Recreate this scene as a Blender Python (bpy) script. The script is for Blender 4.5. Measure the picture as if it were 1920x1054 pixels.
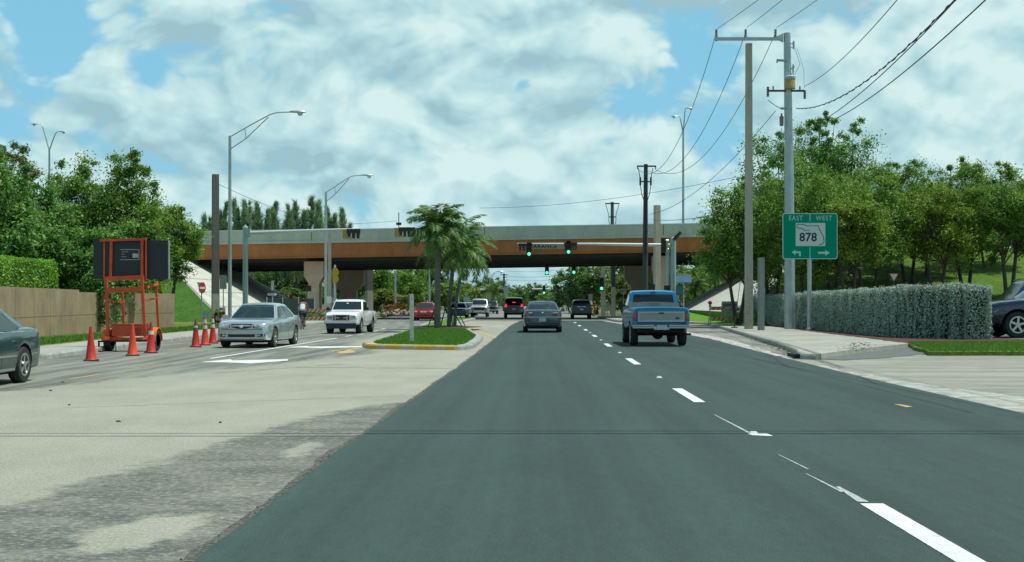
import bpy, bmesh, math, random
import numpy as np
from mathutils import Vector, Matrix, noise
from mathutils.bvhtree import BVHTree

for o in list(bpy.data.objects):
    bpy.data.objects.remove(o)
S = bpy.context.scene
COL = S.collection
R = math.radians

# ------------------------------------------------------------------ camera
F, H, CX, CY = 2480.0, 1.5, 1000.0, 566.0
cam = bpy.data.cameras.new('camera')
camo = bpy.data.objects.new('camera', cam)
COL.objects.link(camo)
cam.sensor_width = 36
cam.lens = 36 * F / 1920
cam.shift_x = (960 - CX) / 1920
cam.shift_y = (CY - 527) / 1920
cam.clip_start = 0.2
cam.clip_end = 6000
camo.location = (0, 0, H)
camo.rotation_euler = (R(90), 0, 0)
S.camera = camo

# ------------------------------------------------------------------ light
SUN_EL, SUN_AZ = R(71), R(82)          # azimuth measured from +Y (ahead) to +X (right)
SUN_STRENGTH, SKY_STRENGTH = 4.6, 0.1
sd = Vector((math.cos(SUN_EL) * math.sin(SUN_AZ), math.cos(SUN_EL) * math.cos(SUN_AZ), math.sin(SUN_EL)))
sun = bpy.data.lights.new('sun', 'SUN')
sun.energy = SUN_STRENGTH
sun.angle = R(0.5)
sun.color = (1.0, 0.985, 0.90)
suno = bpy.data.objects.new('sun', sun)
COL.objects.link(suno)
suno.location = (0, 0, 60)
suno.rotation_euler = (-sd).to_track_quat('-Z', 'Y').to_euler()
S.view_settings.view_transform = 'Standard'
S.view_settings.look = 'None'
S.view_settings.exposure = 0.0
S.view_settings.gamma = 1.0

W = bpy.data.worlds.new('World')
S.world = W
W.use_nodes = True
nt = W.node_tree
nt.nodes.clear()
N, L_ = nt.nodes, nt.links


def wn(t, **k):
    n = N.new(t)
    for a, b in k.items():
        setattr(n, a, b)
    return n


def wmath(op, a, b=None, c=None, clamp=False):
    n = N.new('ShaderNodeMath')
    n.operation = op
    n.use_clamp = clamp
    for i, v in enumerate((a, b, c)):
        if v is None:
            continue
        if isinstance(v, (int, float)):
            n.inputs[i].default_value = v
        else:
            L_.new(v, n.inputs[i])
    return n.outputs[0]


out = wn('ShaderNodeOutputWorld')
bg = wn('ShaderNodeBackground')
bg.inputs[1].default_value = SKY_STRENGTH
L_.new(bg.outputs[0], out.inputs[0])
sky = wn('ShaderNodeTexSky', sky_type='NISHITA')
sky.sun_disc = False
sky.sun_elevation = SUN_EL
sky.sun_rotation = SUN_AZ
sky.air_density = 1.0
sky.dust_density = 0.6
tc = wn('ShaderNodeTexCoord')
mp = wn('ShaderNodeMapping')
mp.inputs['Scale'].default_value = (1.0, 1.0, 1.45)
mp.inputs['Location'].default_value = (3.3, 1.2, 0.35)
L_.new(tc.outputs['Generated'], mp.inputs['Vector'])


def wnoise(vec, scale, detail, rough, dist=0.0):
    n = wn('ShaderNodeTexNoise')
    n.inputs['Scale'].default_value = scale
    n.inputs['Detail'].default_value = detail
    n.inputs['Roughness'].default_value = rough
    n.inputs['Distortion'].default_value = dist
    L_.new(vec, n.inputs['Vector'])
    return n.outputs['Fac']




def cloud_field(vec, det):
    """billowing field: cauliflower cells on top of a broad noise"""
    w = wn('ShaderNodeTexNoise')
    w.inputs['Scale'].default_value = 9.0
    w.inputs['Detail'].default_value = 4
    L_.new(vec, w.inputs['Vector'])
    wc = wn('ShaderNodeVectorMath', operation='MULTIPLY_ADD')
    L_.new(w.outputs['Color'], wc.inputs[0])
    wc.inputs[1].default_value = (0.09, 0.09, 0.09)
    L_.new(vec, wc.inputs[2])
    v = wn('ShaderNodeTexVoronoi', feature='F1')
    v.inputs['Scale'].default_value = 8.0
    v.inputs['Detail'].default_value = det
    v.inputs['Roughness'].default_value = 0.55
    v.inputs['Lacunarity'].default_value = 2.3
    L_.new(wc.outputs[0], v.inputs['Vector'])
    n = wnoise(wc.outputs[0], 3.8, 9, 0.56, 0.1)
    return wmath('ADD', wmath('MULTIPLY', n, 0.78), wmath('MULTIPLY_ADD', v.outputs['Distance'], -0.50, 0.31))


n1 = cloud_field(mp.outputs[0], 3.0)
va = wn('ShaderNodeVectorMath', operation='ADD')
va.inputs[1].default_value = (0.006, 0.0, 0.024)
L_.new(mp.outputs[0], va.inputs[0])
n2 = cloud_field(va.outputs[0], 2.0)
n3 = wnoise(mp.outputs[0], 3.0, 4, 0.5, 0.0)


def sdir(px, py):
    v = Vector(((px - CX) / F, 1, (CY - py) / F))
    return v.normalized()


# openings of blue between the clouds, each in its own direction of the sky
gapsum = None
for px, py, rad, amp in ((20, 40, 0.056, 0.48), (120, 60, 0.03, 0.22), (1160, 170, 0.022, 0.27), (1350, 130, 0.020, 0.26), (1345, 300, 0.028, 0.24),
                         (985, 160, 0.010, 0.30), (265, 20, 0.012, 0.26), (275, 130, 0.016, 0.24), (1130, 268, 0.012, 0.2),
                         (10, 262, 0.02, 0.2), (1290, 110, 0.02, 0.18), (255, 240, 0.012, 0.1)):
    d = sdir(px, py)
    dn = wn('ShaderNodeVectorMath', operation='DISTANCE')
    L_.new(tc.outputs['Generated'], dn.inputs[0])
    dn.inputs[1].default_value = d
    q = wmath('DIVIDE', dn.outputs['Value'], rad)
    q = wmath('MULTIPLY', q, q)
    q = wmath('MULTIPLY', q, -1.0)
    q = wmath('EXPONENT', q)
    q = wmath('MULTIPLY', q, amp)
    gapsum = q if gapsum is None else wmath('ADD', gapsum, q)
dens = wmath('SUBTRACT', wmath('MULTIPLY_ADD', n1, 1.25, 0.447), gapsum)
sepz = wn('ShaderNodeSeparateXYZ')
L_.new(tc.outputs['Generated'], sepz.inputs[0])
high = wn('ShaderNodeMapRange', interpolation_type='SMOOTHSTEP')
high.inputs['From Min'].default_value = 0.28
high.inputs['From Max'].default_value = 0.60
L_.new(sepz.outputs['Z'], high.inputs['Value'])
dens = wmath('SUBTRACT', dens, wmath('MULTIPLY', high.outputs[0], 0.42))
cov = wn('ShaderNodeMapRange', interpolation_type='SMOOTHSTEP')
cov.inputs['From Min'].default_value = 0.33
cov.inputs['From Max'].default_value = 0.53
L_.new(dens, cov.inputs['Value'])
rel = wmath('SUBTRACT', n1, n2)
rel = wmath('MULTIPLY_ADD', rel, 3.1, 0.58)
rel = wmath('ADD', rel, wmath('MULTIPLY_ADD', n3, 2.0, -0.97), clamp=True)
ramp = wn('ShaderNodeValToRGB')
L_.new(rel, ramp.inputs[0])
e = ramp.color_ramp.elements
e[0].position = 0.0
e[0].color = (0.335, 0.545, 0.61, 1)
e[1].position = 1.0
e[1].color = (0.67, 0.87, 0.86, 1)
m = e.new(0.5)
m.color = (0.48, 0.725, 0.76, 1)
cm = wn('ShaderNodeVectorMath', operation='SCALE')
cm.inputs['Scale'].default_value = 10.0
L_.new(ramp.outputs[0], cm.inputs[0])
# the sky between clouds, whitened a little by thin cloud
skm = wn('ShaderNodeMix', data_type='RGBA')
L_.new(wmath('MULTIPLY_ADD', high.outputs[0], -0.70, 0.75), skm.inputs['Factor'])
L_.new(sky.outputs[0], skm.inputs['A'])
skm.inputs['B'].default_value = (2.3, 6.3, 8.4, 1)
mx = wn('ShaderNodeMix', data_type='RGBA')
L_.new(cov.outputs[0], mx.inputs['Factor'])
L_.new(skm.outputs['Result'], mx.inputs['A'])
L_.new(cm.outputs[0], mx.inputs['B'])
L_.new(mx.outputs['Result'], bg.inputs[0])


# ------------------------------------------------------------------ place helpers
def G(px, py, z=0.0):
    D = (H - z) * F / (py - CY)
    return Vector(((px - CX) * D / F, D, z))


def P(px, py, D):
    return Vector(((px - CX) * D / F, D, H - (py - CY) * D / F))


def XD(px, D):
    return (px - CX) * D / F


def ZD(py, D):
    return H - (py - CY) * D / F


# ------------------------------------------------------------------ materials
MATS = {}


def mat(name, c, rough=0.7, metal=0.0, var=0.0, scale=3.0, bump=0.0, bscale=40.0, c2=None, c3=None, coat=0.0, emit=None,
        estr=0.0, trans=0.0, stretch=None, thr=(0.35, 0.65), spec=0.5):
    if name in MATS:
        return MATS[name]
    m = bpy.data.materials.new(name)
    m.use_nodes = True
    t = m.node_tree
    b = t.nodes['Principled BSDF']
    b.inputs['Roughness'].default_value = rough
    b.inputs['Metallic'].default_value = metal
    b.inputs['Specular IOR Level'].default_value = spec
    if coat:
        b.inputs['Coat Weight'].default_value = coat
        b.inputs['Coat Roughness'].default_value = 0.06
    if emit:
        b.inputs['Emission Color'].default_value = (*emit, 1)
        b.inputs['Emission Strength'].default_value = estr
    tcn = t.nodes.new('ShaderNodeTexCoord')
    vec = tcn.outputs['Object']
    if stretch:
        mpn = t.nodes.new('ShaderNodeMapping')
        mpn.inputs['Scale'].default_value = stretch
        t.links.new(vec, mpn.inputs[0])
        vec = mpn.outputs[0]
    col = None
    if var or c2:
        n = t.nodes.new('ShaderNodeTexNoise')
        n.inputs['Scale'].default_value = scale
        n.inputs['Detail'].default_value = 8
        n.inputs['Roughness'].default_value = 0.65
        t.links.new(vec, n.inputs['Vector'])
        r = t.nodes.new('ShaderNodeValToRGB')
        a = c2 if c2 else tuple(x * (1 - var) for x in c)
        z = c if c2 else tuple(min(1, x * (1 + var)) for x in c)
        r.color_ramp.elements[0].position = thr[0]
        r.color_ramp.elements[0].color = (*a, 1)
        r.color_ramp.elements[1].position = thr[1]
        r.color_ramp.elements[1].color = (*z, 1)
        if c3:
            q = r.color_ramp.elements.new(min(0.98, thr[1] + 0.12))
            q.color = (*c3, 1)
        t.links.new(n.outputs['Fac'], r.inputs[0])
        col = r.outputs[0]
        if c2 and var:
            n2_ = t.nodes.new('ShaderNodeTexNoise')
            n2_.inputs['Scale'].default_value = scale * 9
            n2_.inputs['Detail'].default_value = 6
            t.links.new(vec, n2_.inputs['Vector'])
            mr = t.nodes.new('ShaderNodeMapRange')
            mr.inputs['From Min'].default_value = 0.3
            mr.inputs['From Max'].default_value = 0.7
            mr.inputs['To Min'].default_value = 1 - var
            mr.inputs['To Max'].default_value = 1 + var
            t.links.new(n2_.outputs['Fac'], mr.inputs['Value'])
            vm = t.nodes.new('ShaderNodeVectorMath')
            vm.operation = 'SCALE'
            t.links.new(col, vm.inputs[0])
            t.links.new(mr.outputs[0], vm.inputs['Scale'])
            col = vm.outputs[0]
        t.links.new(col, b.inputs['Base Color'])
    else:
        b.inputs['Base Color'].default_value = (*c, 1)
    if bump:
        n = t.nodes.new('ShaderNodeTexNoise')
        n.inputs['Scale'].default_value = bscale
        n.inputs['Detail'].default_value = 5
        t.links.new(vec, n.inputs['Vector'])
        bp = t.nodes.new('ShaderNodeBump')
        bp.inputs['Strength'].default_value = bump
        bp.inputs['Distance'].default_value = 0.02
        t.links.new(n.outputs['Fac'], bp.inputs['Height'])
        t.links.new(bp.outputs[0], b.inputs['Normal'])
    if trans:
        tr = t.nodes.new('ShaderNodeBsdfTranslucent')
        if col is not None:
            t.links.new(col, tr.inputs[0])
        else:
            tr.inputs[0].default_value = (*c, 1)
        ms = t.nodes.new('ShaderNodeMixShader')
        ms.inputs[0].default_value = trans
        t.links.new(b.outputs[0], ms.inputs[1])
        t.links.new(tr.outputs[0], ms.inputs[2])
        t.links.new(ms.outputs[0], t.nodes['Material Output'].inputs[0])
    MATS[name] = m
    return m


def sr(r, g, b):
    def f(x):
        x /= 255
        return x / 12.92 if x < 0.04045 else ((x + 0.055) / 1.055) ** 2.4
    return (f(r), f(g), f(b))


# ------------------------------------------------------------------ mesh builder
class MB:
    def __init__(s):
        s.v, s.f, s.m = [], [], []
        s.k = 0

    def add(s, vs, fs):
        n = len(s.v)
        s.v += [tuple(q) for q in vs]
        for f in fs:
            s.f.append(tuple(n + i for i in f))
            s.m.append(s.k)

    def slot(s, k):
        s.k = k
        return s

    def box(s, c, d, rz=0.0, rx=0.0, ry=0.0, taper=1.0):
        hx, hy, hz = d[0] / 2, d[1] / 2, d[2] / 2
        M = Matrix.Rotation(rz, 3, 'Z') @ Matrix.Rotation(ry, 3, 'Y') @ Matrix.Rotation(rx, 3, 'X')
        vs = []
        for z in (-1, 1):
            tp = taper if z > 0 else 1
            for x, y in ((-1, -1), (1, -1), (1, 1), (-1, 1)):
                vs.append(Vector(c) + M @ Vector((x * hx * tp, y * hy * tp, z * hz)))
        s.add(vs, [(0, 3, 2, 1), (4, 5, 6, 7), (0, 1, 5, 4), (1, 2, 6, 5), (2, 3, 7, 6), (3, 0, 4, 7)])
        return s

    def tube(s, pts, rad, n=10, cap=True, phase=0.0):
        pts = [Vector(p) for p in pts]
        if isinstance(rad, (int, float)):
            rad = [rad] * len(pts)
        rings = []
        ref = None
        for i, p in enumerate(pts):
            if i == 0:
                t = pts[1] - pts[0]
            elif i == len(pts) - 1:
                t = pts[-1] - pts[-2]
            else:
                t = (pts[i + 1] - p).normalized() + (p - pts[i - 1]).normalized()
            t.normalize()
            if ref is None:
                ref = Vector((0, 1, 0)) if abs(t.y) < 0.9 else Vector((1, 0, 0))
            a = (ref - t * ref.dot(t)).normalized()
            b = t.cross(a)
            ref = a
            rings.append([p + (a * math.cos(phase + 2 * math.pi * j / n) + b * math.sin(phase + 2 * math.pi * j / n)) * rad[i] for j in range(n)])
        s.loft(rings, cap)
        return s

    def loft(s, rings, cap=True, close=True):
        n = len(rings[0])
        vs = [v for r in rings for v in r]
        fs = []
        for i in range(len(rings) - 1):
            for j in range(n if close else n - 1):
                k = (j + 1) % n
                fs.append((i * n + j, i * n + k, (i + 1) * n + k, (i + 1) * n + j))
        if cap:
            fs.append(tuple(reversed(range(n))))
            o = (len(rings) - 1) * n
            fs.append(tuple(o + j for j in range(n)))
        s.add(vs, fs)
        return s

    def prism(s, poly, axis, a, b):
        """poly = 2D outline; axis 'x','y','z' = extrude direction from a to b"""
        def mk(u, v, w):
            return {'x': (w, u, v), 'y': (u, w, v), 'z': (u, v, w)}[axis]
        n = len(poly)
        vs = [mk(u, v, a) for u, v in poly] + [mk(u, v, b) for u, v in poly]
        fs = [tuple(reversed(range(n))), tuple(n + i for i in range(n))]
        for i in range(n):
            j = (i + 1) % n
            fs.append((i, j, n + j, n + i))
        s.add(vs, fs)
        return s

    def lathe(s, prof, c=(0, 0, 0), axis='z', n=20, cap=True):
        c = Vector(c)
        rings = []
        for r, h in prof:
            ring = []
            for j in range(n):
                a = 2 * math.pi * j / n
                u, v = r * math.cos(a), r * math.sin(a)
                ring.append(c + Vector({'z': (u, v, h), 'x': (h, u, v), 'y': (u, h, v)}[axis]))
            rings.append(ring)
        s.loft(rings, cap)
        return s

    def ball(s, c, r, n=10):
        prof = [(max(0.001, r * math.sin(math.pi * i / n)), -r * math.cos(math.pi * i / n)) for i in range(n + 1)]
        return s.lathe(prof, c, 'z', n + 4)

    def mesh(s, name, mats, smooth=None):
        me = bpy.data.meshes.new(name)
        me.from_pydata(s.v, [], s.f)
        if not isinstance(mats, (list, tuple)):
            mats = [mats]
        for m in mats:
            me.materials.append(m)
        if len(mats) > 1:
            me.polygons.foreach_set('material_index', s.m)
        fix(me, smooth)
        return me

    def build(s, name, mats, parent=None, smooth=None, label=None):
        o = link(name, s.mesh(name, mats, smooth), parent)
        if label:
            o['label'] = label
        return o


def fix(me, smooth=None):
    bm = bmesh.new()
    bm.from_mesh(me)
    bmesh.ops.recalc_face_normals(bm, faces=bm.faces)
    bm.to_mesh(me)
    bm.free()
    if smooth:
        me.polygons.foreach_set('use_smooth', [True] * len(me.polygons))
        me.set_sharp_from_angle(angle=R(smooth))
    me.update()


def link(name, me, parent=None):
    o = bpy.data.objects.new(name, me)
    COL.objects.link(o)
    if parent is not None:
        o.parent = parent
    return o


def tag(o, label=None, cat=None, group=None, kind=None):
    if label:
        o['label'] = label
    if cat:
        o['category'] = cat
    if group:
        o['group'] = group
    if kind:
        o['kind'] = kind
    return o


def thing(name, label, cat, loc=(0, 0, 0), rz=0.0, group=None, sc=1.0):
    o = bpy.data.objects.new(name, None)
    o.empty_display_size = 0.2
    COL.objects.link(o)
    o.location = loc
    o.rotation_euler = (0, 0, rz)
    o.scale = (sc, sc, sc) if isinstance(sc, (int, float)) else sc
    return tag(o, label, cat, group)


def copy_tree(o, parent=None):
    c = o.copy()
    COL.objects.link(c)
    if parent is not None:
        c.parent = parent
    for ch in list(o.children):
        copy_tree(ch, c)
    return c


def dup(o, label, loc, rz=0.0, sc=None, group=None):
    c = copy_tree(o)
    c.location = loc
    c.rotation_euler = (0, 0, rz)
    if sc is not None:
        c.scale = (sc, sc, sc) if isinstance(sc, (int, float)) else sc
    if label:
        c['label'] = label
    if group:
        c['group'] = group
    return c


def text_mesh(txt, size, depth=0.002, align='CENTER', bold=0.0, sx=1.0, spacing=1.0):
    cu = bpy.data.curves.new('lettering', 'FONT')
    cu.body = txt
    cu.size = size
    cu.extrude = depth
    cu.offset = bold
    cu.align_x = align
    cu.align_y = 'CENTER'
    cu.space_character = spacing
    cu.resolution_u = 4
    o = bpy.data.objects.new('lettering', cu)
    COL.objects.link(o)
    dg = bpy.context.evaluated_depsgraph_get()
    me = bpy.data.meshes.new_from_object(o.evaluated_get(dg))
    bpy.data.objects.remove(o)
    for v in me.vertices:
        v.co.x *= sx
    return me


def put_text(txt, size, loc, parent, m, name='lettering', bold=0.0, sx=1.0, depth=0.003, rz=0.0, spacing=1.0):
    """upright lettering facing -Y"""
    me = text_mesh(txt, size, depth, 'CENTER', bold, sx, spacing)
    me.materials.clear()
    me.materials.append(m)
    o = link(name, me, parent)
    o.location = loc
    o.rotation_euler = (R(90), 0, rz)
    return o


# ------------------------------------------------------------------ palette
M_asph = mat('fresh asphalt', (0.034, 0.064, 0.056), 0.9, bump=0.35, bscale=190, spec=0.35)


def asphalt_nodes(m, dark, light):
    t = m.node_tree
    b = t.nodes['Principled BSDF']
    tc_ = t.nodes.new('ShaderNodeTexCoord')

    def nz(sc, st, det, rg_):
        mp_ = t.nodes.new('ShaderNodeMapping')
        mp_.inputs['Scale'].default_value = st
        t.links.new(tc_.outputs['Object'], mp_.inputs[0])
        n = t.nodes.new('ShaderNodeTexNoise')
        n.inputs['Scale'].default_value = sc
        n.inputs['Detail'].default_value = det
        n.inputs['Roughness'].default_value = 0.7
        t.links.new(mp_.outputs[0], n.inputs['Vector'])
        r = t.nodes.new('ShaderNodeMapRange')
        r.inputs['From Min'].default_value = 0.32
        r.inputs['From Max'].default_value = 0.68
        r.inputs['To Min'].default_value, r.inputs['To Max'].default_value = rg_
        t.links.new(n.outputs['Fac'], r.inputs['Value'])
        return r.outputs[0]

    def mul(a_, b_):
        q = t.nodes.new('ShaderNodeMath')
        q.operation = 'MULTIPLY'
        t.links.new(a_, q.inputs[0])
        t.links.new(b_, q.inputs[1])
        return q.outputs[0]
    f = mul(mul(nz(1.25, (1, 0.012, 1), 3, (0.80, 1.16)), nz(0.45, (1, 0.4, 1), 6, (0.90, 1.10))), mul(nz(70, (1, 1, 1), 3, (0.66, 1.34)), nz(14, (1, 0.3, 1), 4, (0.90, 1.10))))
    v = t.nodes.new('ShaderNodeVectorMath')
    v.operation = 'SCALE'
    v.inputs[0].default_value = light
    t.links.new(f, v.inputs['Scale'])
    t.links.new(v.outputs[0], b.inputs['Base Color'])


asphalt_nodes(M_asph, None, (0.033, 0.063, 0.055))
M_oldasph = mat('worn asphalt', (0.215, 0.235, 0.205), 0.9, var=0.14, c2=(0.15, 0.172, 0.155), scale=0.9, bump=0.3, bscale=90, stretch=(1.3, 0.12, 1))
M_conc = mat('pale concrete', (0.42, 0.44, 0.375), 0.9, var=0.12, c2=(0.33, 0.35, 0.30), scale=1.3, bump=0.3, bscale=60)
M_walk = mat('sidewalk concrete', (0.335, 0.35, 0.29), 0.9, var=0.10, c2=(0.25, 0.27, 0.225), scale=1.1, bump=0.2, bscale=60)
M_kerb = mat('kerb concrete', (0.36, 0.39, 0.345), 0.9, var=0.16, c2=(0.19, 0.215, 0.195), scale=2.2, bump=0.3, bscale=50)
M_kerby = mat('yellow painted kerb', (0.50, 0.34, 0.045), 0.8, var=0.12, c2=(0.42, 0.40, 0.27), scale=3.0, thr=(0.42, 0.52))
M_grass = mat('grass', (0.10, 0.235, 0.030), 0.95, var=0.35, c2=(0.065, 0.165, 0.022), scale=1.6, bump=0.6, bscale=30, spec=0.1)
M_grassdry = mat('roadside turf', (0.11, 0.19, 0.03), 0.95, var=0.35, c2=(0.14, 0.15, 0.05), scale=0.8, bump=0.6, bscale=30, spec=0.1)
M_mulch = mat('mulch', (0.070, 0.030, 0.018), 0.95, var=0.5, scale=18, bump=0.8, bscale=40)
M_white = mat('road paint white', (0.60, 0.66, 0.62), 0.7, var=0.14, c2=(0.44, 0.49, 0.46), scale=5, thr=(0.30, 0.52))
M_yell = mat('road paint yellow', (0.50, 0.32, 0.06), 0.75, var=0.1, c2=(0.40, 0.33, 0.14), scale=4)
M_galv = mat('galvanised steel', (0.36, 0.43, 0.43), 0.42, 0.55, var=0.12, scale=1.5)
M_galvt = mat('weathered mast steel', (0.30, 0.42, 0.42), 0.5, 0.35, var=0.14, scale=2.0, stretch=(1, 1, 0.2))
M_polec = mat('concrete pole', (0.46, 0.43, 0.34), 0.9, var=0.10, c2=(0.34, 0.325, 0.26), scale=2.5, bump=0.2, bscale=30, stretch=(1.5, 1.5, 0.25))
M_wood = mat('weathered wood', (0.17, 0.165, 0.14), 0.9, var=0.15, c2=(0.10, 0.10, 0.09), scale=5, stretch=(6, 6, 0.3))
M_wooddk = mat('creosoted wood', (0.06, 0.072, 0.07), 0.85, var=0.2, c2=(0.035, 0.045, 0.045), scale=5, stretch=(6, 6, 0.3))
M_black = mat('black plastic', (0.012, 0.016, 0.016), 0.5)
M_rub = mat('tyre rubber', (0.018, 0.021, 0.021), 0.8, var=0.15, scale=8)
M_rim = mat('alloy rim', (0.50, 0.53, 0.53), 0.3, 0.85)
M_steelrim = mat('steel rim', (0.30, 0.32, 0.32), 0.4, 0.7)
M_chrome = mat('chrome', (0.62, 0.66, 0.66), 0.14, 1.0)
M_glass = mat('car glass', (0.014, 0.034, 0.036), 0.05, 0.0, spec=0.6, coat=0.0)
M_glassd = mat('dark tinted glass', (0.004, 0.008, 0.014), 0.06, 0.0, spec=0.4, coat=0.0)
M_redl = mat('red lens', (0.20, 0.008, 0.016), 0.12, coat=1.0)
M_redon = mat('lit brake lamp', (0.5, 0.01, 0.02), 0.2, emit=(1.0, 0.04, 0.08), estr=1.2)
M_headl = mat('headlamp lens', (0.50, 0.56, 0.57), 0.10, 0.2, c2=(0.16, 0.20, 0.21), scale=7, var=0.1, thr=(0.42, 0.56))
M_amber = mat('amber lens', (0.62, 0.20, 0.05), 0.15, coat=1.0)
M_plate = mat('number plate', (0.46, 0.50, 0.48), 0.45, var=0.15, scale=14)
M_under = mat('underbody', (0.012, 0.014, 0.014), 0.9)
M_interior = mat('car interior', (0.10, 0.10, 0.085), 0.9)
# ------------------------------------------------------------------ the setting: ground, roads, kerbs
rnd = random.Random(5)


def lerp_poly(pts, y):
    """x at y along a list of (x, y)"""
    if y <= pts[0][1]:
        return pts[0][0]
    for (xa, ya), (xb, yb) in zip(pts, pts[1:]):
        if y <= yb:
            return xa + (xb - xa) * (y - ya) / (yb - ya)
    return pts[-1][0]


def sheet(name, pts, z, m, thick=0.0, kind='structure', parent=None):
    b = MB()
    n = len(pts)
    zz = [(z(p) if callable(z) else z) for p in pts]
    b.add([(p[0], p[1], q) for p, q in zip(pts, zz)], [tuple(range(n))])
    if thick:
        k = len(b.v)
        b.add([(p[0], p[1], q) for p, q in zip(pts, zz)] + [(p[0], p[1], q - thick) for p, q in zip(pts, zz)],
              [(i, (i + 1) % n, n + (i + 1) % n, n + i) for i in range(n)])
    o = b.build(name, m, parent)
    if o.data.polygons[0].normal.z < 0:
        o.data.flip_normals()
    if parent is None:
        tag(o, kind=kind)
    return o


def jag(pts, amp=0.06, step=0.35):
    """an outline with a slightly ragged, hand-laid edge"""
    out_ = []
    n = len(pts)
    for i in range(n):
        A_, B_ = Vector((pts[i][0], pts[i][1], 0)), Vector((pts[(i + 1) % n][0], pts[(i + 1) % n][1], 0))
        d = B_ - A_
        k = min(60, max(1, int(d.length / step)))
        nn = Vector((d.y, -d.x, 0)).normalized()
        for j in range(k):
            q = A_ + d * (j / k)
            q = q + nn * amp * (noise.noise(q * 0.9) * 1.6 + noise.noise(q * 3.7 + Vector((7, 0, 0))))
            out_.append((q.x, q.y))
    return out_


def strip(name, left, right, z, m, thick=0.0, jag=0.0, step=0.4):
    """sheet between two polylines x(y), finely stepped so its edges can be rough"""
    y0, y1 = max(left[0][1], right[0][1]), min(left[-1][1], right[-1][1])
    n = max(2, int((y1 - y0) / step))
    A, B = [], []
    for i in range(n + 1):
        y = y0 + (y1 - y0) * i / n
        j = noise.noise(Vector((0, y * 1.7, 3))) * jag + noise.noise(Vector((5, y * 0.35, 3))) * jag * 1.5
        k = noise.noise(Vector((9, y * 1.7, 8))) * jag
        A.append((lerp_poly(left, y) + j, y, z))
        B.append((lerp_poly(right, y) + k, y, z))
    b = MB()
    N_ = n + 1
    vs = A + B
    fs = [(i, N_ + i, N_ + i + 1, i + 1) for i in range(n)]
    if thick:
        o = 2 * N_
        vs += [(x - 0.02, y, z - thick) for x, y, _ in A] + [(x + 0.02, y, z - thick) for x, y, _ in B]
        fs += [(i, i + 1, o + i + 1, o + i) for i in range(n)]
        fs += [(N_ + i, o + N_ + i, o + N_ + i + 1, N_ + i + 1) for i in range(n)]
        fs += [(0, o, o + N_, N_)]
    b.add(vs, fs)
    return tag(b.build(name, m), kind='structure')


def kerb(name, pts, m, w=0.16, h=0.15, z0=0.0, side=1, mface=None, parent=None):
    """kerb along a polyline; side=+1 puts the kerb stone to the right of travel"""
    P_ = [Vector((p[0], p[1], 0)) for p in pts]
    prof = [(0.0, -0.05), (0.015, h * 0.7), (0.045, h), (w, h), (w, -0.05)]
    rings = []
    for i, p in enumerate(P_):
        a = P_[max(0, i - 1)]
        c = P_[min(len(P_) - 1, i + 1)]
        t = (c - a).normalized()
        nrm = Vector((t.y, -t.x, 0)) * side
        rings.append([p + nrm * u + Vector((0, 0, z0 + v)) for u, v in prof])
    b = MB()
    b.loft(rings, True, True)
    o = b.build(name, m if mface is None else mface, parent)
    if parent is None:
        tag(o, kind='structure')
    return o


def smooth_line(pts, per=5):
    out_ = []
    V = [Vector((*p, 0)) for p in pts]
    for i in range(len(V) - 1):
        p0, p1, p2, p3 = V[max(0, i - 1)], V[i], V[i + 1], V[min(len(V) - 1, i + 2)]
        for k in range(per):
            t = k / per
            q = 0.5 * ((2 * p1) + (p2 - p0) * t + (2 * p0 - 5 * p1 + 4 * p2 - p3) * t * t + (3 * p1 - p0 - 3 * p2 + p3) * t ** 3)
            out_.append((q.x, q.y))
    out_.append((V[-1].x, V[-1].y))
    return out_


# ground to the horizon
gb = MB()
gb.add([(-2500, -300, -0.08), (2500, -300, -0.08), (2500, 4000, -0.08), (-2500, 4000, -0.08)], [(0, 1, 2, 3)])
tag(gb.build('ground', mat('distant ground', (0.10, 0.14, 0.045), 0.95, c2=(0.17, 0.17, 0.11), scale=0.05, var=0.2, spec=0.1)), kind='structure')

LK = [(-12.2, -2), (-12.5, 20), (-12.7, 35), (-13.6, 50), (-14.3, 85), (-14.3, 110), (-14.3, 420)]        # left kerb line
AL = [(-1.93, -4), (-1.93, 7.6), (-1.92, 13), (-1.77, 22), (-1.6, 36), (-1.52, 50), (-1.35, 84), (-0.95, 104)]     # left edge of fresh asphalt
AR = [(6.5, -4), (6.48, 18.7), (6.44, 25), (6.62, 36.5), (6.93, 48.6), (7.0, 53), (6.7, 70), (5.9, 85), (5.4, 97), (5.3, 104)]

# old pavement of the left carriageway, with its worn and milled zones as an attribute
WORN = [(-11.0, -4), (-10.6, 14), (-8.9, 22), (-7.3, 27.8), (-5.3, 35.5), (-4.6, 38.5), (-5.0, 42), (-6.5, 47), (-6.9, 60), (-7.3, 112)]
xs = np.concatenate([np.arange(-16, -12.6, 0.6), np.arange(-12.6, 7.2, 0.14), np.arange(7.2, 12.5, 0.5)])
ys = np.concatenate([np.arange(-4, 5, 0.6), np.arange(5, 46, 0.13), np.arange(46, 112.5, 0.7)])
XX, YY = np.meshgrid(xs, ys)
vs_ = np.stack([XX.ravel(), YY.ravel(), np.zeros(XX.size)], 1)
nx, ny = len(xs), len(ys)
ii = np.arange(nx * ny).reshape(ny, nx)
fc = np.stack([ii[:-1, :-1], ii[:-1, 1:], ii[1:, 1:], ii[1:, :-1]], -1).reshape(-1, 4)


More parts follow.
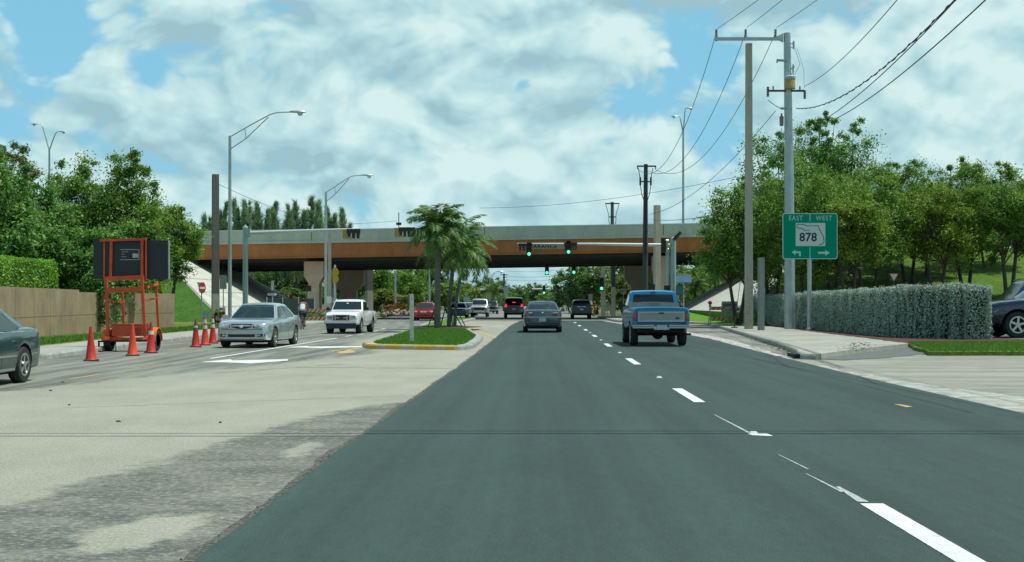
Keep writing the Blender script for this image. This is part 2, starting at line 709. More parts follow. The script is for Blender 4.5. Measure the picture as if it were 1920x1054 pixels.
def grid_mesh(name, vs, fc, mats):
    me = bpy.data.meshes.new(name)
    me.vertices.add(len(vs))
    me.vertices.foreach_set('co', np.asarray(vs, dtype=np.float32).ravel())
    me.loops.add(fc.size)
    me.loops.foreach_set('vertex_index', fc.astype(np.int32).ravel())
    k = fc.shape[1]
    me.polygons.add(len(fc))
    me.polygons.foreach_set('loop_start', np.arange(len(fc), dtype=np.int32) * k)
    me.polygons.foreach_set('loop_total', np.full(len(fc), k, dtype=np.int32))
    for m in mats:
        me.materials.append(m)
    me.update(calc_edges=True)
    return me


M_old = bpy.data.materials.new('old pavement')
M_old.use_nodes = True
t = M_old.node_tree
b_ = t.nodes['Principled BSDF']
b_.inputs['Roughness'].default_value = 0.92
b_.inputs['Specular IOR Level'].default_value = 0.3
tco = t.nodes.new('ShaderNodeTexCoord')


def tnoise(scale, detail, rough, stretch=None, off=0):
    n = t.nodes.new('ShaderNodeTexNoise')
    n.inputs['Scale'].default_value = scale
    n.inputs['Detail'].default_value = detail
    n.inputs['Roughness'].default_value = rough
    mpn = t.nodes.new('ShaderNodeMapping')
    mpn.inputs['Scale'].default_value = stretch or (1, 1, 1)
    mpn.inputs['Location'].default_value = (off, off * 2, off)
    t.links.new(tco.outputs['Object'], mpn.inputs[0])
    t.links.new(mpn.outputs[0], n.inputs['Vector'])
    return n.outputs['Fac']


def tramp(src, p0, c0, p1, c1, mid=None):
    r = t.nodes.new('ShaderNodeValToRGB')
    r.color_ramp.elements[0].position = p0
    r.color_ramp.elements[0].color = (*c0, 1)
    r.color_ramp.elements[1].position = p1
    r.color_ramp.elements[1].color = (*c1, 1)
    if mid:
        q = r.color_ramp.elements.new(mid[0])
        q.color = (*mid[1], 1)
    t.links.new(src, r.inputs[0])
    return r.outputs[0]


def tmix(f, a, b):
    n = t.nodes.new('ShaderNodeMix')
    n.data_type = 'RGBA'
    t.links.new(f, n.inputs['Factor'])
    t.links.new(a, n.inputs['A'])
    t.links.new(b, n.inputs['B'])
    return n.outputs['Result']


def tmath(op, a, b):
    n = t.nodes.new('ShaderNodeMath')
    n.operation = op
    n.use_clamp = True
    for i, v in enumerate((a, b)):
        if isinstance(v, (int, float)):
            n.inputs[i].default_value = v
        else:
            t.links.new(v, n.inputs[i])
    return n.outputs[0]


speck = tnoise(46, 4, 0.8, (1, 0.55, 1))
pale = tmix(tmath('MULTIPLY', speck, 0.95), tramp(tnoise(0.7, 8, 0.7, (1, 0.5, 1)), 0.34, (0.195, 0.207, 0.165), 0.64, (0.315, 0.322, 0.25)), tramp(speck, 0.35, (0.12, 0.125, 0.105), 0.65, (0.46, 0.46, 0.37)))
worn = tramp(tnoise(1.4, 8, 0.65, (1.6, 0.10, 1), 3), 0.36, (0.085, 0.10, 0.088), 0.64, (0.235, 0.25, 0.205))
gran = tnoise(22, 6, 0.85, (0.7, 0.8, 1), 7)
mill = tmix(tramp(tnoise(1.1, 7, 0.7, (1, 1.6, 1), 21), 0.40, (0.0, 0.0, 0.0), 0.66, (0.7, 0.7, 0.7)), tramp(gran, 0.36, (0.045, 0.056, 0.052), 0.64, (0.30, 0.30, 0.25), (0.52, (0.10, 0.115, 0.10))), tramp(gran, 0.36, (0.13, 0.14, 0.12), 0.66, (0.36, 0.36, 0.29)))
attw = t.nodes.new('ShaderNodeAttribute')
attw.attribute_name = 'zones'
sep = t.nodes.new('ShaderNodeSeparateColor')
t.links.new(attw.outputs['Color'], sep.inputs[0])
brk = tnoise(1.9, 12, 0.78, (1, 0.9, 1), 11)


def zone_mask(chan, soft=0.2):
    v = tmath('ADD', sep.outputs[chan], 0.0)
    n = t.nodes.new('ShaderNodeMath')
    n.operation = 'MULTIPLY_ADD'
    t.links.new(brk, n.inputs[0])
    n.inputs[1].default_value = 1.6
    n.inputs[2].default_value = -0.8
    s_ = t.nodes.new('ShaderNodeMath')
    s_.operation = 'ADD'
    t.links.new(v, s_.inputs[0])
    t.links.new(n.outputs[0], s_.inputs[1])
    mr = t.nodes.new('ShaderNodeMapRange')
    mr.inputs['From Min'].default_value = 0.5 - soft
    mr.inputs['From Max'].default_value = 0.5 + soft
    t.links.new(s_.outputs[0], mr.inputs['Value'])
    return mr.outputs[0]


cc = tmix(zone_mask(0), pale, worn)
cc = tmix(zone_mask(1, 0.10), cc, mill)
t.links.new(cc, b_.inputs['Base Color'])
bp_ = t.nodes.new('ShaderNodeBump')
bp_.inputs['Strength'].default_value = 0.5
bp_.inputs['Distance'].default_value = 0.012
t.links.new(gran, bp_.inputs['Height'])
t.links.new(bp_.outputs[0], b_.inputs['Normal'])

me = grid_mesh('old_road', vs_, fc, [M_old])
wl = np.interp(YY, [p[1] for p in WORN], [p[0] for p in WORN])
zw = 1 / (1 + np.exp((XX - wl) / 0.28))
# milled strip beside the fresh asphalt
ML = [(-4.6, 5.0), (-4.3, 8), (-3.9, 10), (-3.55, 12.2), (-3.2, 15), (-2.75, 18), (-2.2, 19.6), (-1.6, 20.6)]
mlx = np.interp(YY, [p[1] for p in ML], [p[0] for p in ML])
zm = 1 / (1 + np.exp(-(XX - mlx) / 0.24))
zm *= 1 / (1 + np.exp((YY - 20.2) / 0.4))
# two pale islands inside it
zm *= 1 - 0.9 * np.exp(-(((XX + 2.55) / 0.42) ** 2 + ((YY - 8.6) / 0.9) ** 2))
zm *= 1 - 0.8 * np.exp(-(((XX + 2.35) / 0.22) ** 2 + ((YY - 13.5) / 1.0) ** 2))
# narrow dark seam where the overlay stops
zm = np.maximum(zm, np.exp(-((XX - np.interp(YY, [p[1] for p in AL], [p[0] for p in AL]) + 0.03) / 0.10) ** 2) * 0.8)
# the gutter zone on the right: grimy streaks
gr = np.clip((XX - 6.3) / 0.3, 0, 1) * 0.62
zw = np.where(XX > 4, gr + 0.12 * np.sin(YY * 0.7), zw)
col_ = np.stack([zw.ravel(), zm.ravel(), np.zeros(XX.size), np.ones(XX.size)], 1).astype(np.float32)
att = me.color_attributes.new('zones', 'FLOAT_COLOR', 'POINT')
att.data.foreach_set('color', col_.ravel())
tag(link('old_road', me), kind='structure')

# fresh asphalt overlay: a real slab with a ragged left edge
strip('road', AL, AR, 0.03, M_asph, thick=0.034, jag=0.016, step=0.2)
# crumbs of asphalt along the edge of the overlay
cb = MB()
for i in range(520):
    y = 6.5 + 24 * rnd.random() ** 1.6
    x = lerp_poly(AL, y) - abs(rnd.gauss(0, 0.05)) + 0.02
    s = rnd.uniform(0.004, 0.014)
    cb.box((x, y, s * 0.4 + 0.002), (s * 1.6, s * 1.3, s), rz=rnd.random() * 3, taper=0.6)
tag(cb.build('asphalt_crumbs', mat('asphalt crumbs', (0.11, 0.115, 0.095), 0.95, var=0.4, scale=20)), 'loose crumbs along the torn edge of the fresh asphalt', 'gravel', kind='stuff')

strip('overlay_edge', [(x - 0.10, y) for x, y in AL[1:]], [(x + 0.03, y) for x, y in AL[1:]], 0.006, mat('edge gravel', (0.14, 0.145, 0.115), 0.95, c2=(0.030, 0.036, 0.032), scale=26, var=0.5, bump=0.8, bscale=60, thr=(0.42, 0.60)), jag=0.045, step=0.12)
# the road beyond the bridge
strip('far_road', [(-14.3, 104), (-14, 460)], [(6.2, 104), (6.2, 460)], 0.012, mat('far asphalt', (0.17, 0.19, 0.17), 0.9, var=0.1, scale=0.5), 0.05)

# sidewalks, verges, driveway
LKw = [(x - 0.16, y) for x, y in LK]
strip('left_sidewalk', [(x - 2.1, y) for x, y in LK[:-1]], LKw[:-1], 0.14, M_walk, thick=0.15, step=2.0)
strip('left_verge', [(-75, -4), (-75, 90)], [(-14.2, -4), (-14.6, 20), (-14.85, 35), (-15.75, 50), (-16.4, 85), (-16.4, 90)], 0.135, M_grassdry, 0.2, step=2.0)
strip('left_apron', [(-20.3, 88), (-20.3, 126)], [(-16.4, 88), (-16.4, 126)], 0.13, M_conc, 0.2, step=2.0)
for i in range(6):
    pass
kl = kerb('left_kerb', LK[:-1], M_kerb, side=-1)

RK = smooth_line([(7.25, 34.0), (7.0, 34.6), (7.15, 36), (7.5, 38), (8.2, 45), (9.2, 58), (10.3, 72), (11.1, 84), (11.2, 87.5), (10.4, 90), (8.6, 92.5), (7.0, 95), (6.25, 98), (6.1, 104), (6.1, 126)], 4)
kerb('right_kerb', RK, M_kerb, side=1)
rk_in = [(x + 0.14, y) for x, y in RK if 35 < y < 86]
WR = [(11.5, 35.5), (11.5, 40), (11.45, 44), (11.5, 58), (12.3, 74), (13.6, 86)]
strip('right_sidewalk', [(7.08, 34.5)] + rk_in, [(7.5, 34.5), (8.4, 36.3), (10.2, 39.6), (12.3, 43.2), (12.7, 60), (13.2, 77), (13.6, 86)], 0.145, M_walk, 0.15, step=0.8)
# sidewalk joints
jb = MB()
for y in (41.5, 47, 53, 60.5, 69):
    jb.box((10.6, y, 0.147), (3.2 if y > 50 else 4.6, 0.03, 0.004), rz=R(8))
tag(jb.build('sidewalk_joint', mat('joint', (0.12, 0.13, 0.11), 0.95)), kind='structure')
strip('far_corner_sidewalk', [(6.28, 98.4), (6.3, 126)], [(11.0, 98.4), (11.0, 126)], 0.14, M_walk, 0.15, step=2)
sheet('corner_sidewalk', [(11.25, 86.1), (13, 86.1), (13, 98.4), (6.4, 98.4), (7.1, 95.2), (8.75, 92.7), (10.55, 90.2), (11.3, 87.7)], 0.142, M_walk, 0.15)
sheet('mulch_bed', jag([(12.25, 43.6), (12.9, 44.8), (17.5, 45.2), (17.5, 49), (15.2, 49.2), (15.6, 83), (13.4, 83), (13.2, 77), (12.62, 58)], 0.12), 0.155, M_mulch, 0.1)
sheet('driveway', [(6.3, 5), (30, 5), (30, 37.2), (10.9, 37.2), (12.3, 43.3), (10.2, 39.7), (8.4, 36.4), (7.4, 34.4), (6.3, 34.2)], 0.008, mat('driveway paving', (0.30, 0.30, 0.235), 0.9, var=0.14, c2=(0.165, 0.175, 0.15), scale=0.55, bump=0.3, bscale=60, stretch=(0.4, 1.3, 1)), 0.05)
sheet('driveway_apron', jag([(7.4, 34.4), (7.9, 33.6), (9.6, 35.4), (11.2, 37.6), (12.45, 43.6), (10.2, 39.7), (8.4, 36.4)], 0.07), 0.02, mat('dark patch', (0.10, 0.115, 0.105), 0.9, var=0.2, scale=3), 0.03)
sheet('gutter_patch', jag([(6.45, 18), (7.4, 17.6), (7.9, 20), (7.1, 23), (6.9, 26), (6.7, 31), (6.5, 31)], 0.12), 0.014, mat('gutter concrete', (0.40, 0.42, 0.37), 0.9, var=0.16, c2=(0.18, 0.195, 0.17), scale=2.5), 0.02)
sheet('gutter', jag([(6.66, 36.5), (6.98, 48.6), (7.1, 54), (6.9, 68), (7.6, 68), (7.75, 54), (7.55, 48), (7.0, 38.5), (6.9, 35.0), (6.6, 34.5)], 0.10), 0.012, mat('gutter stone', (0.50, 0.50, 0.45), 0.9, var=0.2, c2=(0.235, 0.235, 0.21), scale=1.8, stretch=(3, 0.35, 1)), 0.02)
sheet('right_verge', jag([(10.95, 36.6), (34, 36.4), (34, 47), (17.6, 47), (17.4, 45.1), (12.9, 44.7), (12.35, 43.5)], 0.16), 0.12, M_grassdry, 0.14)
sheet('parking_lot', [(15.3, 49.3), (17.6, 49.1), (17.6, 47), (90, 47), (90, 76), (15.4, 76)], 0.15, mat('parking asphalt', (0.10, 0.115, 0.11), 0.9, var=0.1, scale=1), 0.3)

# storm drain opening in the kerb end
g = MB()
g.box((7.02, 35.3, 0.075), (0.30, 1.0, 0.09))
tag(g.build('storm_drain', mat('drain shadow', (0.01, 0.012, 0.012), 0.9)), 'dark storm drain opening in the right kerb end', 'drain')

# dead leaves and litter
lit = MB()
for i in range(260):
    if rnd.random() < 0.6:
        y = rnd.uniform(35, 52)
        x = lerp_poly([(7.05, 35), (7.5, 38), (8.2, 45), (8.9, 52)], y) - abs(rnd.gauss(0, 0.14))
        z = 0.014
    else:
        y = rnd.uniform(36, 44)
        x = rnd.gauss(8.6, 0.25) + (y - 36) * 0.3
        z = 0.148
    s = rnd.uniform(0.02, 0.07)
    lit.box((x, y, z + 0.006), (s, s * 0.7, 0.008), rz=rnd.random() * 3)
tag(lit.build('leaf_litter', mat('leaf litter', (0.12, 0.085, 0.04), 0.95, var=0.5, scale=9)), 'brown leaf litter in the gutter by the drain', 'leaf litter', kind='stuff')

# ---- road markings (each stroke its own sheet 4 mm above the slab)
pz = 0.034


def quad(name, pts, m, z):
    b = MB()
    b.add([(x, y, z) for x, y in pts], [tuple(range(len(pts)))])
    o = b.build(name, m)
    if o.data.polygons[0].normal.z < 0:
        o.data.flip_normals()
    return tag(o, kind='structure')


LL = [(2.5, 0), (2.46, 9.6), (2.43, 20.8), (2.45, 32.6), (2.53, 44.8), (2.73, 67.6), (3.0, 100)]
for k, (ya, yb) in enumerate(((6.4, 9.62), (19.35, 22.4), (31.0, 34.3), (43.4, 46.5), (55.5, 58.6), (67.6, 70.8), (79.8, 83), (92, 95))):
    a, c = lerp_poly(LL, ya), lerp_poly(LL, yb)
    w = 0.085
    quad('lane_dash', [(a - w, ya), (a + w, ya), (c + w, yb), (c - w, yb)], M_white, pz)
M_scr = mat('scratched paint', (0.55, 0.60, 0.57), 0.8, c2=(0.12, 0.15, 0.145), scale=30, var=0.1)
# reflector domes between the dashes, one with spilled paint
for y in (14.7, 25.6, 38.0, 50.5, 62.5):
    x = lerp_poly(LL, y)
    rm = MB()
    rm.box((x, y, 0.045), (0.11, 0.10, 0.03), taper=0.6)
    tag(rm.build('lane_reflector', M_white), {14.7: 'raised white lane reflector beside smeared paint, nearest to the camera', 25.6: 'small raised white lane reflector, second from the camera', 38.0: 'small raised white lane reflector, third from the camera', 50.5: 'small raised white lane reflector, fourth from the camera', 62.5: 'small raised white lane reflector farthest from the camera'}[y], 'road reflector', 'raised reflectors along the lane line')
quad('paint_smear', [(2.40, 14.55), (2.62, 14.45), (2.60, 14.75), (2.44, 14.8)], M_white, pz)
quad('paint_smear', [(2.40, 14.8), (2.44, 14.8), (2.36, 17.2), (2.345, 17.2)], M_scr, pz)
quad('paint_smear', [(2.38, 9.7), (2.46, 9.7), (2.43, 10.5), (2.40, 10.5)], M_scr, pz)
quad('paint_smear', [(2.37, 10.2), (2.40, 10.2), (2.335, 11.3), (2.325, 11.3)], M_scr, pz)
quad('paint_smear', [(2.40, 11.6), (2.42, 11.6), (2.36, 12.7), (2.35, 12.7)], M_scr, pz)
quad('paint_smear', [G(1675, 762)[:2], G(1690, 763)[:2], G(1712, 767)[:2], G(1700, 768)[:2]], M_yell, pz)
# left carriageway markings
lz = 0.005


def line_px(name, a, b, w, m, z=lz):
    A, B = G(*a), G(*b)
    d = (B - A)
    n = Vector((d.y, -d.x, 0)).normalized() * w / 2
    return quad(name, [(A + n)[:2], (A - n)[:2], (B - n)[:2], (B + n)[:2]], m, z)


line_px('lane_line', (395, 672.5), (632, 634), 0.13, M_white)
quad('turn_arrow', [G(374, 679.5)[:2], G(432, 674.0)[:2], G(436, 676.3)[:2], G(540, 673.8)[:2], G(540, 676.5)[:2], G(470, 681.8)[:2], G(425, 679.8)[:2]], M_white, lz)
quad('turn_arrow', [G(533, 651.5)[:2], G(575, 648.8)[:2], G(580, 650.2)[:2], G(680, 649.0)[:2], G(682, 651)[:2], G(600, 653.2)[:2], G(570, 652)[:2]], M_white, lz)
for (a, b) in (((648, 631), (660, 629)), ((672, 627.5), (682, 626)), ((700, 622), (708, 620.5)), ((716, 617.5), (722, 616))):
    line_px('lane_dash', a, b, 0.12, M_white)
line_px('median_line', (625, 660), (692, 650), 0.12, M_yell)
quad('yellow_smear', [G(620, 658)[:2], G(655, 656)[:2], G(668, 661)[:2], G(640, 663)[:2]], M_yell, lz)
line_px('median_line', (932, 634), (866, 612), 0.16, M_yell)
line_px('median_line', (768, 624), (797, 607), 0.14, M_yell)
line_px('yellow_smear', (130, 711), (190, 702), 0.16, mat('faded yellow', (0.36, 0.28, 0.09), 0.9, c2=(0.2, 0.2, 0.15), scale=4))
line_px('yellow_smear', (235, 692), (320, 683), 0.14, MATS['faded yellow'])
line_px('yellow_smear', (350, 677), (385, 672), 0.12, MATS['faded yellow'])
line_px('turn_lane_mark', (918, 612), (945, 611), 0.5, M_white)
for px, py, w_ in ((222, 791, 0.035), (413, 793, 0.02), (95, 733, 0.035), (118, 717, 0.04), (130, 760, 0.02)):
    p = G(px, py)
    q = MB()
    q.box((p.x, p.y, 0.009), (w_ * 1.4, w_ * 2.2, 0.016), rz=0.5, taper=0.7)
    tag(q.build('road_debris', M_rub), 'small black scrap lying on the pale old pavement ' + {222: 'in front of the cones, largest of the scraps', 413: 'nearest to the fresh asphalt', 95: 'farther left, just before the dark lane', 118: 'on the edge of the dark lane by the green car', 130: 'between the two leftmost scraps'}[px], 'debris', 'black scraps on the pavement')

tar = MB()
for (pa, pb, w_) in (((560, 689), (850, 691), 0.05), ((130, 765), (760, 742), 0.015), ((395, 700), (640, 683), 0.03)):
    A_, B_ = G(*pa), G(*pb)
    d = B_ - A_
    n_ = 40
    nn = Vector((d.y, -d.x, 0)).normalized()
    prev = None
    for i in range(n_ + 1):
        q = A_ + d * (i / n_) + nn * 0.10 * noise.noise(Vector((i * 0.35, pa[0], 0)))
        w2 = w_ * (0.6 + 0.8 * abs(noise.noise(Vector((i * 0.9, 3, pa[1])))))
        cur = [(q + nn * w2), (q - nn * w2)]
        if prev:
            tar.add([(prev[0].x, prev[0].y, 0.004), (prev[1].x, prev[1].y, 0.004), (cur[1].x, cur[1].y, 0.004), (cur[0].x, cur[0].y, 0.004)], [(0, 1, 2, 3)])
        prev = cur
o_ = tar.build('pavement_seams', mat('seam dark', (0.13, 0.14, 0.12), 0.9, c2=(0.24, 0.25, 0.21), scale=6, var=0.1))
tag(o_, kind='structure')

# ---- median island
MLft = [(-5.55, 42.6), (-5.68, 43.6), (-5.7, 50), (-6.2, 66), (-7.1, 88), (-7.3, 112)]
MRgt = [(-2.14, 41.0), (-1.95, 42.5), (-1.9, 48), (-2.0, 53), (-2.35, 57), (-4.2, 78), (-5.1, 88), (-4.8, 112)]
cor = smooth_line([(-5.7, 44.2), (-5.45, 42.9), (-5.1, 42.1), (-3.6, 41.3), (-2.6, 40.95), (-2.2, 41.1), (-1.95, 42.0), (-1.9, 43.2)], 4)
front = [p for p in cor if p[0] < -2.35]
kerb('median_kerb', front, M_kerby, side=-1, w=0.34)
kerb('median_kerb', [p for p in cor if p[0] >= -2.4] + MRgt[2:], M_kerb, side=-1, w=0.3)
kerb('median_kerb', [(-5.7, 44.0)] + MLft[2:], M_kerb, side=1, w=0.3)
sheet('median_turf', [(-5.35, 44.3), (-5.1, 43.0), (-4.6, 42.4), (-3.6, 41.65), (-2.7, 41.3), (-2.3, 42.0), (-2.2, 44), (-2.2, 48), (-2.3, 53), (-2.65, 57), (-4.5, 78), (-5.3, 88), (-5.1, 112), (-7.05, 112), (-6.85, 88), (-5.95, 66), (-5.45, 50)], 0.143, M_grass, 0.0)


def blades(name, regions, n, seed, h=(0.04, 0.1), label='short mown grass growing on the median island', m=None, wd=0.012, z=0.14):
    """regions = polygons in x,y"""
    rg = np.random.default_rng(seed)
    allv, cnt = [], 0
    for poly in regions:
        px_ = np.array(poly)
        lo, hi = px_.min(0), px_.max(0)
        pts = rg.uniform(lo, hi, (n * 3, 2))
        ins = np.zeros(len(pts), bool)
        j = len(px_) - 1
        for i in range(len(px_)):
            xi, yi, xj, yj = *px_[i], *px_[j]
            c = ((yi > pts[:, 1]) != (yj > pts[:, 1])) & (pts[:, 0] < (xj - xi) * (pts[:, 1] - yi) / (yj - yi + 1e-9) + xi)
            ins ^= c
            j = i
        pts = pts[ins][:n]
        k = len(pts)
        a = rg.uniform(0, math.pi, k)
        hh = rg.uniform(h[0], h[1], k)
        ww = wd * rg.uniform(0.7, 1.5, k)
        dx, dy = np.cos(a) * ww, np.sin(a) * ww
        lx, ly = rg.normal(0, 0.3, k) * hh, rg.normal(0, 0.3, k) * hh
        z0 = np.full(k, z)
        v = np.stack([np.stack([pts[:, 0] - dx, pts[:, 1] - dy, z0], 1), np.stack([pts[:, 0] + dx, pts[:, 1] + dy, z0], 1),
                      np.stack([pts[:, 0] + lx, pts[:, 1] + ly, z0 + hh], 1)], 1)
        allv.append(v.reshape(-1, 3))
    v = np.concatenate(allv)
    f = np.arange(len(v)).reshape(-1, 3)
    o = link(name, grid_mesh(name, v, f, [m or M_blade]))
    return tag(o, label, 'grass', kind='stuff')


M_blade = mat('grass blades', (0.105, 0.25, 0.036), 0.8, c2=(0.15, 0.18, 0.05), thr=(0.33, 0.48), var=0.3, scale=1.3, trans=0.3, spec=0.2)
blades('grass', [[(-5.35, 44.3), (-5.1, 43.0), (-4.6, 42.4), (-3.6, 41.65), (-2.7, 41.3), (-2.3, 42.0), (-2.2, 44), (-2.2, 48), (-2.3, 53), (-2.65, 57), (-3.4, 66), (-5.95, 66), (-5.45, 50)]], 26000, 2)
blades('grass', [[(10.95, 36.6), (26, 36.4), (26, 47), (17.6, 47), (17.4, 45.1), (12.9, 44.7), (12.35, 43.5)]], 30000, 3, (0.05, 0.14), 'rough green grass of the verge beside the driveway', z=0.11)
blades('grass', [[(-17.6, 20), (-15.1, 36), (-16.0, 50), (-16.6, 82), (-18.5, 82), (-17.8, 60)]], 16000, 4, (0.06, 0.2), 'unmown grass along the foot of the tan wall', z=0.13, wd=0.02)

# ---- embankments and the paved slopes under the bridge
ZT = 5.3
M_slope = mat('slope paving', (0.50, 0.52, 0.43), 0.9, var=0.10, c2=(0.37, 0.385, 0.33), scale=0.8, bump=0.2, bscale=25)
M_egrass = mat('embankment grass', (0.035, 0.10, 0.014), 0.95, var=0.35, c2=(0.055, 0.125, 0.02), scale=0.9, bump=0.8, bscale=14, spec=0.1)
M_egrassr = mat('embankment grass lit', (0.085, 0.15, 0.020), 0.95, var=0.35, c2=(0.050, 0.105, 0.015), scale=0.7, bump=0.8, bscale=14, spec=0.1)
b = MB()
b.add([(-20.5, 88.6, 0.0), (-29.6, 104.2, 5.35), (-130, 104.2, 5.35), (-130, 88.6, 0.0), (-29.6, 126, 5.35), (-130, 126, 5.35), (-130, 160, -0.05), (-29.6, 150, -0.05), (-20.3, 126, -0.05)],
      [(0, 1, 2, 3), (1, 4, 5, 2), (4, 7, 6, 5), (4, 8, 7)])
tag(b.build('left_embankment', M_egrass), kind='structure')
b = MB()
b.add([(-20.52, 88.6, 0.14), (-20.32, 126, 0.14), (-29.6, 126, 5.36), (-29.62, 104.2, 5.36), (-20.52, 88.45, 0.0), (-29.7, 104.05, 5.2), (-20.3, 126.1, 0), (-29.6, 126.1, 5.2)],
      [(0, 1, 2, 3), (4, 0, 3, 5), (1, 6, 7, 2)])
tag(b.build('left_slope_paving', M_slope), kind='structure')
# seams of the slope paving
b = MB()
for f_ in (0.2, 0.4, 0.6, 0.8):
    x, z = -20.4 - 9.2 * f_, 0.155 + 5.22 * f_
    b.box((x, (89 + 15.6 * f_ + 126) / 2, z), (0.03, 126 - 89 - 15.6 * f_, 0.012), ry=R(30))
tag(b.build('slope_seam', mat('seam', (0.22, 0.235, 0.2), 0.95)), kind='structure')
ZR = 5.9
b = MB()
b.add([(13.0, 76, 0.14), (12.95, 80.2, 0.80), (22.4, 108, ZR), (140, 108, ZR), (140, 76, 0.14), (22.4, 121, ZR), (140, 121, ZR), (140, 150, -0.05), (22.4, 145, -0.05), (11.5, 121, -0.05)],
      [(0, 4, 3, 2, 1), (2, 3, 6, 5), (5, 6, 7, 8), (5, 8, 9)])
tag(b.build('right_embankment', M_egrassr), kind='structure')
b = MB()
b.add([(12.93, 80.1, 0.83), (12.95, 121, 0.83), (22.4, 121, ZR + 0.02), (22.4, 108, ZR + 0.02), (12.93, 79.9, 0.6), (22.6, 107.8, ZR - 0.1)], [(0, 1, 2, 3), (4, 0, 3, 5)])
tag(b.build('right_slope_paving', M_slope), kind='structure')
b = MB()
b.add([(11.1, 76, 0.15), (13.0, 76, 0.16), (12.95, 80.2, 0.80), (12.97, 121, 0.82), (11.0, 121, 0.16), (11.0, 98.5, 0.16), (11.3, 88, 0.15)], [(0, 1, 2, 3, 4, 5, 6)])
tag(b.build('right_grass_strip', mat('bright turf', (0.10, 0.23, 0.025), 0.95, var=0.25, scale=2, bump=0.6, bscale=20, spec=0.1)), kind='structure')

# ---- the bridge
SL = 0.0157


def bridge_z(x):           # the deck falls gently towards the left
    return SL * (x + 3.6)


M_orange = mat('rust painted girder', (0.39, 0.150, 0.042), 0.85, var=0.12, c2=(0.28, 0.112, 0.036), scale=0.9, stretch=(0.9, 1, 0.25))
M_parap = mat('grey green parapet', (0.41, 0.48, 0.39), 0.85, var=0.06, c2=(0.33, 0.395, 0.32), scale=0.8, stretch=(1.2, 1, 0.3))
M_capm = mat('parapet cap', (0.55, 0.60, 0.56), 0.7)
M_pier = mat('bridge pier concrete', (0.52, 0.41, 0.30), 0.9, var=0.08, c2=(0.43, 0.34, 0.255), scale=1.4, bump=0.1, bscale=20)
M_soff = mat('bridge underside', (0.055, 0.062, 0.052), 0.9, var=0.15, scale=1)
br = thing('highway_bridge', 'long expressway overpass with grey parapet above an orange girder, crossing the road', 'bridge', (0, 0, 0))
XL, XR = -46.0, 40.0


def slab(name, y0, y1, z0, z1, m, far_drop=0.0, x0=XL, x1=XR, par=None):
    b = MB()
    vs = []
    n = 12
    for i in range(n + 1):
        x = x0 + (x1 - x0) * i / n
        q = bridge_z(x)
        vs.append([(x, y0, z0 + q), (x, y1, z0 + q - far_drop), (x, y1, z1 + q - far_drop), (x, y0, z1 + q)])
    b.loft(vs, True, True)
    return b.build(name, m, par if par is not None else br)


YN, YF = 111.0, 126.5
slab('parapet', YN - 0.10, YN + 0.18, 6.86, 7.76, M_parap)
slab('parapet_cap', YN - 0.14, YN + 0.22, 7.76, 7.83, M_capm)
slab('parapet', YF - 0.2, YF + 0.1, 6.06, 6.96, M_parap)
slab('fascia', YN - 0.16, YN + 0.02, 6.66, 6.86, M_parap)
slab('girder', YN, YN + 0.35, 5.50, 6.66, M_orange)
slab('girder_flange', YN - 0.10, YN + 0.45, 5.43, 5.50, M_orange)
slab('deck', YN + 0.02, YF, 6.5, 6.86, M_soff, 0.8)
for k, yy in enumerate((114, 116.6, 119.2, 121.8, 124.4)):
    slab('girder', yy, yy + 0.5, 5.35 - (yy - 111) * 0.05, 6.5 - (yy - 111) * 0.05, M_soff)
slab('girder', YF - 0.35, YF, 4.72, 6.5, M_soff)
for x in (-31.0, -18.6, -4.1, 10.9, 26.0):
    b = MB()
    b.box((x, YN - 0.105, 7.3 + bridge_z(x)), (0.05, 0.012, 0.92))
    b.build('expansion_joint', mat('joint dark', (0.09, 0.10, 0.09), 0.9), br)
# clearance notice painted on a plate fixed to the girder
ct = P(1026, 462.8, YN - 0.16)
b = MB()
b.box((ct.x, YN - 0.17, ct.z), (4.0, 0.03, 0.42))
cp = b.build('clearance_plate', mat('clearance plate', (0.26, 0.25, 0.17), 0.8), br)
for tw_, tx_ in (('CLEARANCE', -0.62), ('1', 1.62)):
    put_text(tw_, 0.46, (ct.x + tx_, YN - 0.187, ct.z + 0.02), cp, mat('sign black', (0.02, 0.025, 0.03), 0.7), bold=0.015, spacing=1.15)


def pier(x, y, w=0.98, top=5.3):
    b = MB()
    z1 = top + bridge_z(x) - (y - YN) * 0.05
    b.prism([(x - w * 0.45, 0), (x + w * 0.45, 0), (x + w * 0.45, z1 - 1.9), (x + w * 0.85, z1 - 1.25), (x + w * 0.85, z1), (x - w * 0.85, z1), (x - w * 0.85, z1 - 1.25), (x - w * 0.45, z1 - 1.9)], 'y', y - 0.65, y + 0.65)
    b.build('pier', M_pier, br)


pier(XD(591, 113.5), 113.4)
pier(XD(654, 124), 124, 1.7)
pier(XD(1240, 113.5), 113.4)
pier(XD(1196, 124), 124, 1.5)
for x, y0 in ((-29.9, 111), (22.8, 111)):
    b = MB()
    b.box((x + (-0.9 if x < 0 else 0.9), 119, 5.6), (1.6, 15, 2.2))
    b.build('abutment', M_pier, br)
# ------------------------------------------------------------------ vehicles
def paint(name, c, metal=0.35, rough=0.32):
    return mat(name, c, rough, metal, var=0.05, scale=2.0, coat=0.8)


def ring(y, zb, zt, hw, tuck=0.93, crown=0.03):
    h = zt - zb
    half = [(0, zb), (hw * 0.78, zb), (hw * 0.955, zb + 0.05 * h), (hw * 0.99, zb + 0.25 * h), (hw, zb + 0.5 * h), (hw * 0.985, zb + 0.72 * h),
            (hw * 0.965, zb + 0.87 * h), (hw * tuck, zb + 0.965 * h), (hw * tuck * 0.93, zt), (hw * 0.45, zt + crown * 0.8), (0, zt + crown)]
    return [(x, y, z) for x, z in half] + [(-x, y, z) for x, z in half[-2:0:-1]]


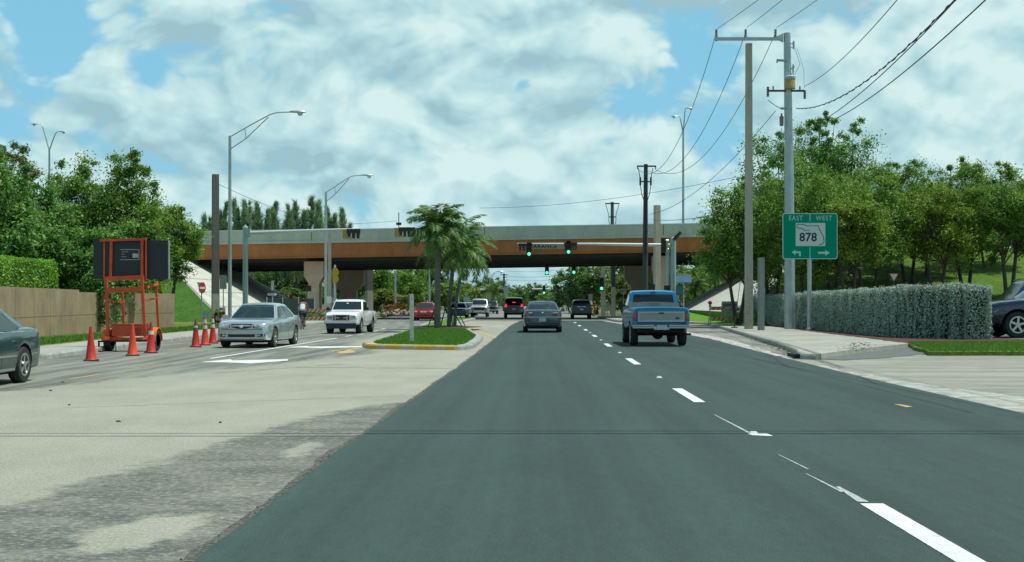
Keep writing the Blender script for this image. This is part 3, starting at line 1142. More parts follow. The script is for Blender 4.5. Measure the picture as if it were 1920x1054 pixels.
def interp_stations(st, n):
    """Catmull-Rom through the stations for a smooth loft"""
    out_ = []
    for i in range(len(st) - 1):
        p0, p1, p2, p3 = [np.array(st[min(max(j, 0), len(st) - 1)], float) for j in (i - 1, i, i + 1, i + 2)]
        for k in range(n):
            t = k / n
            q = p1 + (p2 - p1) * t if np.any(np.abs(p2 - p1)[1:] > 0.12) else 0.5 * ((2 * p1) + (p2 - p0) * t + (2 * p0 - 5 * p1 + 4 * p2 - p3) * t * t + (3 * p1 - p0 - 3 * p2 + p3) * t ** 3)
            q[0] = p1[0] + (p2[0] - p1[0]) * t
            out_.append(tuple(q))
    out_.append(tuple(st[-1]))
    return out_


class Car:
    def __init__(s, name, label, loc, rz, st, gh, wb, wt, belt, axles, tr, hwid, paintm, lower=None, group=None, cat='car', sc=1.0, hb=0.0):
        """st: stations (y, zbottom, ztop, halfwidth); gh: greenhouse side outline (y,z) rear base, rear top, front top, front base
        wb, wt: half widths of the greenhouse at belt and roof"""
        s.root = thing(name, label, cat, loc, rz, group, sc)
        s.pm = paintm
        b = MB()
        b.loft([ring(*q) for q in interp_stations(st, 3)], True)
        me = b.mesh('body', [paintm, M_under], 40)
        o = link('body', me, None)
        # wheel arches cut out of the body shell
        cut = MB()
        for ya in axles:
            for sd_ in (-1, 1):
                cut.lathe([(0.001, -0.3), (tr * 1.17, -0.3), (tr * 1.17, 0.3), (0.001, 0.3)], (sd_ * (hwid - 0.02), ya, tr * 1.02), 'x', 24)
        co = link('cut', cut.mesh('cut', [M_under, M_under]), None)
        md = o.modifiers.new('arch', 'BOOLEAN')
        md.object = co
        md.operation = 'DIFFERENCE'
        md.solver = 'EXACT'
        dg = bpy.context.evaluated_depsgraph_get()
        me2 = bpy.data.meshes.new_from_object(o.evaluated_get(dg))
        bpy.data.objects.remove(o)
        bpy.data.objects.remove(co)
        if len(me2.polygons) < 50:
            me2 = me
        # greenhouse
        g = MB()
        (y0, z0), (y1, z1), (y2, z2), (y3, z3) = gh
        rows = []
        nn = 7
        secs = []
        # ring of the greenhouse at a given y: belt z and roof z
        roof = interp_stations([(y0, z0 + 0.01), (y0 + (y1 - y0) * 0.5, z0 + (z1 - z0) * 0.56), (y0 + (y1 - y0) * 0.9, z0 + (z1 - z0) * 0.955), (y1 + 0.12, z1), ((y1 + y2) / 2, max(z1, z2) + 0.02),
                                (y2 - 0.12, z2), (y2 + (y3 - y2) * 0.12, z2 - (z2 - z3) * 0.06), (y2 + (y3 - y2) * 0.5, z2 - (z2 - z3) * 0.46), (y3, z3 + 0.01)], 3)
        zb_ = belt - 0.12
        zr = max(z1, z2)
        for yy, zz in roof:
            fx = min(1.0, max(0.0, (zz - belt) / (zr - belt)))
            xt = wb + (wt - wb) * fx
            th = max(0.001, zz - belt)
            rr = min(0.07, th * 0.5)
            half = [(0, zb_), (wb, zb_), (wb, min(belt, zz)), (xt + (wb - wt) * rr / max(zr - belt, .1), max(min(belt, zz), zz - rr)), (xt - 0.012, zz - rr * 0.35), (xt - 0.06, zz), (xt * 0.5, zz + 0.018), (0, zz + 0.025)]
            secs.append([(x, yy, z) for x, z in half] + [(-x, yy, z) for x, z in half[-2:0:-1]])
        g.loft(secs, True)
        gme = g.mesh('cab', [paintm])
        bm = bmesh.new()
        bm.from_mesh(me2)
        bm.from_mesh(gme)
        me3 = bpy.data.meshes.new('body')
        bm.to_mesh(me3)
        bm.free()
        me3.materials.append(paintm)
        me3.materials.append(M_under)
        me3.polygons.foreach_set('use_smooth', [True] * len(me3.polygons))
        me3.set_sharp_from_angle(angle=R(34))
        s.body = link('body', me3, s.root)
        bm = bmesh.new()
        bm.from_mesh(me3)
        bmesh.ops.triangulate(bm, faces=bm.faces)
        s.bvh = BVHTree.FromBMesh(bm)
        bm.free()
        s.wb, s.wt, s.belt, s.zr, s.gh = wb, wt, belt, zr, gh
        # floor pan
        u = MB()
        y_a, y_b = st[0][0], st[-1][0]
        u.box((0, (y_a + y_b) / 2, st[len(st) // 2][1] + 0.02), (hwid * 1.45, (y_b - y_a) * 0.86, 0.10))
        u.build('underbody', M_under, s.root)

    def patch(s, name, side, poly, m, off=0.006, thick=0.012, parent=None, step=0.12, smooth=True, label=None, maxd=None):
        """a panel that follows the body: poly in (x,z) for front/rear, (y,z) for left/right, (x,y) for top"""
        bm = bmesh.new()
        vs = [bm.verts.new((u, v, 0)) for u, v in poly]
        bm.faces.new(vs)
        us = [p[0] for p in poly]
        vv = [p[1] for p in poly]
        for ax, lo, hi in ((0, min(us), max(us)), (1, min(vv), max(vv))):
            k = int((hi - lo) / step)
            for i in range(1, k + 1):
                c = lo + (hi - lo) * i / (k + 1)
                no = (1, 0, 0) if ax == 0 else (0, 1, 0)
                co = (c, 0, 0) if ax == 0 else (0, c, 0)
                bmesh.ops.bisect_plane(bm, geom=bm.verts[:] + bm.edges[:] + bm.faces[:], plane_co=co, plane_no=no)
        depths = {}
        for v in bm.verts:
            u, w = v.co.x, v.co.y
            if side == 'front':
                o, d = Vector((u, 9, w)), Vector((0, -1, 0))
            elif side == 'rear':
                o, d = Vector((u, -9, w)), Vector((0, 1, 0))
            elif side == 'left':
                o, d = Vector((-9, u, w)), Vector((1, 0, 0))
            elif side == 'right':
                o, d = Vector((9, u, w)), Vector((-1, 0, 0))
            else:
                o, d = Vector((u, w, 9)), Vector((0, 0, -1))
            hit = s.bvh.ray_cast(o, d)
            if hit[0] is None:
                near = s.bvh.find_nearest(o + d * 8.0)
                dist = (near[0] - o).dot(d)
            else:
                dist = (hit[0] - o).dot(d)
            depths[v] = (o, d, dist)
        ds = sorted(q[2] for q in depths.values())
        med = ds[len(ds) // 2]
        for v, (o, d, dist) in depths.items():
            if maxd is not None:
                dist = min(max(dist, med - maxd), med + maxd)
            v.co = o + d * (dist - off)
        dvec = list(depths.values())[0][1]
        r = bmesh.ops.extrude_face_region(bm, geom=bm.faces[:])
        for v in [g_ for g_ in r['geom'] if isinstance(g_, bmesh.types.BMVert)]:
            v.co += dvec * (thick + off)
        bmesh.ops.recalc_face_normals(bm, faces=bm.faces)
        me = bpy.data.meshes.new(name)
        bm.to_mesh(me)
        bm.free()
        me.materials.append(m)
        if smooth:
            me.polygons.foreach_set('use_smooth', [True] * len(me.polygons))
            me.set_sharp_from_angle(angle=R(35))
        o = link(name, me, parent or s.root)
        if label:
            o['label'] = label
        return o

    def both(s, name, side, poly, m, **k):
        """front/rear patch and its mirror image"""
        a = s.patch(name, side, poly, m, **k)
        c = s.patch(name, side, [(-u, v) for u, v in reversed(poly)], m, **k)
        return a, c

    def sides(s, name, poly, m, **k):
        return s.patch(name, 'right', poly, m, **k), s.patch(name, 'left', poly, m, **k)

    def rect(s, name, side, c, w, h, m, **k):
        return s.patch(name, side, [(c[0] - w / 2, c[1] - h / 2), (c[0] + w / 2, c[1] - h / 2), (c[0] + w / 2, c[1] + h / 2), (c[0] - w / 2, c[1] + h / 2)], m, **k)

    def oval(s, name, side, c, w, h, m, n=16, **k):
        return s.patch(name, side, [(c[0] + w / 2 * math.cos(2 * math.pi * i / n), c[1] + h / 2 * math.sin(2 * math.pi * i / n)) for i in range(n)], m, **k)

    def wheels(s, axles, track, r, wd=0.21, rimm=None, rr=0.64, spokes=5, which=(-1, 1)):
        for ya in axles:
            for sd_ in which:
                t_ = MB()
                prof = [(r * rr, -wd / 2), (r * 0.93, -wd / 2), (r, -wd * 0.36), (r * 1.0, wd * 0.36), (r * 0.93, wd / 2), (r * rr, wd / 2), (r * rr, -wd / 2)]
                t_.lathe(prof, (0, 0, 0), 'x', 28, cap=False)
                w_ = t_.build('wheel', M_rub, s.root, smooth=40)
                w_.location = (sd_ * track, ya, r)
                rb = MB()
                R_ = r * rr
                xo = sd_ * (wd / 2 - 0.01)
                rb.lathe([(R_ * 1.01, xo - sd_ * 0.05), (R_ * 1.01, xo + sd_ * 0.012), (R_ * 0.86, xo + sd_ * 0.012), (R_ * 0.84, xo - sd_ * 0.05), (R_ * 1.01, xo - sd_ * 0.05)], (0, 0, 0), 'x', 28, cap=False)
                for q in range(spokes):
                    a = 2 * math.pi * q / spokes + 0.4
                    rb.box((xo - sd_ * 0.012, R_ * 0.5 * math.cos(a), R_ * 0.5 * math.sin(a)), (0.03, R_ * 0.86, R_ * 0.27), rx=a, taper=1.0)
                rb.lathe([(R_ * 0.26, xo - 0.02), (R_ * 0.26, xo + 0.02)], (0, 0, 0), 'x', 12)
                rb.build('rim', rimm or M_rim, w_, smooth=30)
                db = MB()
                db.lathe([(R_ * 0.98, xo - sd_ * 0.06), (R_ * 0.98, xo - sd_ * 0.05)], (0, 0, 0), 'x', 20)
                db.build('brake_disc', M_under, w_)

    def mirrors(s, y, z, x, m, sz=(0.2, 0.12, 0.14)):
        for sd_ in (-1, 1):
            b = MB()
            b.box((sd_ * (x + sz[0] / 2 + 0.03), y, z), sz, taper=0.82)
            b.box((sd_ * (x + 0.0), y, z - 0.03), (0.12, 0.05, 0.05))
            b.build('mirror', m, s.root, smooth=50)

    def seams(s, ys, z0, z1, m=None):
        m = m or M_under
        for y in ys:
            s.sides('door_seam', [(y - 0.006, z0), (y + 0.006, z0), (y + 0.006, z1), (y - 0.006, z1)], m, off=0.002, thick=0.003)

    def side_windows(s, segs, m=M_glass):
        for poly in segs:
            s.sides('side_window', poly, m, off=0.004, thick=0.006, step=0.5)


# station lists: local y from the tail (-) to the nose (+)
def sedan_stations(L=4.8, W=1.79, hood=0.94, trunk=1.02, belt=0.93, zb=0.20):
    h, w = L / 2, W / 2
    return [(-h, 0.34, trunk - 0.12, w * 0.80), (-h + 0.05, 0.28, trunk - 0.05, w * 0.90), (-h + 0.22, 0.24, trunk - 0.01, w * 0.965), (-h + 0.7, zb, trunk, w * 0.99), (-h + 1.2, zb, trunk - 0.01, w),
            (0, zb - 0.01, belt, w), (h - 1.5, zb, belt - 0.0, w * 0.995), (h - 1.0, zb, hood - 0.02, w * 0.985), (h - 0.5, zb + 0.02, hood - 0.06, w * 0.97), (h - 0.2, zb + 0.03, hood - 0.11, w * 0.93), (h - 0.06, zb + 0.05, hood - 0.16, w * 0.87), (h, zb + 0.09, hood - 0.23, w * 0.80)]


def sedan(name, label, loc, rz, pm, sc=1.0, group=None, L=4.8, W=1.79, roofz=1.42, style='plain', tr=0.31, glass=None):
    glass = glass or M_glass
    h, w = L / 2, W / 2
    belt = 0.93
    gh = [(-h + 0.62, 1.0), (-h + 1.42, roofz - 0.03), (h - 2.15, roofz - 0.02), (h - 1.32, 0.93)]
    st = sedan_stations(L, W)
    ax = (-h + 1.02, h - 0.93)
    c = Car(name, label, loc, rz, st, gh, w * 0.90, w * 0.66, belt, ax, tr, w, pm, sc=sc, group=group)
    c.wheels(ax, w - 0.115, tr)
    zr = roofz
    # windscreen and rear window, trapezoids seen from the front and the rear
    c.patch('windscreen', 'front', [(-w * 0.80, 0.965), (w * 0.80, 0.965), (w * 0.76, 1.08), (w * 0.60, zr - 0.065), (0, zr - 0.045), (-w * 0.60, zr - 0.065), (-w * 0.76, 1.08)], glass, off=0.006, step=0.2)
    c.patch('rear_window', 'rear', [(-w * 0.76, 1.055), (w * 0.76, 1.055), (w * 0.58, zr - 0.075), (-w * 0.58, zr - 0.075)], glass, off=0.006, step=0.2)
    ym = -0.28
    z1 = zr - 0.10
    c.side_windows([[(ym + 0.04, belt + 0.03), (h - 1.52, belt + 0.02), (h - 2.12, z1 - 0.02), (ym + 0.04, z1)],
                    [(-h + 1.22, belt + 0.05), (ym - 0.04, belt + 0.03), (ym - 0.04, z1), (-h + 1.55, z1 - 0.01)],
                    [(-h + 0.98, belt + 0.09), (-h + 1.17, belt + 0.06), (-h + 1.48, z1 - 0.03), (-h + 1.42, z1 - 0.06)]], glass)
    c.mirrors(h - 1.62, 0.99, w * 0.95, pm)
    c.seams((ym, h - 1.42), 0.30, 0.90)
    for y in (ym + 0.16, -h + 1.35):
        c.sides('door_handle', [(y, 0.77), (y + 0.2, 0.77), (y + 0.2, 0.80), (y, 0.80)], M_chrome if style == 'teal' else pm, off=0.025)
    return c, h, w


def rear_lights(c, h, w, pm, strip_=True):
    c.both('tail_light', 'rear', [(w * 0.50, 0.74), (w * 0.935, 0.74), (w * 0.925, 0.87), (w * 0.80, 0.90), (w * 0.50, 0.86)], M_redl, off=0.012, thick=0.02)
    c.both('reverse_light', 'rear', [(w * 0.50, 0.862), (w * 0.80, 0.902), (w * 0.90, 0.885), (w * 0.86, 0.92), (w * 0.52, 0.915)], M_headl, off=0.012, thick=0.02)
    c.rect('number_plate', 'rear', (0, 0.58), 0.31, 0.16, M_plate, off=0.015)
    c.rect('bumper_trim', 'rear', (0, 0.70), w * 1.84, 0.035, pm, off=0.03, thick=0.03)
    c.rect('bumper', 'rear', (0, 0.36), w * 1.66, 0.11, M_under, off=0.01)
    c.oval('emblem', 'rear', (0, 0.905), 0.09, 0.06, M_chrome, off=0.012)
    b = MB()
    b.tube([(0.45, -h - 0.03, 0.24), (0.45, -h + 0.5, 0.24)], 0.03)
    b.build('exhaust', M_under, c.root)


P_silver = paint('silver blue paint', (0.43, 0.53, 0.54), 0.6, 0.24)
P_slate = paint('dark slate paint', (0.045, 0.075, 0.095), 0.5, 0.28)
P_teal = paint('dark green paint', (0.022, 0.068, 0.068), 0.5, 0.25)
P_white = paint('white paint', (0.70, 0.73, 0.72), 0.0, 0.35)
P_blue = mat('bright blue paint', (0.0, 0.165, 0.33), 0.33, 0.15, coat=0.35)
P_blue2 = paint('shaded blue paint two tone', (0.10, 0.165, 0.185), 0.3, 0.35)
P_grey = mat('two tone grey panel', (0.27, 0.30, 0.265), 0.45, 0.2, var=0.05, scale=3)
P_navy = paint('dark navy paint', (0.018, 0.030, 0.055), 0.5, 0.25)
P_black = paint('black paint', (0.010, 0.014, 0.015), 0.3, 0.25)
P_red = paint('red paint', (0.36, 0.006, 0.018), 0.2, 0.28)
P_pale = paint('pale silver paint', (0.42, 0.46, 0.45), 0.5, 0.32)

# --- silver sedan driving towards the camera
p = Vector((XD(468, 42.7), 42.7, 0))
rzs = R(180 - 3.2)
c, h, w = sedan('silver_sedan', 'silver blue sedan driving towards the camera beside the traffic cones', (p.x - 0.13, p.y + 2.4, 0.003), rzs, P_silver, tr=0.325, roofz=1.45)
c.both('headlight_surround', 'front', [(w * 0.42, 0.655), (w * 0.62, 0.635), (w * 0.955, 0.66), (w * 0.955, 0.775), (w * 0.80, 0.815), (w * 0.50, 0.80), (w * 0.44, 0.76)], M_black, off=0.006, thick=0.02, step=0.1)
c.both('headlight', 'front', [(w * 0.45, 0.665), (w * 0.62, 0.65), (w * 0.94, 0.675), (w * 0.94, 0.765), (w * 0.80, 0.80), (w * 0.50, 0.785), (w * 0.46, 0.75)], M_headl, off=0.014, thick=0.03, step=0.1)
c.both('indicator', 'front', [(w * 0.82, 0.672), (w * 0.945, 0.685), (w * 0.94, 0.755), (w * 0.88, 0.765)], M_amber, off=0.020, thick=0.03)
c.patch('grille', 'front', [(-w * 0.40, 0.765), (-w * 0.34, 0.665), (-w * 0.14, 0.625), (w * 0.14, 0.625), (w * 0.34, 0.665), (w * 0.40, 0.765), (w * 0.37, 0.79), (-w * 0.37, 0.79)], M_black, off=0.010)
c.rect('grille_bar', 'front', (0, 0.71), w * 0.66, 0.022, M_chrome, off=0.022)
c.oval('emblem', 'front', (0, 0.708), 0.13, 0.10, M_chrome, off=0.032)
c.patch('air_intake', 'front', [(-w * 0.50, 0.45), (w * 0.50, 0.45), (w * 0.48, 0.355), (-w * 0.48, 0.355)], M_black, off=0.006)
c.both('fog_light', 'front', [(w * 0.58, 0.46), (w * 0.86, 0.46), (w * 0.84, 0.38), (w * 0.60, 0.35)], M_black, off=0.006)
for sx in (-1, 1):
    c.oval('fog_lamp', 'front', (sx * w * 0.65, 0.415), 0.10, 0.07, M_headl, off=0.014)
c.rect('bumper_line', 'front', (0, 0.60), w * 1.72, 0.014, M_black, off=0.008)
c.oval('rear_view_mirror', 'front', (0, 1.28), 0.2, 0.07, M_black, off=0.014)

# --- dark green sedan leaving the picture at the left
c, h, w = sedan('green_sedan', 'dark green sedan cut by the left edge of the photo, driving past the old pavement', (-10.33, 23.2, 0.003), R(180), P_teal, L=4.75, W=1.80, tr=0.335, style='teal')
c.both('tail_light', 'rear', [(w * 0.50, 0.80), (w * 0.93, 0.80), (w * 0.93, 0.95), (w * 0.50, 0.93)], M_redl, off=0.012, thick=0.03)
c.sides('tail_light', [(-h + 0.04, 0.80), (-h + 0.28, 0.82), (-h + 0.20, 0.92), (-h + 0.06, 0.93)], M_redl, off=0.008)
c.rect('number_plate', 'rear', (0, 0.60), 0.31, 0.16, M_plate, off=0.015)
c.sides('body_moulding', [(-h + 1.42, 0.50), (h - 1.4, 0.50), (h - 1.4, 0.53), (-h + 1.42, 0.53)], M_chrome, off=0.01, step=0.5)
c.sides('sill_trim', [(-h + 1.46, 0.25), (h - 1.4, 0.25), (h - 1.4, 0.29), (-h + 1.46, 0.29)], P_silver, off=0.01, step=0.5)
c.sides('window_trim', [(-h + 0.95, 0.945), (h - 1.5, 0.925), (h - 1.5, 0.940), (-h + 0.95, 0.96)], M_chrome, off=0.008, step=0.5)

# --- dark sedan ahead in our lane
D0 = 64.0
c, h, w = sedan('slate_sedan', 'dark slate sedan seen from behind in the left lane ahead of the camera', (XD(1017, D0), D0 + 1.35, 0.035), 0, P_slate, sc=1.055, tr=0.32)
rear_lights(c, h, w, P_silver)

# --- far copies of the plain sedan, with lights at both ends
c, h, w = sedan('red_car', 'red car facing the camera in the shade of the bridge behind the palms', (XD(794, 104), 106.4, 0.012), R(180), P_red, sc=1.0)
c.both('headlight', 'front', [(w * 0.55, 0.64), (w * 0.92, 0.67), (w * 0.90, 0.78), (w * 0.55, 0.76)], M_headl, off=0.012)
c.rect('grille', 'front', (0, 0.70), 0.5, 0.08, M_chrome, off=0.012)
c.rect('air_intake', 'front', (0, 0.40), 1.0, 0.09, M_black, off=0.01)
red_root = c.root
c, h, w = sedan('teal_car', 'dark blue car facing the camera, just right of the palm trunks', (XD(857, 122), 124.5, 0.014), R(180), P_slate, sc=1.0)
c.both('headlight', 'front', [(w * 0.55, 0.64), (w * 0.92, 0.67), (w * 0.90, 0.78), (w * 0.55, 0.76)], M_headl, off=0.012)
c.rect('grille', 'front', (0, 0.70), 0.5, 0.08, M_black, off=0.012)
r2 = dup(c.root, 'pale silver car facing the camera between the dark blue car and the white pickup', (XD(878, 140), 142, 0.014), R(180))
r2.name = 'silver_car'
for ch in r2.children:
    if ch.name.startswith('body') or ch.name.startswith('mirror') or ch.name.startswith('door_handle'):
        ch.data = ch.data.copy()
        ch.data.materials[0] = P_pale


# --- pickups and utility vehicles
def truck(name, label, loc, rz, pm, L, W, roofz, hood, bedz, cab, tr, sc=1.0, cat='pickup truck', zb=0.42, front_y=None, wt=0.78):
    """cab = (rear y, front-top y, windscreen base y) in local y"""
    h, w = L / 2, W / 2
    st = [(-h, zb + 0.04, bedz - 0.02, w * 0.955), (-h + 0.06, zb, bedz, w * 0.985), (-h + 0.8, zb, bedz, w), (cab[0] - 0.1, zb, bedz, w), (cab[0] + 0.05, zb - 0.06, bedz - 0.02, w), (cab[2] - 0.2, zb - 0.06, bedz - 0.04, w * 0.99),
          (cab[2] + 0.1, zb, hood, w * 0.98), (h - 0.35, zb, hood - 0.06, w * 0.96), (h - 0.12, zb, hood - 0.11, w * 0.93), (h, zb + 0.02, hood - 0.20, w * 0.88)]
    gh = [(cab[0], bedz + 0.02), (cab[0] + 0.12, roofz - 0.03), (cab[1], roofz - 0.02), (cab[2], hood + 0.0)]
    ax = (-h + 1.15, h - 0.85)
    c = Car(name, label, loc, rz, st, gh, w * 0.93, w * wt, bedz - 0.03, ax, tr, w, pm, sc=sc, cat=cat)
    c.wheels(ax, w - 0.15, tr, 0.25, spokes=6)
    return c, h, w


# blue and grey pickup, rear view
D0 = 43.4
c, h, w = truck('blue_pickup', 'blue and grey pickup truck seen from behind in the right lane', (XD(1238.5, D0), D0 + 2.6, 0.036), R(0.4), P_blue, 5.3, 1.92, 1.85, 1.22, 1.27, (0.0, 0.95, 1.55), 0.385, wt=0.80, zb=0.60)
c.rect('tailgate', 'rear', (0, 1.0), w * 1.66, 0.50, P_blue, off=0.012)
tg = c.patch('tailgate_panel', 'rear', [(-w * 0.76, 0.84), (w * 0.76, 0.84), (w * 0.76, 1.12), (-w * 0.76, 1.12)], P_grey, off=0.018)
for nm, cc_, ww, hh in (('chrome_trim', (0, 1.128), w * 1.56, 0.018), ('chrome_trim', (0, 0.832), w * 1.56, 0.018), ('chrome_trim', (-w * 0.77, 0.98), 0.018, 0.30), ('chrome_trim', (w * 0.77, 0.98), 0.018, 0.30)):
    c.rect(nm, 'rear', cc_, ww, hh, M_chrome, off=0.026)
c.rect('tailgate_handle', 'rear', (0, 1.095), 0.17, 0.055, M_black, off=0.035)
c.oval('emblem', 'rear', (w * 0.55, 0.925), 0.17, 0.07, mat('blue emblem', (0.02, 0.05, 0.15), 0.3), off=0.03)
c.both('tail_light', 'rear', [(w * 0.84, 0.83), (w * 0.965, 0.83), (w * 0.965, 1.17), (w * 0.84, 1.17)], M_redl, off=0.022, thick=0.03)
c.rect('lower_trim', 'rear', (0, 0.755), w * 1.66, 0.09, mat('deep blue trim', (0.004, 0.06, 0.17), 0.35, coat=0.5), off=0.012)
b = MB()
b.prism([(-w * 0.97, 0.60), (-0.27, 0.60), (-0.24, 0.55), (0.24, 0.55), (0.27, 0.60), (w * 0.97, 0.60), (w * 0.985, 0.70), (0.27, 0.71), (0.24, 0.655), (-0.24, 0.655), (-0.27, 0.71), (-w * 0.985, 0.70)], 'y', -h - 0.16, -h + 0.05)
bp = b.build('rear_bumper', mat('dull chrome', (0.40, 0.44, 0.42), 0.3, 0.8), c.root)
b = MB()
b.box((0, -h - 0.165, 0.655), (w * 1.9, 0.012, 0.014))
b.build('bumper_groove', M_black, bp)
b = MB()
b.box((0, -h - 0.175, 0.625), (0.33, 0.02, 0.155))
b.build('number_plate', M_plate, bp)
for sx in (-1, 1):
    b = MB()
    b.ball((sx * 0.24, -h - 0.18, 0.63), 0.028)
    b.build('plate_lamp', M_headl, bp)
c.patch('rear_window', 'rear', [(-w * 0.76, 1.34), (w * 0.76, 1.34), (w * 0.70, 1.72), (-w * 0.70, 1.72)], M_glassd, off=0.01)
c.rect('brake_light', 'rear', (0, 1.79), 0.18, 0.05, M_black, off=0.02)
c.patch('windscreen', 'front', [(-w * 0.80, 1.29), (w * 0.80, 1.29), (w * 0.70, 1.77), (-w * 0.70, 1.77)], M_glass)
c.side_windows([[(0.28, 1.30), (1.40, 1.30), (0.98, 1.74), (0.28, 1.74)]])
c.mirrors(1.35, 1.36, w * 0.97, M_black, (0.16, 0.1, 0.22))
b = MB()
b.prism([(-w * 0.90, 1.27), (w * 0.90, 1.27), (w * 0.89, 1.425), (0.25, 1.462), (-0.25, 1.462), (-w * 0.89, 1.425)], 'y', -0.42, -0.06)
tb = b.build('tool_box', mat('beige bed cover', (0.27, 0.26, 0.20), 0.6, var=0.06, scale=3), c.root)
b = MB()
b.box((0, -0.425, 1.37), (0.36, 0.02, 0.13))
b.build('box_lid', mat('beige lid', (0.20, 0.195, 0.155), 0.6), tb)
b = MB()
b.ball((0, -h + 1.15, 0.40), 0.2)
b.tube([(-w + 0.2, -h + 1.15, 0.385), (w - 0.2, -h + 1.15, 0.385)], 0.06)
b.build('rear_axle', M_under, c.root, smooth=50)
b = MB()
b.box((0, -h + 0.6, 0.53), (w * 1.5, 1.1, 0.16))
b.box((-0.42, -h + 0.2, 0.44), (0.05, 0.3, 0.08))
b.build('frame', M_under, c.root)
b = MB()
b.tube([(0.55, -h + 1.4, 0.40), (0.6, -h + 0.3, 0.40), (w + 0.02, -h + 0.1, 0.40)], 0.035)
b.build('exhaust', M_under, c.root)
c.sides('side_panel', [(-h + 0.1, 0.66), (1.9, 0.66), (1.9, 1.02), (-h + 0.1, 1.02)], P_grey, off=0.004, step=0.3, thick=0.004)

# white pickup towards the camera
D0 = 61.8
c, h, w = truck('white_pickup', 'white pickup truck coming towards the camera behind the silver sedan', (XD(650.8, D0) - 0.14, D0 + 2.45, 0.003), R(180 - 3.2), P_white, 4.9, 1.68, 1.60, 1.06, 1.04, (-0.35, 0.60, 1.1), 0.36, zb=0.40, wt=0.80)
c.patch('windscreen', 'front', [(-w * 0.83, 1.13), (w * 0.83, 1.13), (w * 0.74, 1.51), (-w * 0.74, 1.51)], M_glass, off=0.01)
c.side_windows([[(-0.2, 1.08), (0.98, 1.08), (0.62, 1.50), (-0.2, 1.50)]])
c.patch('grille', 'front', [(-w * 0.46, 0.63), (w * 0.46, 0.63), (w * 0.44, 0.87), (-w * 0.44, 0.87)], M_black, off=0.008)
for nm, cc_, ww, hh in (('grille_frame', (0, 0.88), w * 0.96, 0.035), ('grille_frame', (0, 0.625), w * 0.80, 0.04), ('grille_frame', (-w * 0.34, 0.75), 0.045, 0.24), ('grille_frame', (w * 0.34, 0.75), 0.045, 0.24), ('grille_frame', (0, 0.75), w * 0.68, 0.04)):
    c.rect(nm, 'front', cc_, ww, hh, M_chrome, off=0.03)
c.oval('emblem', 'front', (0, 0.75), 0.19, 0.075, MATS['blue emblem'], off=0.045)
c.both('headlight', 'front', [(w * 0.50, 0.65), (w * 0.90, 0.67), (w * 0.92, 0.83), (w * 0.50, 0.85)], M_headl, off=0.014, thick=0.03)
c.patch('bumper', 'front', [(-w * 0.99, 0.46), (-w * 0.80, 0.40), (w * 0.80, 0.40), (w * 0.99, 0.46), (w * 0.97, 0.60), (-w * 0.97, 0.60)], P_white, off=0.07, thick=0.08, maxd=0.12)
b = MB()
b.prism([(-w * 0.80, 0.24), (w * 0.80, 0.24), (w * 0.86, 0.49), (-w * 0.86, 0.49)], 'y', h - 0.1, h + 0.085)
b.build('lower_bumper', mat('dark blue plastic', (0.012, 0.018, 0.045), 0.6), c.root)
c.mirrors(0.95, 1.16, w * 0.98, M_black, (0.17, 0.1, 0.15))
c.seams((-0.28, 1.05), 0.45, 1.0)
c.oval('rear_view_mirror', 'front', (0.02, 1.43), 0.12, 0.05, M_plate, off=0.016)


def suv(name, label, loc, rz, pm, L, W, roofz, sc=1.0, cat='sports utility vehicle', glass=M_glassd, tr=0.37, hood=1.12):
    h, w = L / 2, W / 2
    belt = 1.08
    st = [(-h, 0.48, belt - 0.03, w * 0.92), (-h + 0.08, 0.40, belt, w * 0.97), (-h + 0.6, 0.36, belt, w), (0, 0.34, belt, w), (h - 1.5, 0.34, belt, w * 0.99), (h - 1.2, 0.36, hood - 0.02, w * 0.985),
          (h - 0.4, 0.38, hood - 0.10, w * 0.95), (h - 0.12, 0.40, hood - 0.17, w * 0.90), (h, 0.44, hood - 0.28, w * 0.82)]
    gh = [(-h + 0.05, belt + 0.02), (-h + 0.28, roofz - 0.04), (h - 2.0, roofz - 0.02), (h - 1.3, hood - 0.02)]
    ax = (-h + 0.95, h - 0.88)
    c = Car(name, label, loc, rz, st, gh, w * 0.94, w * 0.78, belt, ax, tr, w, pm, sc=sc, cat=cat)
    c.wheels(ax, w - 0.13, tr, 0.24, spokes=5)
    c.patch('windscreen', 'front', [(-w * 0.84, 1.16), (w * 0.84, 1.16), (w * 0.70, roofz - 0.09), (-w * 0.70, roofz - 0.09)], glass)
    c.patch('rear_window', 'rear', [(-w * 0.80, 1.16), (w * 0.80, 1.16), (w * 0.68, roofz - 0.12), (-w * 0.68, roofz - 0.12)], glass)
    z1 = roofz - 0.11
    c.side_windows([[(0.0, belt + 0.05), (h - 1.55, belt + 0.05), (h - 2.02, z1), (0.0, z1)], [(-1.05, belt + 0.05), (-0.08, belt + 0.05), (-0.08, z1), (-1.05, z1)], [(-h + 0.35, belt + 0.06), (-1.13, belt + 0.05), (-1.13, z1), (-h + 0.50, z1)]], glass)
    c.mirrors(h - 1.62, 1.16, w * 0.97, pm, (0.18, 0.1, 0.15))
    c.seams((-0.04, -1.09, h - 1.45), 0.45, 1.05)
    c.both('tail_light', 'rear', [(w * 0.84, 1.00), (w * 0.96, 1.00), (w * 0.94, 1.16), (w * 0.84, 1.16)], M_redl, off=0.02, thick=0.03)
    c.rect('number_plate', 'rear', (0, 0.83), 0.31, 0.15, M_plate, off=0.015)
    c.both('headlight', 'front', [(w * 0.55, 0.72), (w * 0.92, 0.74), (w * 0.94, 0.90), (w * 0.60, 0.88)], M_headl, off=0.02, thick=0.03)
    c.rect('grille', 'front', (0, 0.80), w * 0.9, 0.16, M_chrome, off=0.012)
    return c, h, w


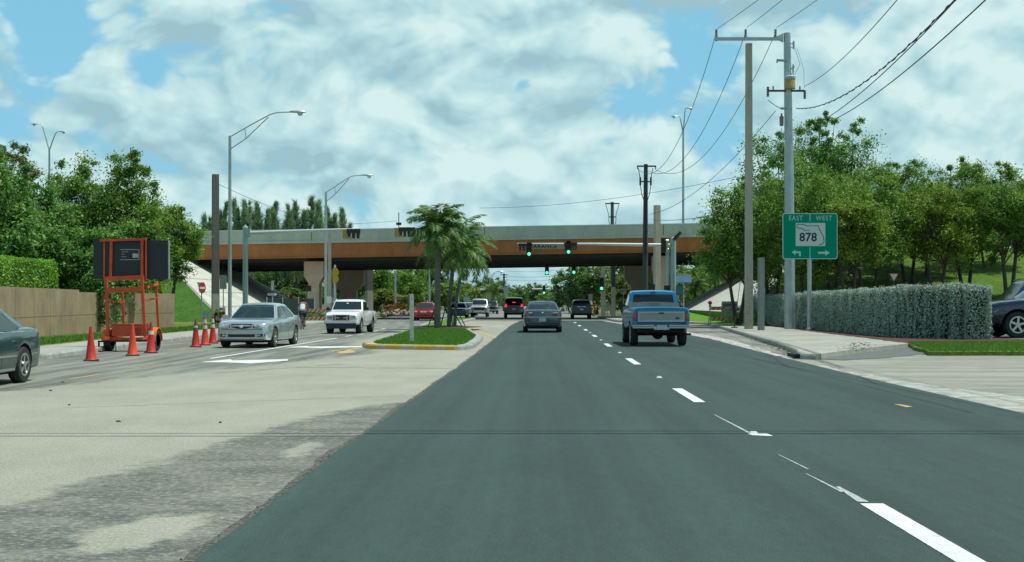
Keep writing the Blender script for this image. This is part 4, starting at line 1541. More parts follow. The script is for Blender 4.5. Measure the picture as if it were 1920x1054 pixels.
c, h, w = suv('black_suv', 'black sport utility vehicle with lit brake lights under the bridge, left of the slate sedan', (XD(963.5, 119), 121.3, 0.012), 0, P_black, 4.6, 1.84, 1.86, tr=0.37)
c.both('brake_light', 'rear', [(w * 0.66, 1.03), (w * 0.93, 1.03), (w * 0.93, 1.30), (w * 0.70, 1.30)], M_redon, off=0.035, thick=0.03)
c.rect('high_brake_light', 'rear', (0, 1.44), 0.3, 0.07, M_redon, off=0.03)
c, h, w = suv('grey_suv', 'dark grey sport utility vehicle seen from behind under the bridge, right of the slate sedan', (XD(1090.5, 115), 117.2, 0.012), 0, paint('dark grey paint', (0.022, 0.032, 0.036), 0.4, 0.3), 4.6, 1.75, 1.66)
c.rect('chrome_trim', 'rear', (0, 1.06), 1.1, 0.03, M_chrome, off=0.03)

# white pickup far behind, coming towards us
c, h, w = truck('cream_pickup', 'white pickup truck facing the camera beyond the bridge, left of the braking black vehicle', (XD(898, 128), 131, 0.012), R(180), P_pale, 5.2, 1.75, 1.78, 1.15, 1.12, (-0.35, 0.6, 1.1), 0.37)
c.patch('windscreen', 'front', [(-w * 0.83, 1.22), (w * 0.83, 1.22), (w * 0.74, 1.66), (-w * 0.74, 1.66)], M_glass, off=0.01)
c.rect('grille', 'front', (0, 0.80), w * 1.2, 0.2, M_black, off=0.01)
c.both('headlight', 'front', [(w * 0.66, 0.72), (w * 0.90, 0.72), (w * 0.90, 0.90), (w * 0.66, 0.90)], M_headl, off=0.02)
c.rect('bumper', 'front', (0, 0.55), w * 1.8, 0.14, M_chrome, off=0.05)
c.mirrors(0.95, 1.25, w * 0.98, P_pale, (0.2, 0.1, 0.2))
wp_root = c.root
r3 = dup(wp_root, 'small dark vehicle following the white pickup beyond the bridge', (XD(921, 160), 163, 0.012), R(180), 0.9)
r3.name = 'far_truck'
r3['category'] = 'vehicle'
for ch in r3.children:
    if ch.name.startswith('body'):
        ch.data = ch.data.copy()
        ch.data.materials[0] = P_black

# parked vehicles behind the hedge
zp = 0.152
c, h, w = suv('navy_suv', 'dark blue sport utility vehicle cut by the right photo edge, beside the hedge end', (XD(1842, 49.6) + 3.3, 50.4, zp), R(90 + 0), P_navy, 5.0, 1.86, 1.62, sc=1.30, tr=0.38)
c.sides('wheel_arch_trim', [(h - 1.36, 0.80), (h - 1.25, 0.86), (h - 0.88, 0.93), (h - 0.5, 0.86), (h - 0.42, 0.80), (h - 0.54, 0.76), (h - 0.88, 0.85), (h - 1.22, 0.76)], P_navy, off=0.03, thick=0.03)
c, h, w = suv('blue_suv', 'blue sport utility vehicle with roof rails, parked behind the dark blue one', (XD(1808, 56.5) + 2.9, 56.5, zp), R(90), paint('mid blue paint', (0.025, 0.06, 0.13), 0.5, 0.28), 4.8, 1.86, 1.90, sc=1.18, tr=0.38)
for sx in (-1, 1):
    b = MB()
    b.tube([(sx * w * 0.68, -1.9, 1.92), (sx * w * 0.68, -1.7, 1.99), (sx * w * 0.68, 0.2, 1.99), (sx * w * 0.68, 0.45, 1.90)], 0.022)
    b.build('roof_rail', M_black, c.root)
c, h, w = suv('parked_van', 'pale grey vehicle parked behind the hedge, only its roof showing', (XD(1588, 71), 71, zp), R(180), P_pale, 4.6, 1.8, 1.78, cat='van')
pk = c.root
c, h, w = suv('parked_dark_van', 'black vehicle parked behind the steel pole and hedge, only its roof showing', (XD(1525, 76.8), 76.8, zp), R(180), P_black, 4.4, 1.8, 1.72, cat='van')

# white box truck beyond the right slope
b_root = thing('box_truck', 'long white box truck standing beyond the paved slope, behind the blue pickup', 'truck', (XD(1302, 150), 150, 0.0), R(90))
b = MB()
b.box((0, -0.6, 1.75), (2.3, 5.6, 1.5))
b.build('cargo_box', P_white, b_root)
b = MB()
b.prism([(2.3, 0.6), (4.1, 0.6), (4.1, 1.2), (3.7, 1.4), (3.2, 2.2), (2.3, 2.2)], 'x', -1.05, 1.05)
b.build('cab', P_white, b_root)
b = MB()
b.box((0, 0.3, 0.8), (1.9, 6.6, 0.35))
b.build('frame', M_under, b_root)
for yy in (-2.2, 3.1):
    for sx in (-1, 1):
        b = MB()
        b.lathe([(0.42, -0.14), (0.42, 0.14)], (sx * 0.95, yy, 0.42), 'x', 18)
        b.build('wheel', M_rub, b_root)
# ------------------------------------------------------------------ street furniture
def sqpole(name, x, y, z1, w0, w1, m, label, cat='utility pole', lower=None, rz=0.0, z0=0.0, split=2.6, group=None):
    r = thing(name, label, cat, (x, y, z0), rz, group)
    b = MB()
    b.tube([(0, 0, 0 if not lower else split), (0, 0, z1 - z0)], [(w0 if not lower else w0 + (w1 - w0) * split / z1) * 0.707, w1 * 0.707], 4, phase=math.pi / 4)
    b.build('shaft', m, r)
    if lower:
        b = MB()
        wm = w0 + (w1 - w0) * split / z1
        b.tube([(0, 0, -0.05), (0, 0, split)], [w0 * 0.715, wm * 0.715], 4, phase=math.pi / 4)
        b.build('base', lower, r)
    return r


def street_lamp(x, y, top, arm, rise, label, z0=0.0, r0=0.12, group='single arm street lamps', tw=None):
    r = thing('street_lamp', label, 'street lamp', (x, y, z0), 0, group)
    h = top - z0
    b = MB()
    b.tube([(0, 0, 0), (0, 0, h)], [r0, r0 * 0.72], 12)
    b.build('pole', M_galv, r, smooth=60)
    b = MB()
    b.lathe([(r0 * 1.7, 0), (r0 * 1.7, 0.25), (r0 * 1.2, 0.32)], n=12)
    b.build('base', M_galv, r)
    b = MB()
    rr = 0.035
    up = [(0, 0, h - 0.06), (arm * 0.33, 0, h + rise * 0.46), (arm * 0.64, 0, h + rise * 0.90), (arm * 0.74, 0, h + rise * 0.98), (arm * 0.86, 0, h + rise), (arm, 0, h + rise * 1.01)]
    b.tube(up, rr, 8)
    b.tube([(0, 0, h - 0.80), (arm * 0.25, 0, h - 0.18), (arm * 0.62, 0, h + rise * 0.80)], rr * 0.85, 8)
    b.tube([(arm * 0.26, 0, h - 0.17), (arm * 0.24, 0, h + rise * 0.33)], rr * 0.6, 6)
    b.build('arm', M_galv, r, smooth=60)
    tz = up[-1][2]
    head(r, arm - 0.15, tz, 1, 1.35)
    return r


def head(r, x, z, d, s=1.0):
    b = MB()
    prof = [(-0.05, 0.03, 0.03), (0.05, 0.10, 0.06), (0.3, 0.14, 0.08), (0.62, 0.15, 0.07), (0.72, 0.06, 0.02)]
    rings = []
    for u, w, hh in prof:
        rings.append([(x + d * u * s, w * s * math.cos(a), z + hh * s * math.sin(a) * (1.0 if math.sin(a) > 0 else 0.5)) for a in [2 * math.pi * k / 12 for k in range(12)]])
    b.loft(rings)
    hb = b.build('lamp_head', M_galv, r, smooth=50)
    b = MB()
    b.lathe([(0.02, -0.16 * s), (0.09 * s, -0.13 * s), (0.125 * s, -0.04 * s), (0.13 * s, 0.0)], (x + d * 0.46 * s, 0, z - 0.02), 'z', 12)
    b.build('lens', mat('lamp lens', (0.55, 0.60, 0.60), 0.15, 0.2), hb, smooth=60)


street_lamp(XD(431, 79), 79, ZD(255, 79), 117 / F * 79, 46 / F * 79 - 0.05, 'tall street lamp with a long arm over the road, nearer of the two single-arm lamps', 0.14)
street_lamp(XD(611, 107), 107, ZD(360, 107), 70 / F * 107, 32 / F * 107 - 0.05, 'street lamp in front of the bridge left of the white pickup, farther single-arm lamp', 0.14, r0=0.13)


def twin_lamp(x, y, top, label, sx, z0):
    r = thing('twin_street_lamp', label, 'street lamp', (x, y, z0), 0, 'twin arm lamps on the expressway')
    h = top - z0 - 2.2
    b = MB()
    b.tube([(0, 0, 0), (0, 0, h)], [0.12, 0.085], 12)
    b.build('pole', M_galv, r, smooth=60)
    for (dx, dz) in sx:
        b = MB()
        d = 1 if dx > 0 else -1
        b.tube([(0, 0, h - 0.2), (dx * 0.35, 0, h + dz * 0.45), (dx * 0.6, 0, h + dz * 0.82), (dx * 0.8, 0, h + dz), (dx, 0, h + dz * 1.0)], [0.06, 0.055, 0.05, 0.04, 0.035], 8)
        b.build('arm', M_galv, r, smooth=60)
        head(r, dx, h + dz, d, 0.95)
    return r


D0 = 120.0
twin_lamp(XD(92.5, D0), D0, ZD(240, D0) + 0.35, 'double-headed lamp rising behind the left trees', ((-0.95, 2.2), (0.85, 1.5)), 5.3)
twin_lamp(XD(1281, D0), D0, ZD(208, D0) + 0.35, 'double-headed lamp standing on the bridge behind the wires', ((0.25, 2.1), (-0.42, 1.35)), 6.0)

# poles on the left
sqpole('utility_pole', XD(404, 82), 82, ZD(327, 82), 0.42, 0.36, M_wood, 'bare square grey pole without wires standing left of the nearer street lamp', lower=mat('pale pole base', (0.36, 0.37, 0.32), 0.9, var=0.12, scale=2), split=2.0, rz=R(28))
sqpole('utility_pole', XD(618, 108), 108, ZD(431, 108), 0.28, 0.26, M_polec, 'square concrete pole directly beside the farther street lamp at the bridge pier', rz=R(10))
sqpole('utility_pole', XD(692, 131), 131, 6.4, 0.62, 0.58, M_wood, 'thick grey pole beyond the bridge right of the white pickup', lower=M_polec, rz=R(30))
# poles on the right
bigp = sqpole('utility_pole', XD(1404, 66.5), 66.5, ZD(82, 66.5), 0.385, 0.30, M_polec, 'tall square concrete pole on the sidewalk with black scribbles near its foot', lower=mat('light pole base', (0.42, 0.40, 0.325), 0.9, var=0.10, c2=(0.32, 0.31, 0.25), scale=3, bump=0.2), split=2.55, z0=0.1)
b = MB()
for cx_, cz_, rr_, a0, a1 in ((0.06, 1.75, 0.10, 0, 300), (0.08, 1.42, 0.12, 30, 250), (-0.03, 0.92, 0.12, 180, 330), (0.10, 1.05, 0.08, 60, 200), (0.06, 2.05, 0.07, 0, 200), (-0.06, 1.25, 0.1, 200, 330)):
    pts_ = [(cx_ + rr_ * math.cos(R(a0 + (a1 - a0) * k / 10)), -0.196, cz_ + rr_ * 1.2 * math.sin(R(a0 + (a1 - a0) * k / 10))) for k in range(11)]
    b.tube(pts_, 0.006, 4)
b.build('graffiti', mat('graffiti black', (0.07, 0.07, 0.065), 0.8), bigp)
sqpole('utility_pole', XD(1427, 63), 63, ZD(483, 63), 0.25, 0.25, mat('grey timber', (0.20, 0.235, 0.22), 0.9, var=0.12, scale=4, stretch=(5, 5, 0.4)), 'short grey square post between the concrete pole and the hedge', cat='post', rz=R(15), z0=0.1)
sqpole('utility_pole', XD(1232, 105), 105, ZD(385, 105), 0.47, 0.42, M_polec, 'square concrete pole without wires in front of the right bridge pier', z0=0.1, rz=R(20))
sqpole('utility_pole', XD(1150, 135), 135, 6.6, 0.42, 0.40, M_wooddk, 'straight pole beyond the bridge right of the dark grey vehicle', lower=M_polec, split=3.0)
sqpole('utility_pole', XD(1131, 140), 140, 5.2, 0.5, 0.42, M_polec, 'shorter thick pole carrying a green light beyond the bridge', split=3.0)

# steel pole with cross arms
SP = thing('power_pole', 'tall grey steel power pole with a long crossarm, in front of the hedge', 'power pole', (XD(1481, 66.0), 66.0, 0.1))
Dp = 66.0
zt_ = ZD(62, Dp) - 0.1
b = MB()
b.tube([(0, 0, 0), (-0.03, 0, zt_ * 0.5), (-0.14, 0, zt_)], [0.27, 0.23, 0.17], 12, phase=0.2)
b.build('shaft', M_galv, SP, smooth=25)


def L(px, py, D=Dp):       # local point on the steel pole
    q = P(px, py, D)
    return (q.x - SP.location.x, 0.0, q.z - 0.1)


b = MB()
q0, q1 = L(1341, 73), L(1466, 71)
b.box(((q0[0] + q1[0]) / 2, 0, q0[2]), (q1[0] - q0[0], 0.13, 0.15))
b.prism([(q1[0] - 0.25, q1[2] - 0.06), (q1[0] + 0.06, q1[2] - 0.22), (q1[0] + 0.06, q1[2] + 0.22), (q1[0] - 0.25, q1[2] + 0.07)], 'y', -0.08, 0.08)
b.build('crossarm', M_galv, SP)


def insulator(c, h, r, par, m=None, hang=False):
    b = MB()
    prof = []
    n = 6
    for i in range(n):
        z = h * i / n
        prof += [(r * 0.55, z), (r, z + h * 0.05), (r * 0.55, z + h * 0.12)]
    prof.append((r * 0.3, h))
    b.lathe(prof, c, 'z', 10)
    return b.build('insulator', m or mat('insulator grey', (0.22, 0.27, 0.28), 0.35, coat=0.3), par)


for px in (1343, 1398, 1454):
    insulator(L(px, 70), 0.42, 0.085, SP)
insulator(L(1343, 77), 0.12, 0.07, SP)
b = MB()
q0, q1 = L(1438, 171), L(1508, 173)
b.box(((q0[0] + q1[0]) / 2, -0.1, q0[2]), (q1[0] - q0[0], 0.09, 0.09))
b.build('crossarm', M_wooddk, SP)
M_por = mat('brown porcelain', (0.12, 0.10, 0.10), 0.3, coat=0.5)
for px, py, hh in ((1439, 182, 0.5), (1508, 186, 0.45)):
    q = L(px, py)
    insulator((q[0], -0.12, q[2]), hh, 0.085, SP, M_por)
for px in (1449, 1499):
    q = L(px, 170)
    insulator((q[0], -0.1, q[2]), 0.22, 0.05, SP)
b = MB()
q = L(1479, 155)
b.lathe([(0.27, -0.36), (0.27, 0.12), (0.22, 0.2)], (q[0], -0.28, q[2]), 'z', 16)
tf = b.build('transformer', mat('ochre transformer', (0.42, 0.31, 0.10), 0.7, var=0.2, scale=4), SP, smooth=40)
b = MB()
b.lathe([(0.285, 0.12), (0.285, 0.24), (0.2, 0.3)], (q[0], -0.28, q[2]), 'z', 16)
for dx in (-0.16, -0.05, 0.07, 0.17):
    b.lathe([(0.03, 0.25), (0.035, 0.42), (0.01, 0.46)], (q[0] + dx, -0.3, q[2]), 'z', 8)
b.build('transformer_top', M_galvt, tf, smooth=40)
for (pa, pb, rr_) in (((1455, 114), (1475, 115), 0.06), ((1456, 115), (1456, 119), 0.04), ((1462, 204), (1474, 204), 0.05), ((1481, 83), (1488, 83), 0.03), ((1487, 78), (1487, 92), 0.05), ((1482, 130), (1489, 126), 0.03), ((1486, 122), (1486, 138), 0.045)):
    a_, c_ = L(*pa), L(*pb)
    b = MB()
    b.tube([(a_[0], -0.15, a_[2]), (c_[0], -0.15, c_[2])], rr_, 8)
    b.build('bracket', M_galvt, SP)
b = MB()
q = L(1464, 228)
b.lathe([(0.10, -0.24), (0.11, 0.2), (0.05, 0.26), (0.04, 0.38)], (q[0], -0.2, q[2]), 'z', 12)
b.build('lightning_arrester', M_por, SP, smooth=40)
b = MB()
b.tube([L(1440, 188), L(1452, 197), L(1468, 206)], 0.018, 5)
b.tube([L(1466, 240), L(1461, 258), L(1470, 262), L(1478, 245), L(1481, 205), L(1482, 168)], 0.014, 5)
b.tube([L(1490, 140), L(1500, 120), L(1492, 95), L(1480, 86)], 0.010, 5)
b.tube([L(1508, 165), L(1507, 130), L(1495, 92), L(1484, 88)], 0.008, 5)
b.build('jumper_wire', M_black, SP)

# dark timber pole with risers in front of the bridge
Dq = 100.0
TP = thing('power_pole', 'dark timber power pole with a short crossarm in front of the bridge', 'power pole', (XD(1209, Dq), Dq, 0.1))
zt2 = ZD(308, Dq) - 0.1
b = MB()
b.tube([(0, 0, 0), (0.08, 0, zt2)], [0.24, 0.15], 12)
b.build('shaft', M_wooddk, TP, smooth=50)
b = MB()
b.box((0.12, -0.12, ZD(312, Dq) - 0.1), (1.45, 0.10, 0.11))
b.build('crossarm', M_wooddk, TP)
b = MB()
b.box((0.05, -0.12, ZD(341, Dq) - 0.1), (0.75, 0.08, 0.09))
b.build('crossarm', M_wooddk, TP)
for dx in (-0.55, 0.12, 0.8):
    insulator((dx, -0.12, ZD(316, Dq) - 0.1 - 0.05), 0.25, 0.06, TP, M_por)
b = MB()
for s_ in (-1, 1):
    q = [(0.05 + s_ * 0.55, -0.1, ZD(318, Dq)), (0.05 + s_ * 0.42, -0.1, ZD(336, Dq)), (0.05 + s_ * 0.40, -0.1, ZD(350, Dq)), (0.05 + s_ * 0.30, -0.12, ZD(366, Dq)), (0.05 + s_ * 0.08, -0.2, ZD(383, Dq)), (0.05 + s_ * 0.05, -0.22, ZD(480, Dq))]
    b.tube(q, 0.03, 6)
    b.tube([(0.05 + s_ * 0.40, -0.12, ZD(335, Dq)), (0.05 + s_ * 0.40, -0.12, ZD(350, Dq))], 0.07, 8)
b.build('riser_cable', M_black, TP)

# pole beyond the bridge
FP = thing('power_pole', 'brown power pole showing above the bridge parapet with a short crossarm', 'power pole', (XD(1148, 160), 160, 0))
b = MB()
b.tube([(0, 0, 0), (0, 0, ZD(379, 160))], [0.28, 0.2], 10)
b.build('shaft', M_wood, FP, smooth=50)
b = MB()
b.box((0, -0.2, ZD(382, 160)), (1.75, 0.12, 0.14))
b.build('crossarm', M_wooddk, FP)
b = MB()
b.box((0, -0.2, ZD(407, 160)), (0.8, 0.10, 0.12))
b.build('crossarm', M_wooddk, FP)
b = MB()
for s_ in (-1, 1):
    b.tube([(s_ * 0.8, -0.2, ZD(384, 160)), (s_ * 0.45, -0.2, ZD(402, 160)), (s_ * 0.42, -0.2, ZD(416, 160)), (s_ * 0.1, -0.25, ZD(436, 160))], 0.035, 5)
b.build('riser_cable', M_black, FP)

# ---------------------------------------------------------------- wires
M_wire = mat('cable', (0.03, 0.04, 0.045), 0.6)


def wire(label, A, B, sag, r=0.014, group=None, n=26, twist=False, cat='power line'):
    A, B = Vector(A), Vector(B)
    b = MB()
    pts = []
    for i in range(n + 1):
        u = i / n
        q = A.lerp(B, u)
        q.z -= sag * 4 * u * (1 - u)
        pts.append(q)
    b.tube(pts, r, 5)
    if twist:
        pt2 = []
        for i in range(n * 5 + 1):
            u = i / (n * 5)
            q = A.lerp(B, u)
            q.z -= sag * 4 * u * (1 - u)
            q += Vector((math.cos(i * 1.1), 0, math.sin(i * 1.1))) * 0.028
            pt2.append(q)
        b.tube(pt2, r * 0.9, 4)
    return tag(b.build('power_line', M_wire), label, cat, group)


def SPw(px, py):
    q = L(px, py)
    return Vector((SP.location.x + q[0], 66.0, q[2] + 0.1))


gw = 'overhead power lines'
ends = [(XD(1197, Dq), 318), (XD(1211, Dq), 318), (XD(1228, Dq), 318)]
nm3 = ('left', 'middle', 'right')
for i, (px, (ex, ey)) in enumerate(zip((1343, 1398, 1454), ends)):
    wire('sagging power line from the steel pole\'s %s insulator to the dark timber pole' % nm3[i], SPw(px, 62), (ex, Dq - 0.12, ZD(ey, Dq)), 2.6, 0.016, gw)
for i, (pa, pb) in enumerate((((1345, 54), (1412, 0)), ((1400, 52), (1458, 0)), ((1456, 52), (1522, 0)))):
    A = SPw(*pa)
    k = 16
    B = P(pa[0] + (pb[0] - pa[0]) * k, pa[1] + (pb[1] - pa[1]) * k, 18)
    wire('power line rising from the long arm\'s %s insulator out of the photo top' % nm3[i], A, B, 0.25, 0.013, gw)


def wpx(label, a, Da, c, Dc, sag, r=0.014, ext=1.0, **k):
    A = P(a[0], a[1], Da)
    B = P(a[0] + (c[0] - a[0]) * ext, a[1] + (c[1] - a[1]) * ext, Dc)
    return wire(label, A, B, sag, r, gw, **k)


wpx('thin power line from the lower right insulator up to the top edge', (1508, 162), 66, (1673, 0), 30, 0.35, 0.013, 1.3)
wpx('heavy twisted cable swinging from the steel pole to the top right corner', (1492, 203), 66, (1782, -4), 30, 0.8, 0.016, 1.12, twist=True)
wpx('power line just below the twisted cable, running to the top right', (1489, 252), 66, (1790, -6), 30, 0.55, 0.016, 1.12)
wpx('lowest power line at the right, passing above the tall tree to the top right', (1568, 222), 52, (1840, 0), 24, 0.25, 0.016, 1.2)
wpx('service line from the steel pole down left behind the concrete pole to the bridge', (1454, 208), 66, (1218, 402), 104, 1.0, 0.016)
wpx('faint long wire crossing low above the bridge on the right', (1380, 332), 120, (900, 390), 160, 0.7, 0.02)
wpx('thin wire just above the right parapet running into the trees', (1345, 402), 70, (1225, 412), 104, 0.15, 0.02)
wpx('thin wire from the bare square pole to the right above the pines', (409, 345), 82, (650, 425), 140, 0.5, 0.015)
wpx('thin wire low in front of the pines', (409, 413), 82, (745, 414), 130, 0.3, 0.014)
for k, (py, rr_) in enumerate(((540, .02), (547, .02), (530, .022))):
    wpx('%s of the thin wires seen beneath the bridge against the far sky' % ('middle', 'lowest', 'highest')[k], (950, py - 22), 190, (1060, py - 26), 230, 0.3, rr_)
# cable bundle crossing the road high above the camera: its shadow falls across the lanes
for k, dy in enumerate((0.0, 0.30)):
    wire('cable crossing high above the camera, %s of a pair' % ('nearer', 'farther')[k], (-45, 15.3 + dy, 8.6), (45, 15.0 + dy, 8.6), 0.4, 0.035 if k == 0 else 0.028, 'cables crossing above the camera')

# ---------------------------------------------------------------- traffic signals
M_sigblk = mat('signal housing black', (0.012, 0.016, 0.017), 0.5)
M_sigyel = mat('signal housing yellow', (0.42, 0.27, 0.02), 0.6, var=0.1, scale=5)
M_green = mat('lit green lens', (0.02, 0.5, 0.3), 0.3, emit=(0.10, 1.0, 0.62), estr=1.6)
M_red0 = mat('unlit red lens', (0.08, 0.01, 0.01), 0.2)
M_amb0 = mat('unlit amber lens', (0.10, 0.05, 0.01), 0.2)


def signal_head(label, c, s=1.0, parent=None, green=True, rz=0.0, m=None, group='traffic lights showing green'):
    """vertical three-lens head facing the camera; a thing of its own when parent is None"""
    r = thing('traffic_light', label, 'traffic light', c, rz, group, s)
    b = MB()
    b.box((0, 0.08, 0), (0.34, 0.18, 1.05))
    b.build('housing', m or M_sigblk, r)
    for k, (z, mm) in enumerate(((0.34, M_red0), (0, M_amb0), (-0.34, M_green if green else M_red0))):
        b = MB()
        b.lathe([(0.001, -0.05), (0.125, -0.02)], (0, 0, z), 'y', 20)
        l_ = b.build('lens', mm, r)
        b = MB()
        n = 14
        rg = []
        for yy in (-0.24, -0.01):
            rg.append([(0.145 * math.cos(a), yy if math.sin(a) > -.2 else -0.02 + yy * .4, z + 0.145 * math.sin(a)) for a in [R(-50) + R(280) * j / n for j in range(n + 1)]])
        b.loft(rg, cap=False, close=False)
        b.build('visor', M_sigblk, l_)
    return r


def signal_back(label, c, ncells, wd, body, front, s=1.0):
    """a row of signal sections mounted sideways, seen from behind"""
    r = thing('signal_cluster', label, 'traffic light', c, 0, 'horizontal signals on the mast arms', s)
    cw = wd / ncells
    b = MB()
    b.box((0, 0, 0.16), (wd, 0.22, 0.24))
    b.build('housing', front, r)
    for k in range(ncells):
        b = MB()
        x = -wd / 2 + cw * (k + 0.5)
        b.prism([(x - cw * 0.38, 0.06), (x + cw * 0.38, 0.06), (x + cw * 0.26, -0.30), (x - cw * 0.26, -0.30)], 'y', -0.1, 0.12)
        b.build('visor', M_sigblk, r)
    if body is not None:
        b = MB()
        b.box((-wd / 2 - 0.12, 0.0, -0.02), (0.24, 0.2, 0.52))
        b.box((-wd / 2 + 0.1, -0.12, -0.27), (0.5, 0.05, 0.10))
        b.build('end_bracket', body, r)
    return r


# left mast arm
D1 = 80.0
ma = thing('mast_arm', 'grey-green signal mast whose long arm reaches right over the left lanes', 'signal mast', (XD(460, D1), D1, 0.1))
b = MB()
b.tube([(0, 0, 0), (0, 0, ZD(428, D1) - 0.1)], [0.17, 0.145], 14)
b.build('pole', M_galvt, ma, smooth=60)
b = MB()
b.lathe([(0.17, 0), (0.15, 0.1), (0.05, 0.16), (0.045, 0.22)], (0, 0, ZD(428, D1) - 0.1), n=12)
b.build('pole_cap', M_galv, ma)
b = MB()
b.box((0.2, 0, ZD(437, D1) - 0.1), (0.26, 0.34, 0.5))
b.build('arm_bracket', M_galvt, ma)
b = MB()
za, zb2 = ZD(437, D1) - 0.1, ZD(427.5, D1) - 0.1
xe = XD(788, D1) - ma.location.x
b.tube([(0.3, 0, za), (xe * 0.45, 0, (za + zb2) / 2 + 0.02), (xe, 0, zb2)], [0.115, 0.09, 0.05], 14)
b.build('arm', mat('pale arm steel', (0.50, 0.57, 0.56), 0.4, 0.4, var=0.05), ma, smooth=60)
signal_back('black signal with yellow bracket hanging from the left mast arm, nearer the pole', P(663, 438, D1 - 0.05), 3, 0.82, M_sigyel, M_sigblk)
signal_back('black signal with yellow bracket on the left mast arm beside the palm crown', P(763, 435, D1 - 0.05), 4, 1.0, M_sigyel, M_sigblk)
# vertical bracket signal above
b = MB()
q = P(748, 412, 111.2)
ps = thing('bridge_sign_post', 'small dark fixture on a post on top of the bridge parapet', 'post', (q.x, 111.1, 7.5))
b.tube([(0, 0, 0), (0, 0, 1.5)], 0.04, 6)
b.build('post', M_wooddk, ps)
b = MB()
b.box((0, 0, 0.55), (0.42, 0.2, 0.22))
b.build('box', M_sigblk, ps)

# right mast arm
D2 = 102.0
mr_ = thing('mast_arm', 'teal grey signal mast whose arm reaches left over our lanes with two green lights', 'signal mast', (XD(1262, D2), D2, 0.1))
b = MB()
b.tube([(0, 0, 0), (0, 0, ZD(450, D2) - 0.1)], [0.26, 0.22], 14)
b.tube([(-0.42, 0, 0), (-0.42, 0, ZD(452, D2) - 0.3)], [0.16, 0.14], 12)
b.build('pole', M_galvt, mr_, smooth=60)
b = MB()
b.ball((0, 0, ZD(449, D2) - 0.1), 0.2)
b.build('pole_cap', M_galv, mr_, smooth=60)
b = MB()
za, zb2 = ZD(460, D2) - 0.1, ZD(457, D2) - 0.1
b.tube([(-0.2, -0.05, za), (XD(1120, D2) - mr_.location.x, -0.05, (za + zb2) / 2 + 0.03), (XD(970, D2) - mr_.location.x, -0.05, zb2)], [0.14, 0.10, 0.05], 14)
b.build('arm', MATS['pale arm steel'], mr_, smooth=60)
b = MB()
q0 = P(1268, 446, D2)
b.tube([(0.05, -0.3, ZD(452, D2)), (0.55, -0.5, ZD(438, D2))], [0.16, 0.12], 10)
b.build('camera_housing', M_black, mr_)
b = MB()
b.tube([(0.2, -0.35, ZD(449, D2)), (0.35, -0.42, ZD(444, D2))], 0.05, 8)
b.build('camera_bracket', M_galv, mr_)
bs = thing('traffic_light', 'black vertical signal seen edge-on where the right mast arm meets its pole', 'traffic light', P(1244, 460, D2 - 0.6))
b = MB()
b.box((0, 0, 0), (0.36, 0.3, 1.05))
b.build('housing', M_sigblk, bs)
for z in (-0.33, 0, 0.33):
    b = MB()
    b.lathe([(0.14, 0), (0.12, 0.22)], (0.17, 0, z), 'x', 12)
    b.build('visor', M_sigyel if z == 0 else M_galv, bs)
signal_back('horizontal black signal at the free end of the right mast arm', P(985, 463, D2 - 0.1), 4, 1.05, None, M_sigblk)
signal_back('horizontal black signal on the right mast arm above the second green light', P(1070, 462, D2 - 0.1), 5, 1.0, None, M_sigblk)
for px, py, lb in ((992, 468, 'green traffic light hanging at the free end of the right mast arm'), (1066, 464, 'green traffic light hanging from the right mast arm, right of the other one')):
    q = P(px, py, D2 - 0.25)
    signal_head(lb, q, 1.0)
q = P(1025.5, 504, 127.5)
signal_head('green traffic light under the far bridge edge against open sky', q, 1.15)
q = P(1076, 503, 127.5)
signal_head('green traffic light under the far bridge edge against the dark trees', q, 1.15)
q = P(1128, 533, 139.5)
signal_head('green traffic light on the thick pole beyond the bridge at the right', q, 1.3)
# far mast arms
for (px0, px1, py, D, lb) in ((884, 943, 541, 190, 'far white signal mast reaching right beside the white pickup'), (1063, 998, 542, 200, 'farthest white signal mast reaching left above the slate sedan')):
    fm = thing('mast_arm', lb, 'signal mast', (XD(px0, D), D, 0))
    b = MB()
    b.tube([(0, 0, 0), (0, 0, ZD(py - 6, D))], [0.2, 0.16], 10)
    b.build('pole', M_galv, fm, smooth=60)
    b = MB()
    b.tube([(0, 0, ZD(py + 3 if D == 190 else py, D)), (XD(px1, D) - XD(px0, D), 0, ZD(py, D))], [0.14, 0.09], 8)
    b.build('arm', M_white, fm, smooth=60)
for px, lb in ((1020, 'small far green traffic light above the slate sedan, left of two'), (1045, 'small far green traffic light above the slate sedan, right of two')):
    signal_head(lb, P(px, 543.5, 199.5), 1.3)
for px, lb in ((914, 'small dark signal on the far white mast arm above the white pickup'), (937, 'small dark signal at the free end of the far white mast arm')):
    signal_head(lb, P(px, 543, 189.5), 1.0, green=False, group='far unlit signals')
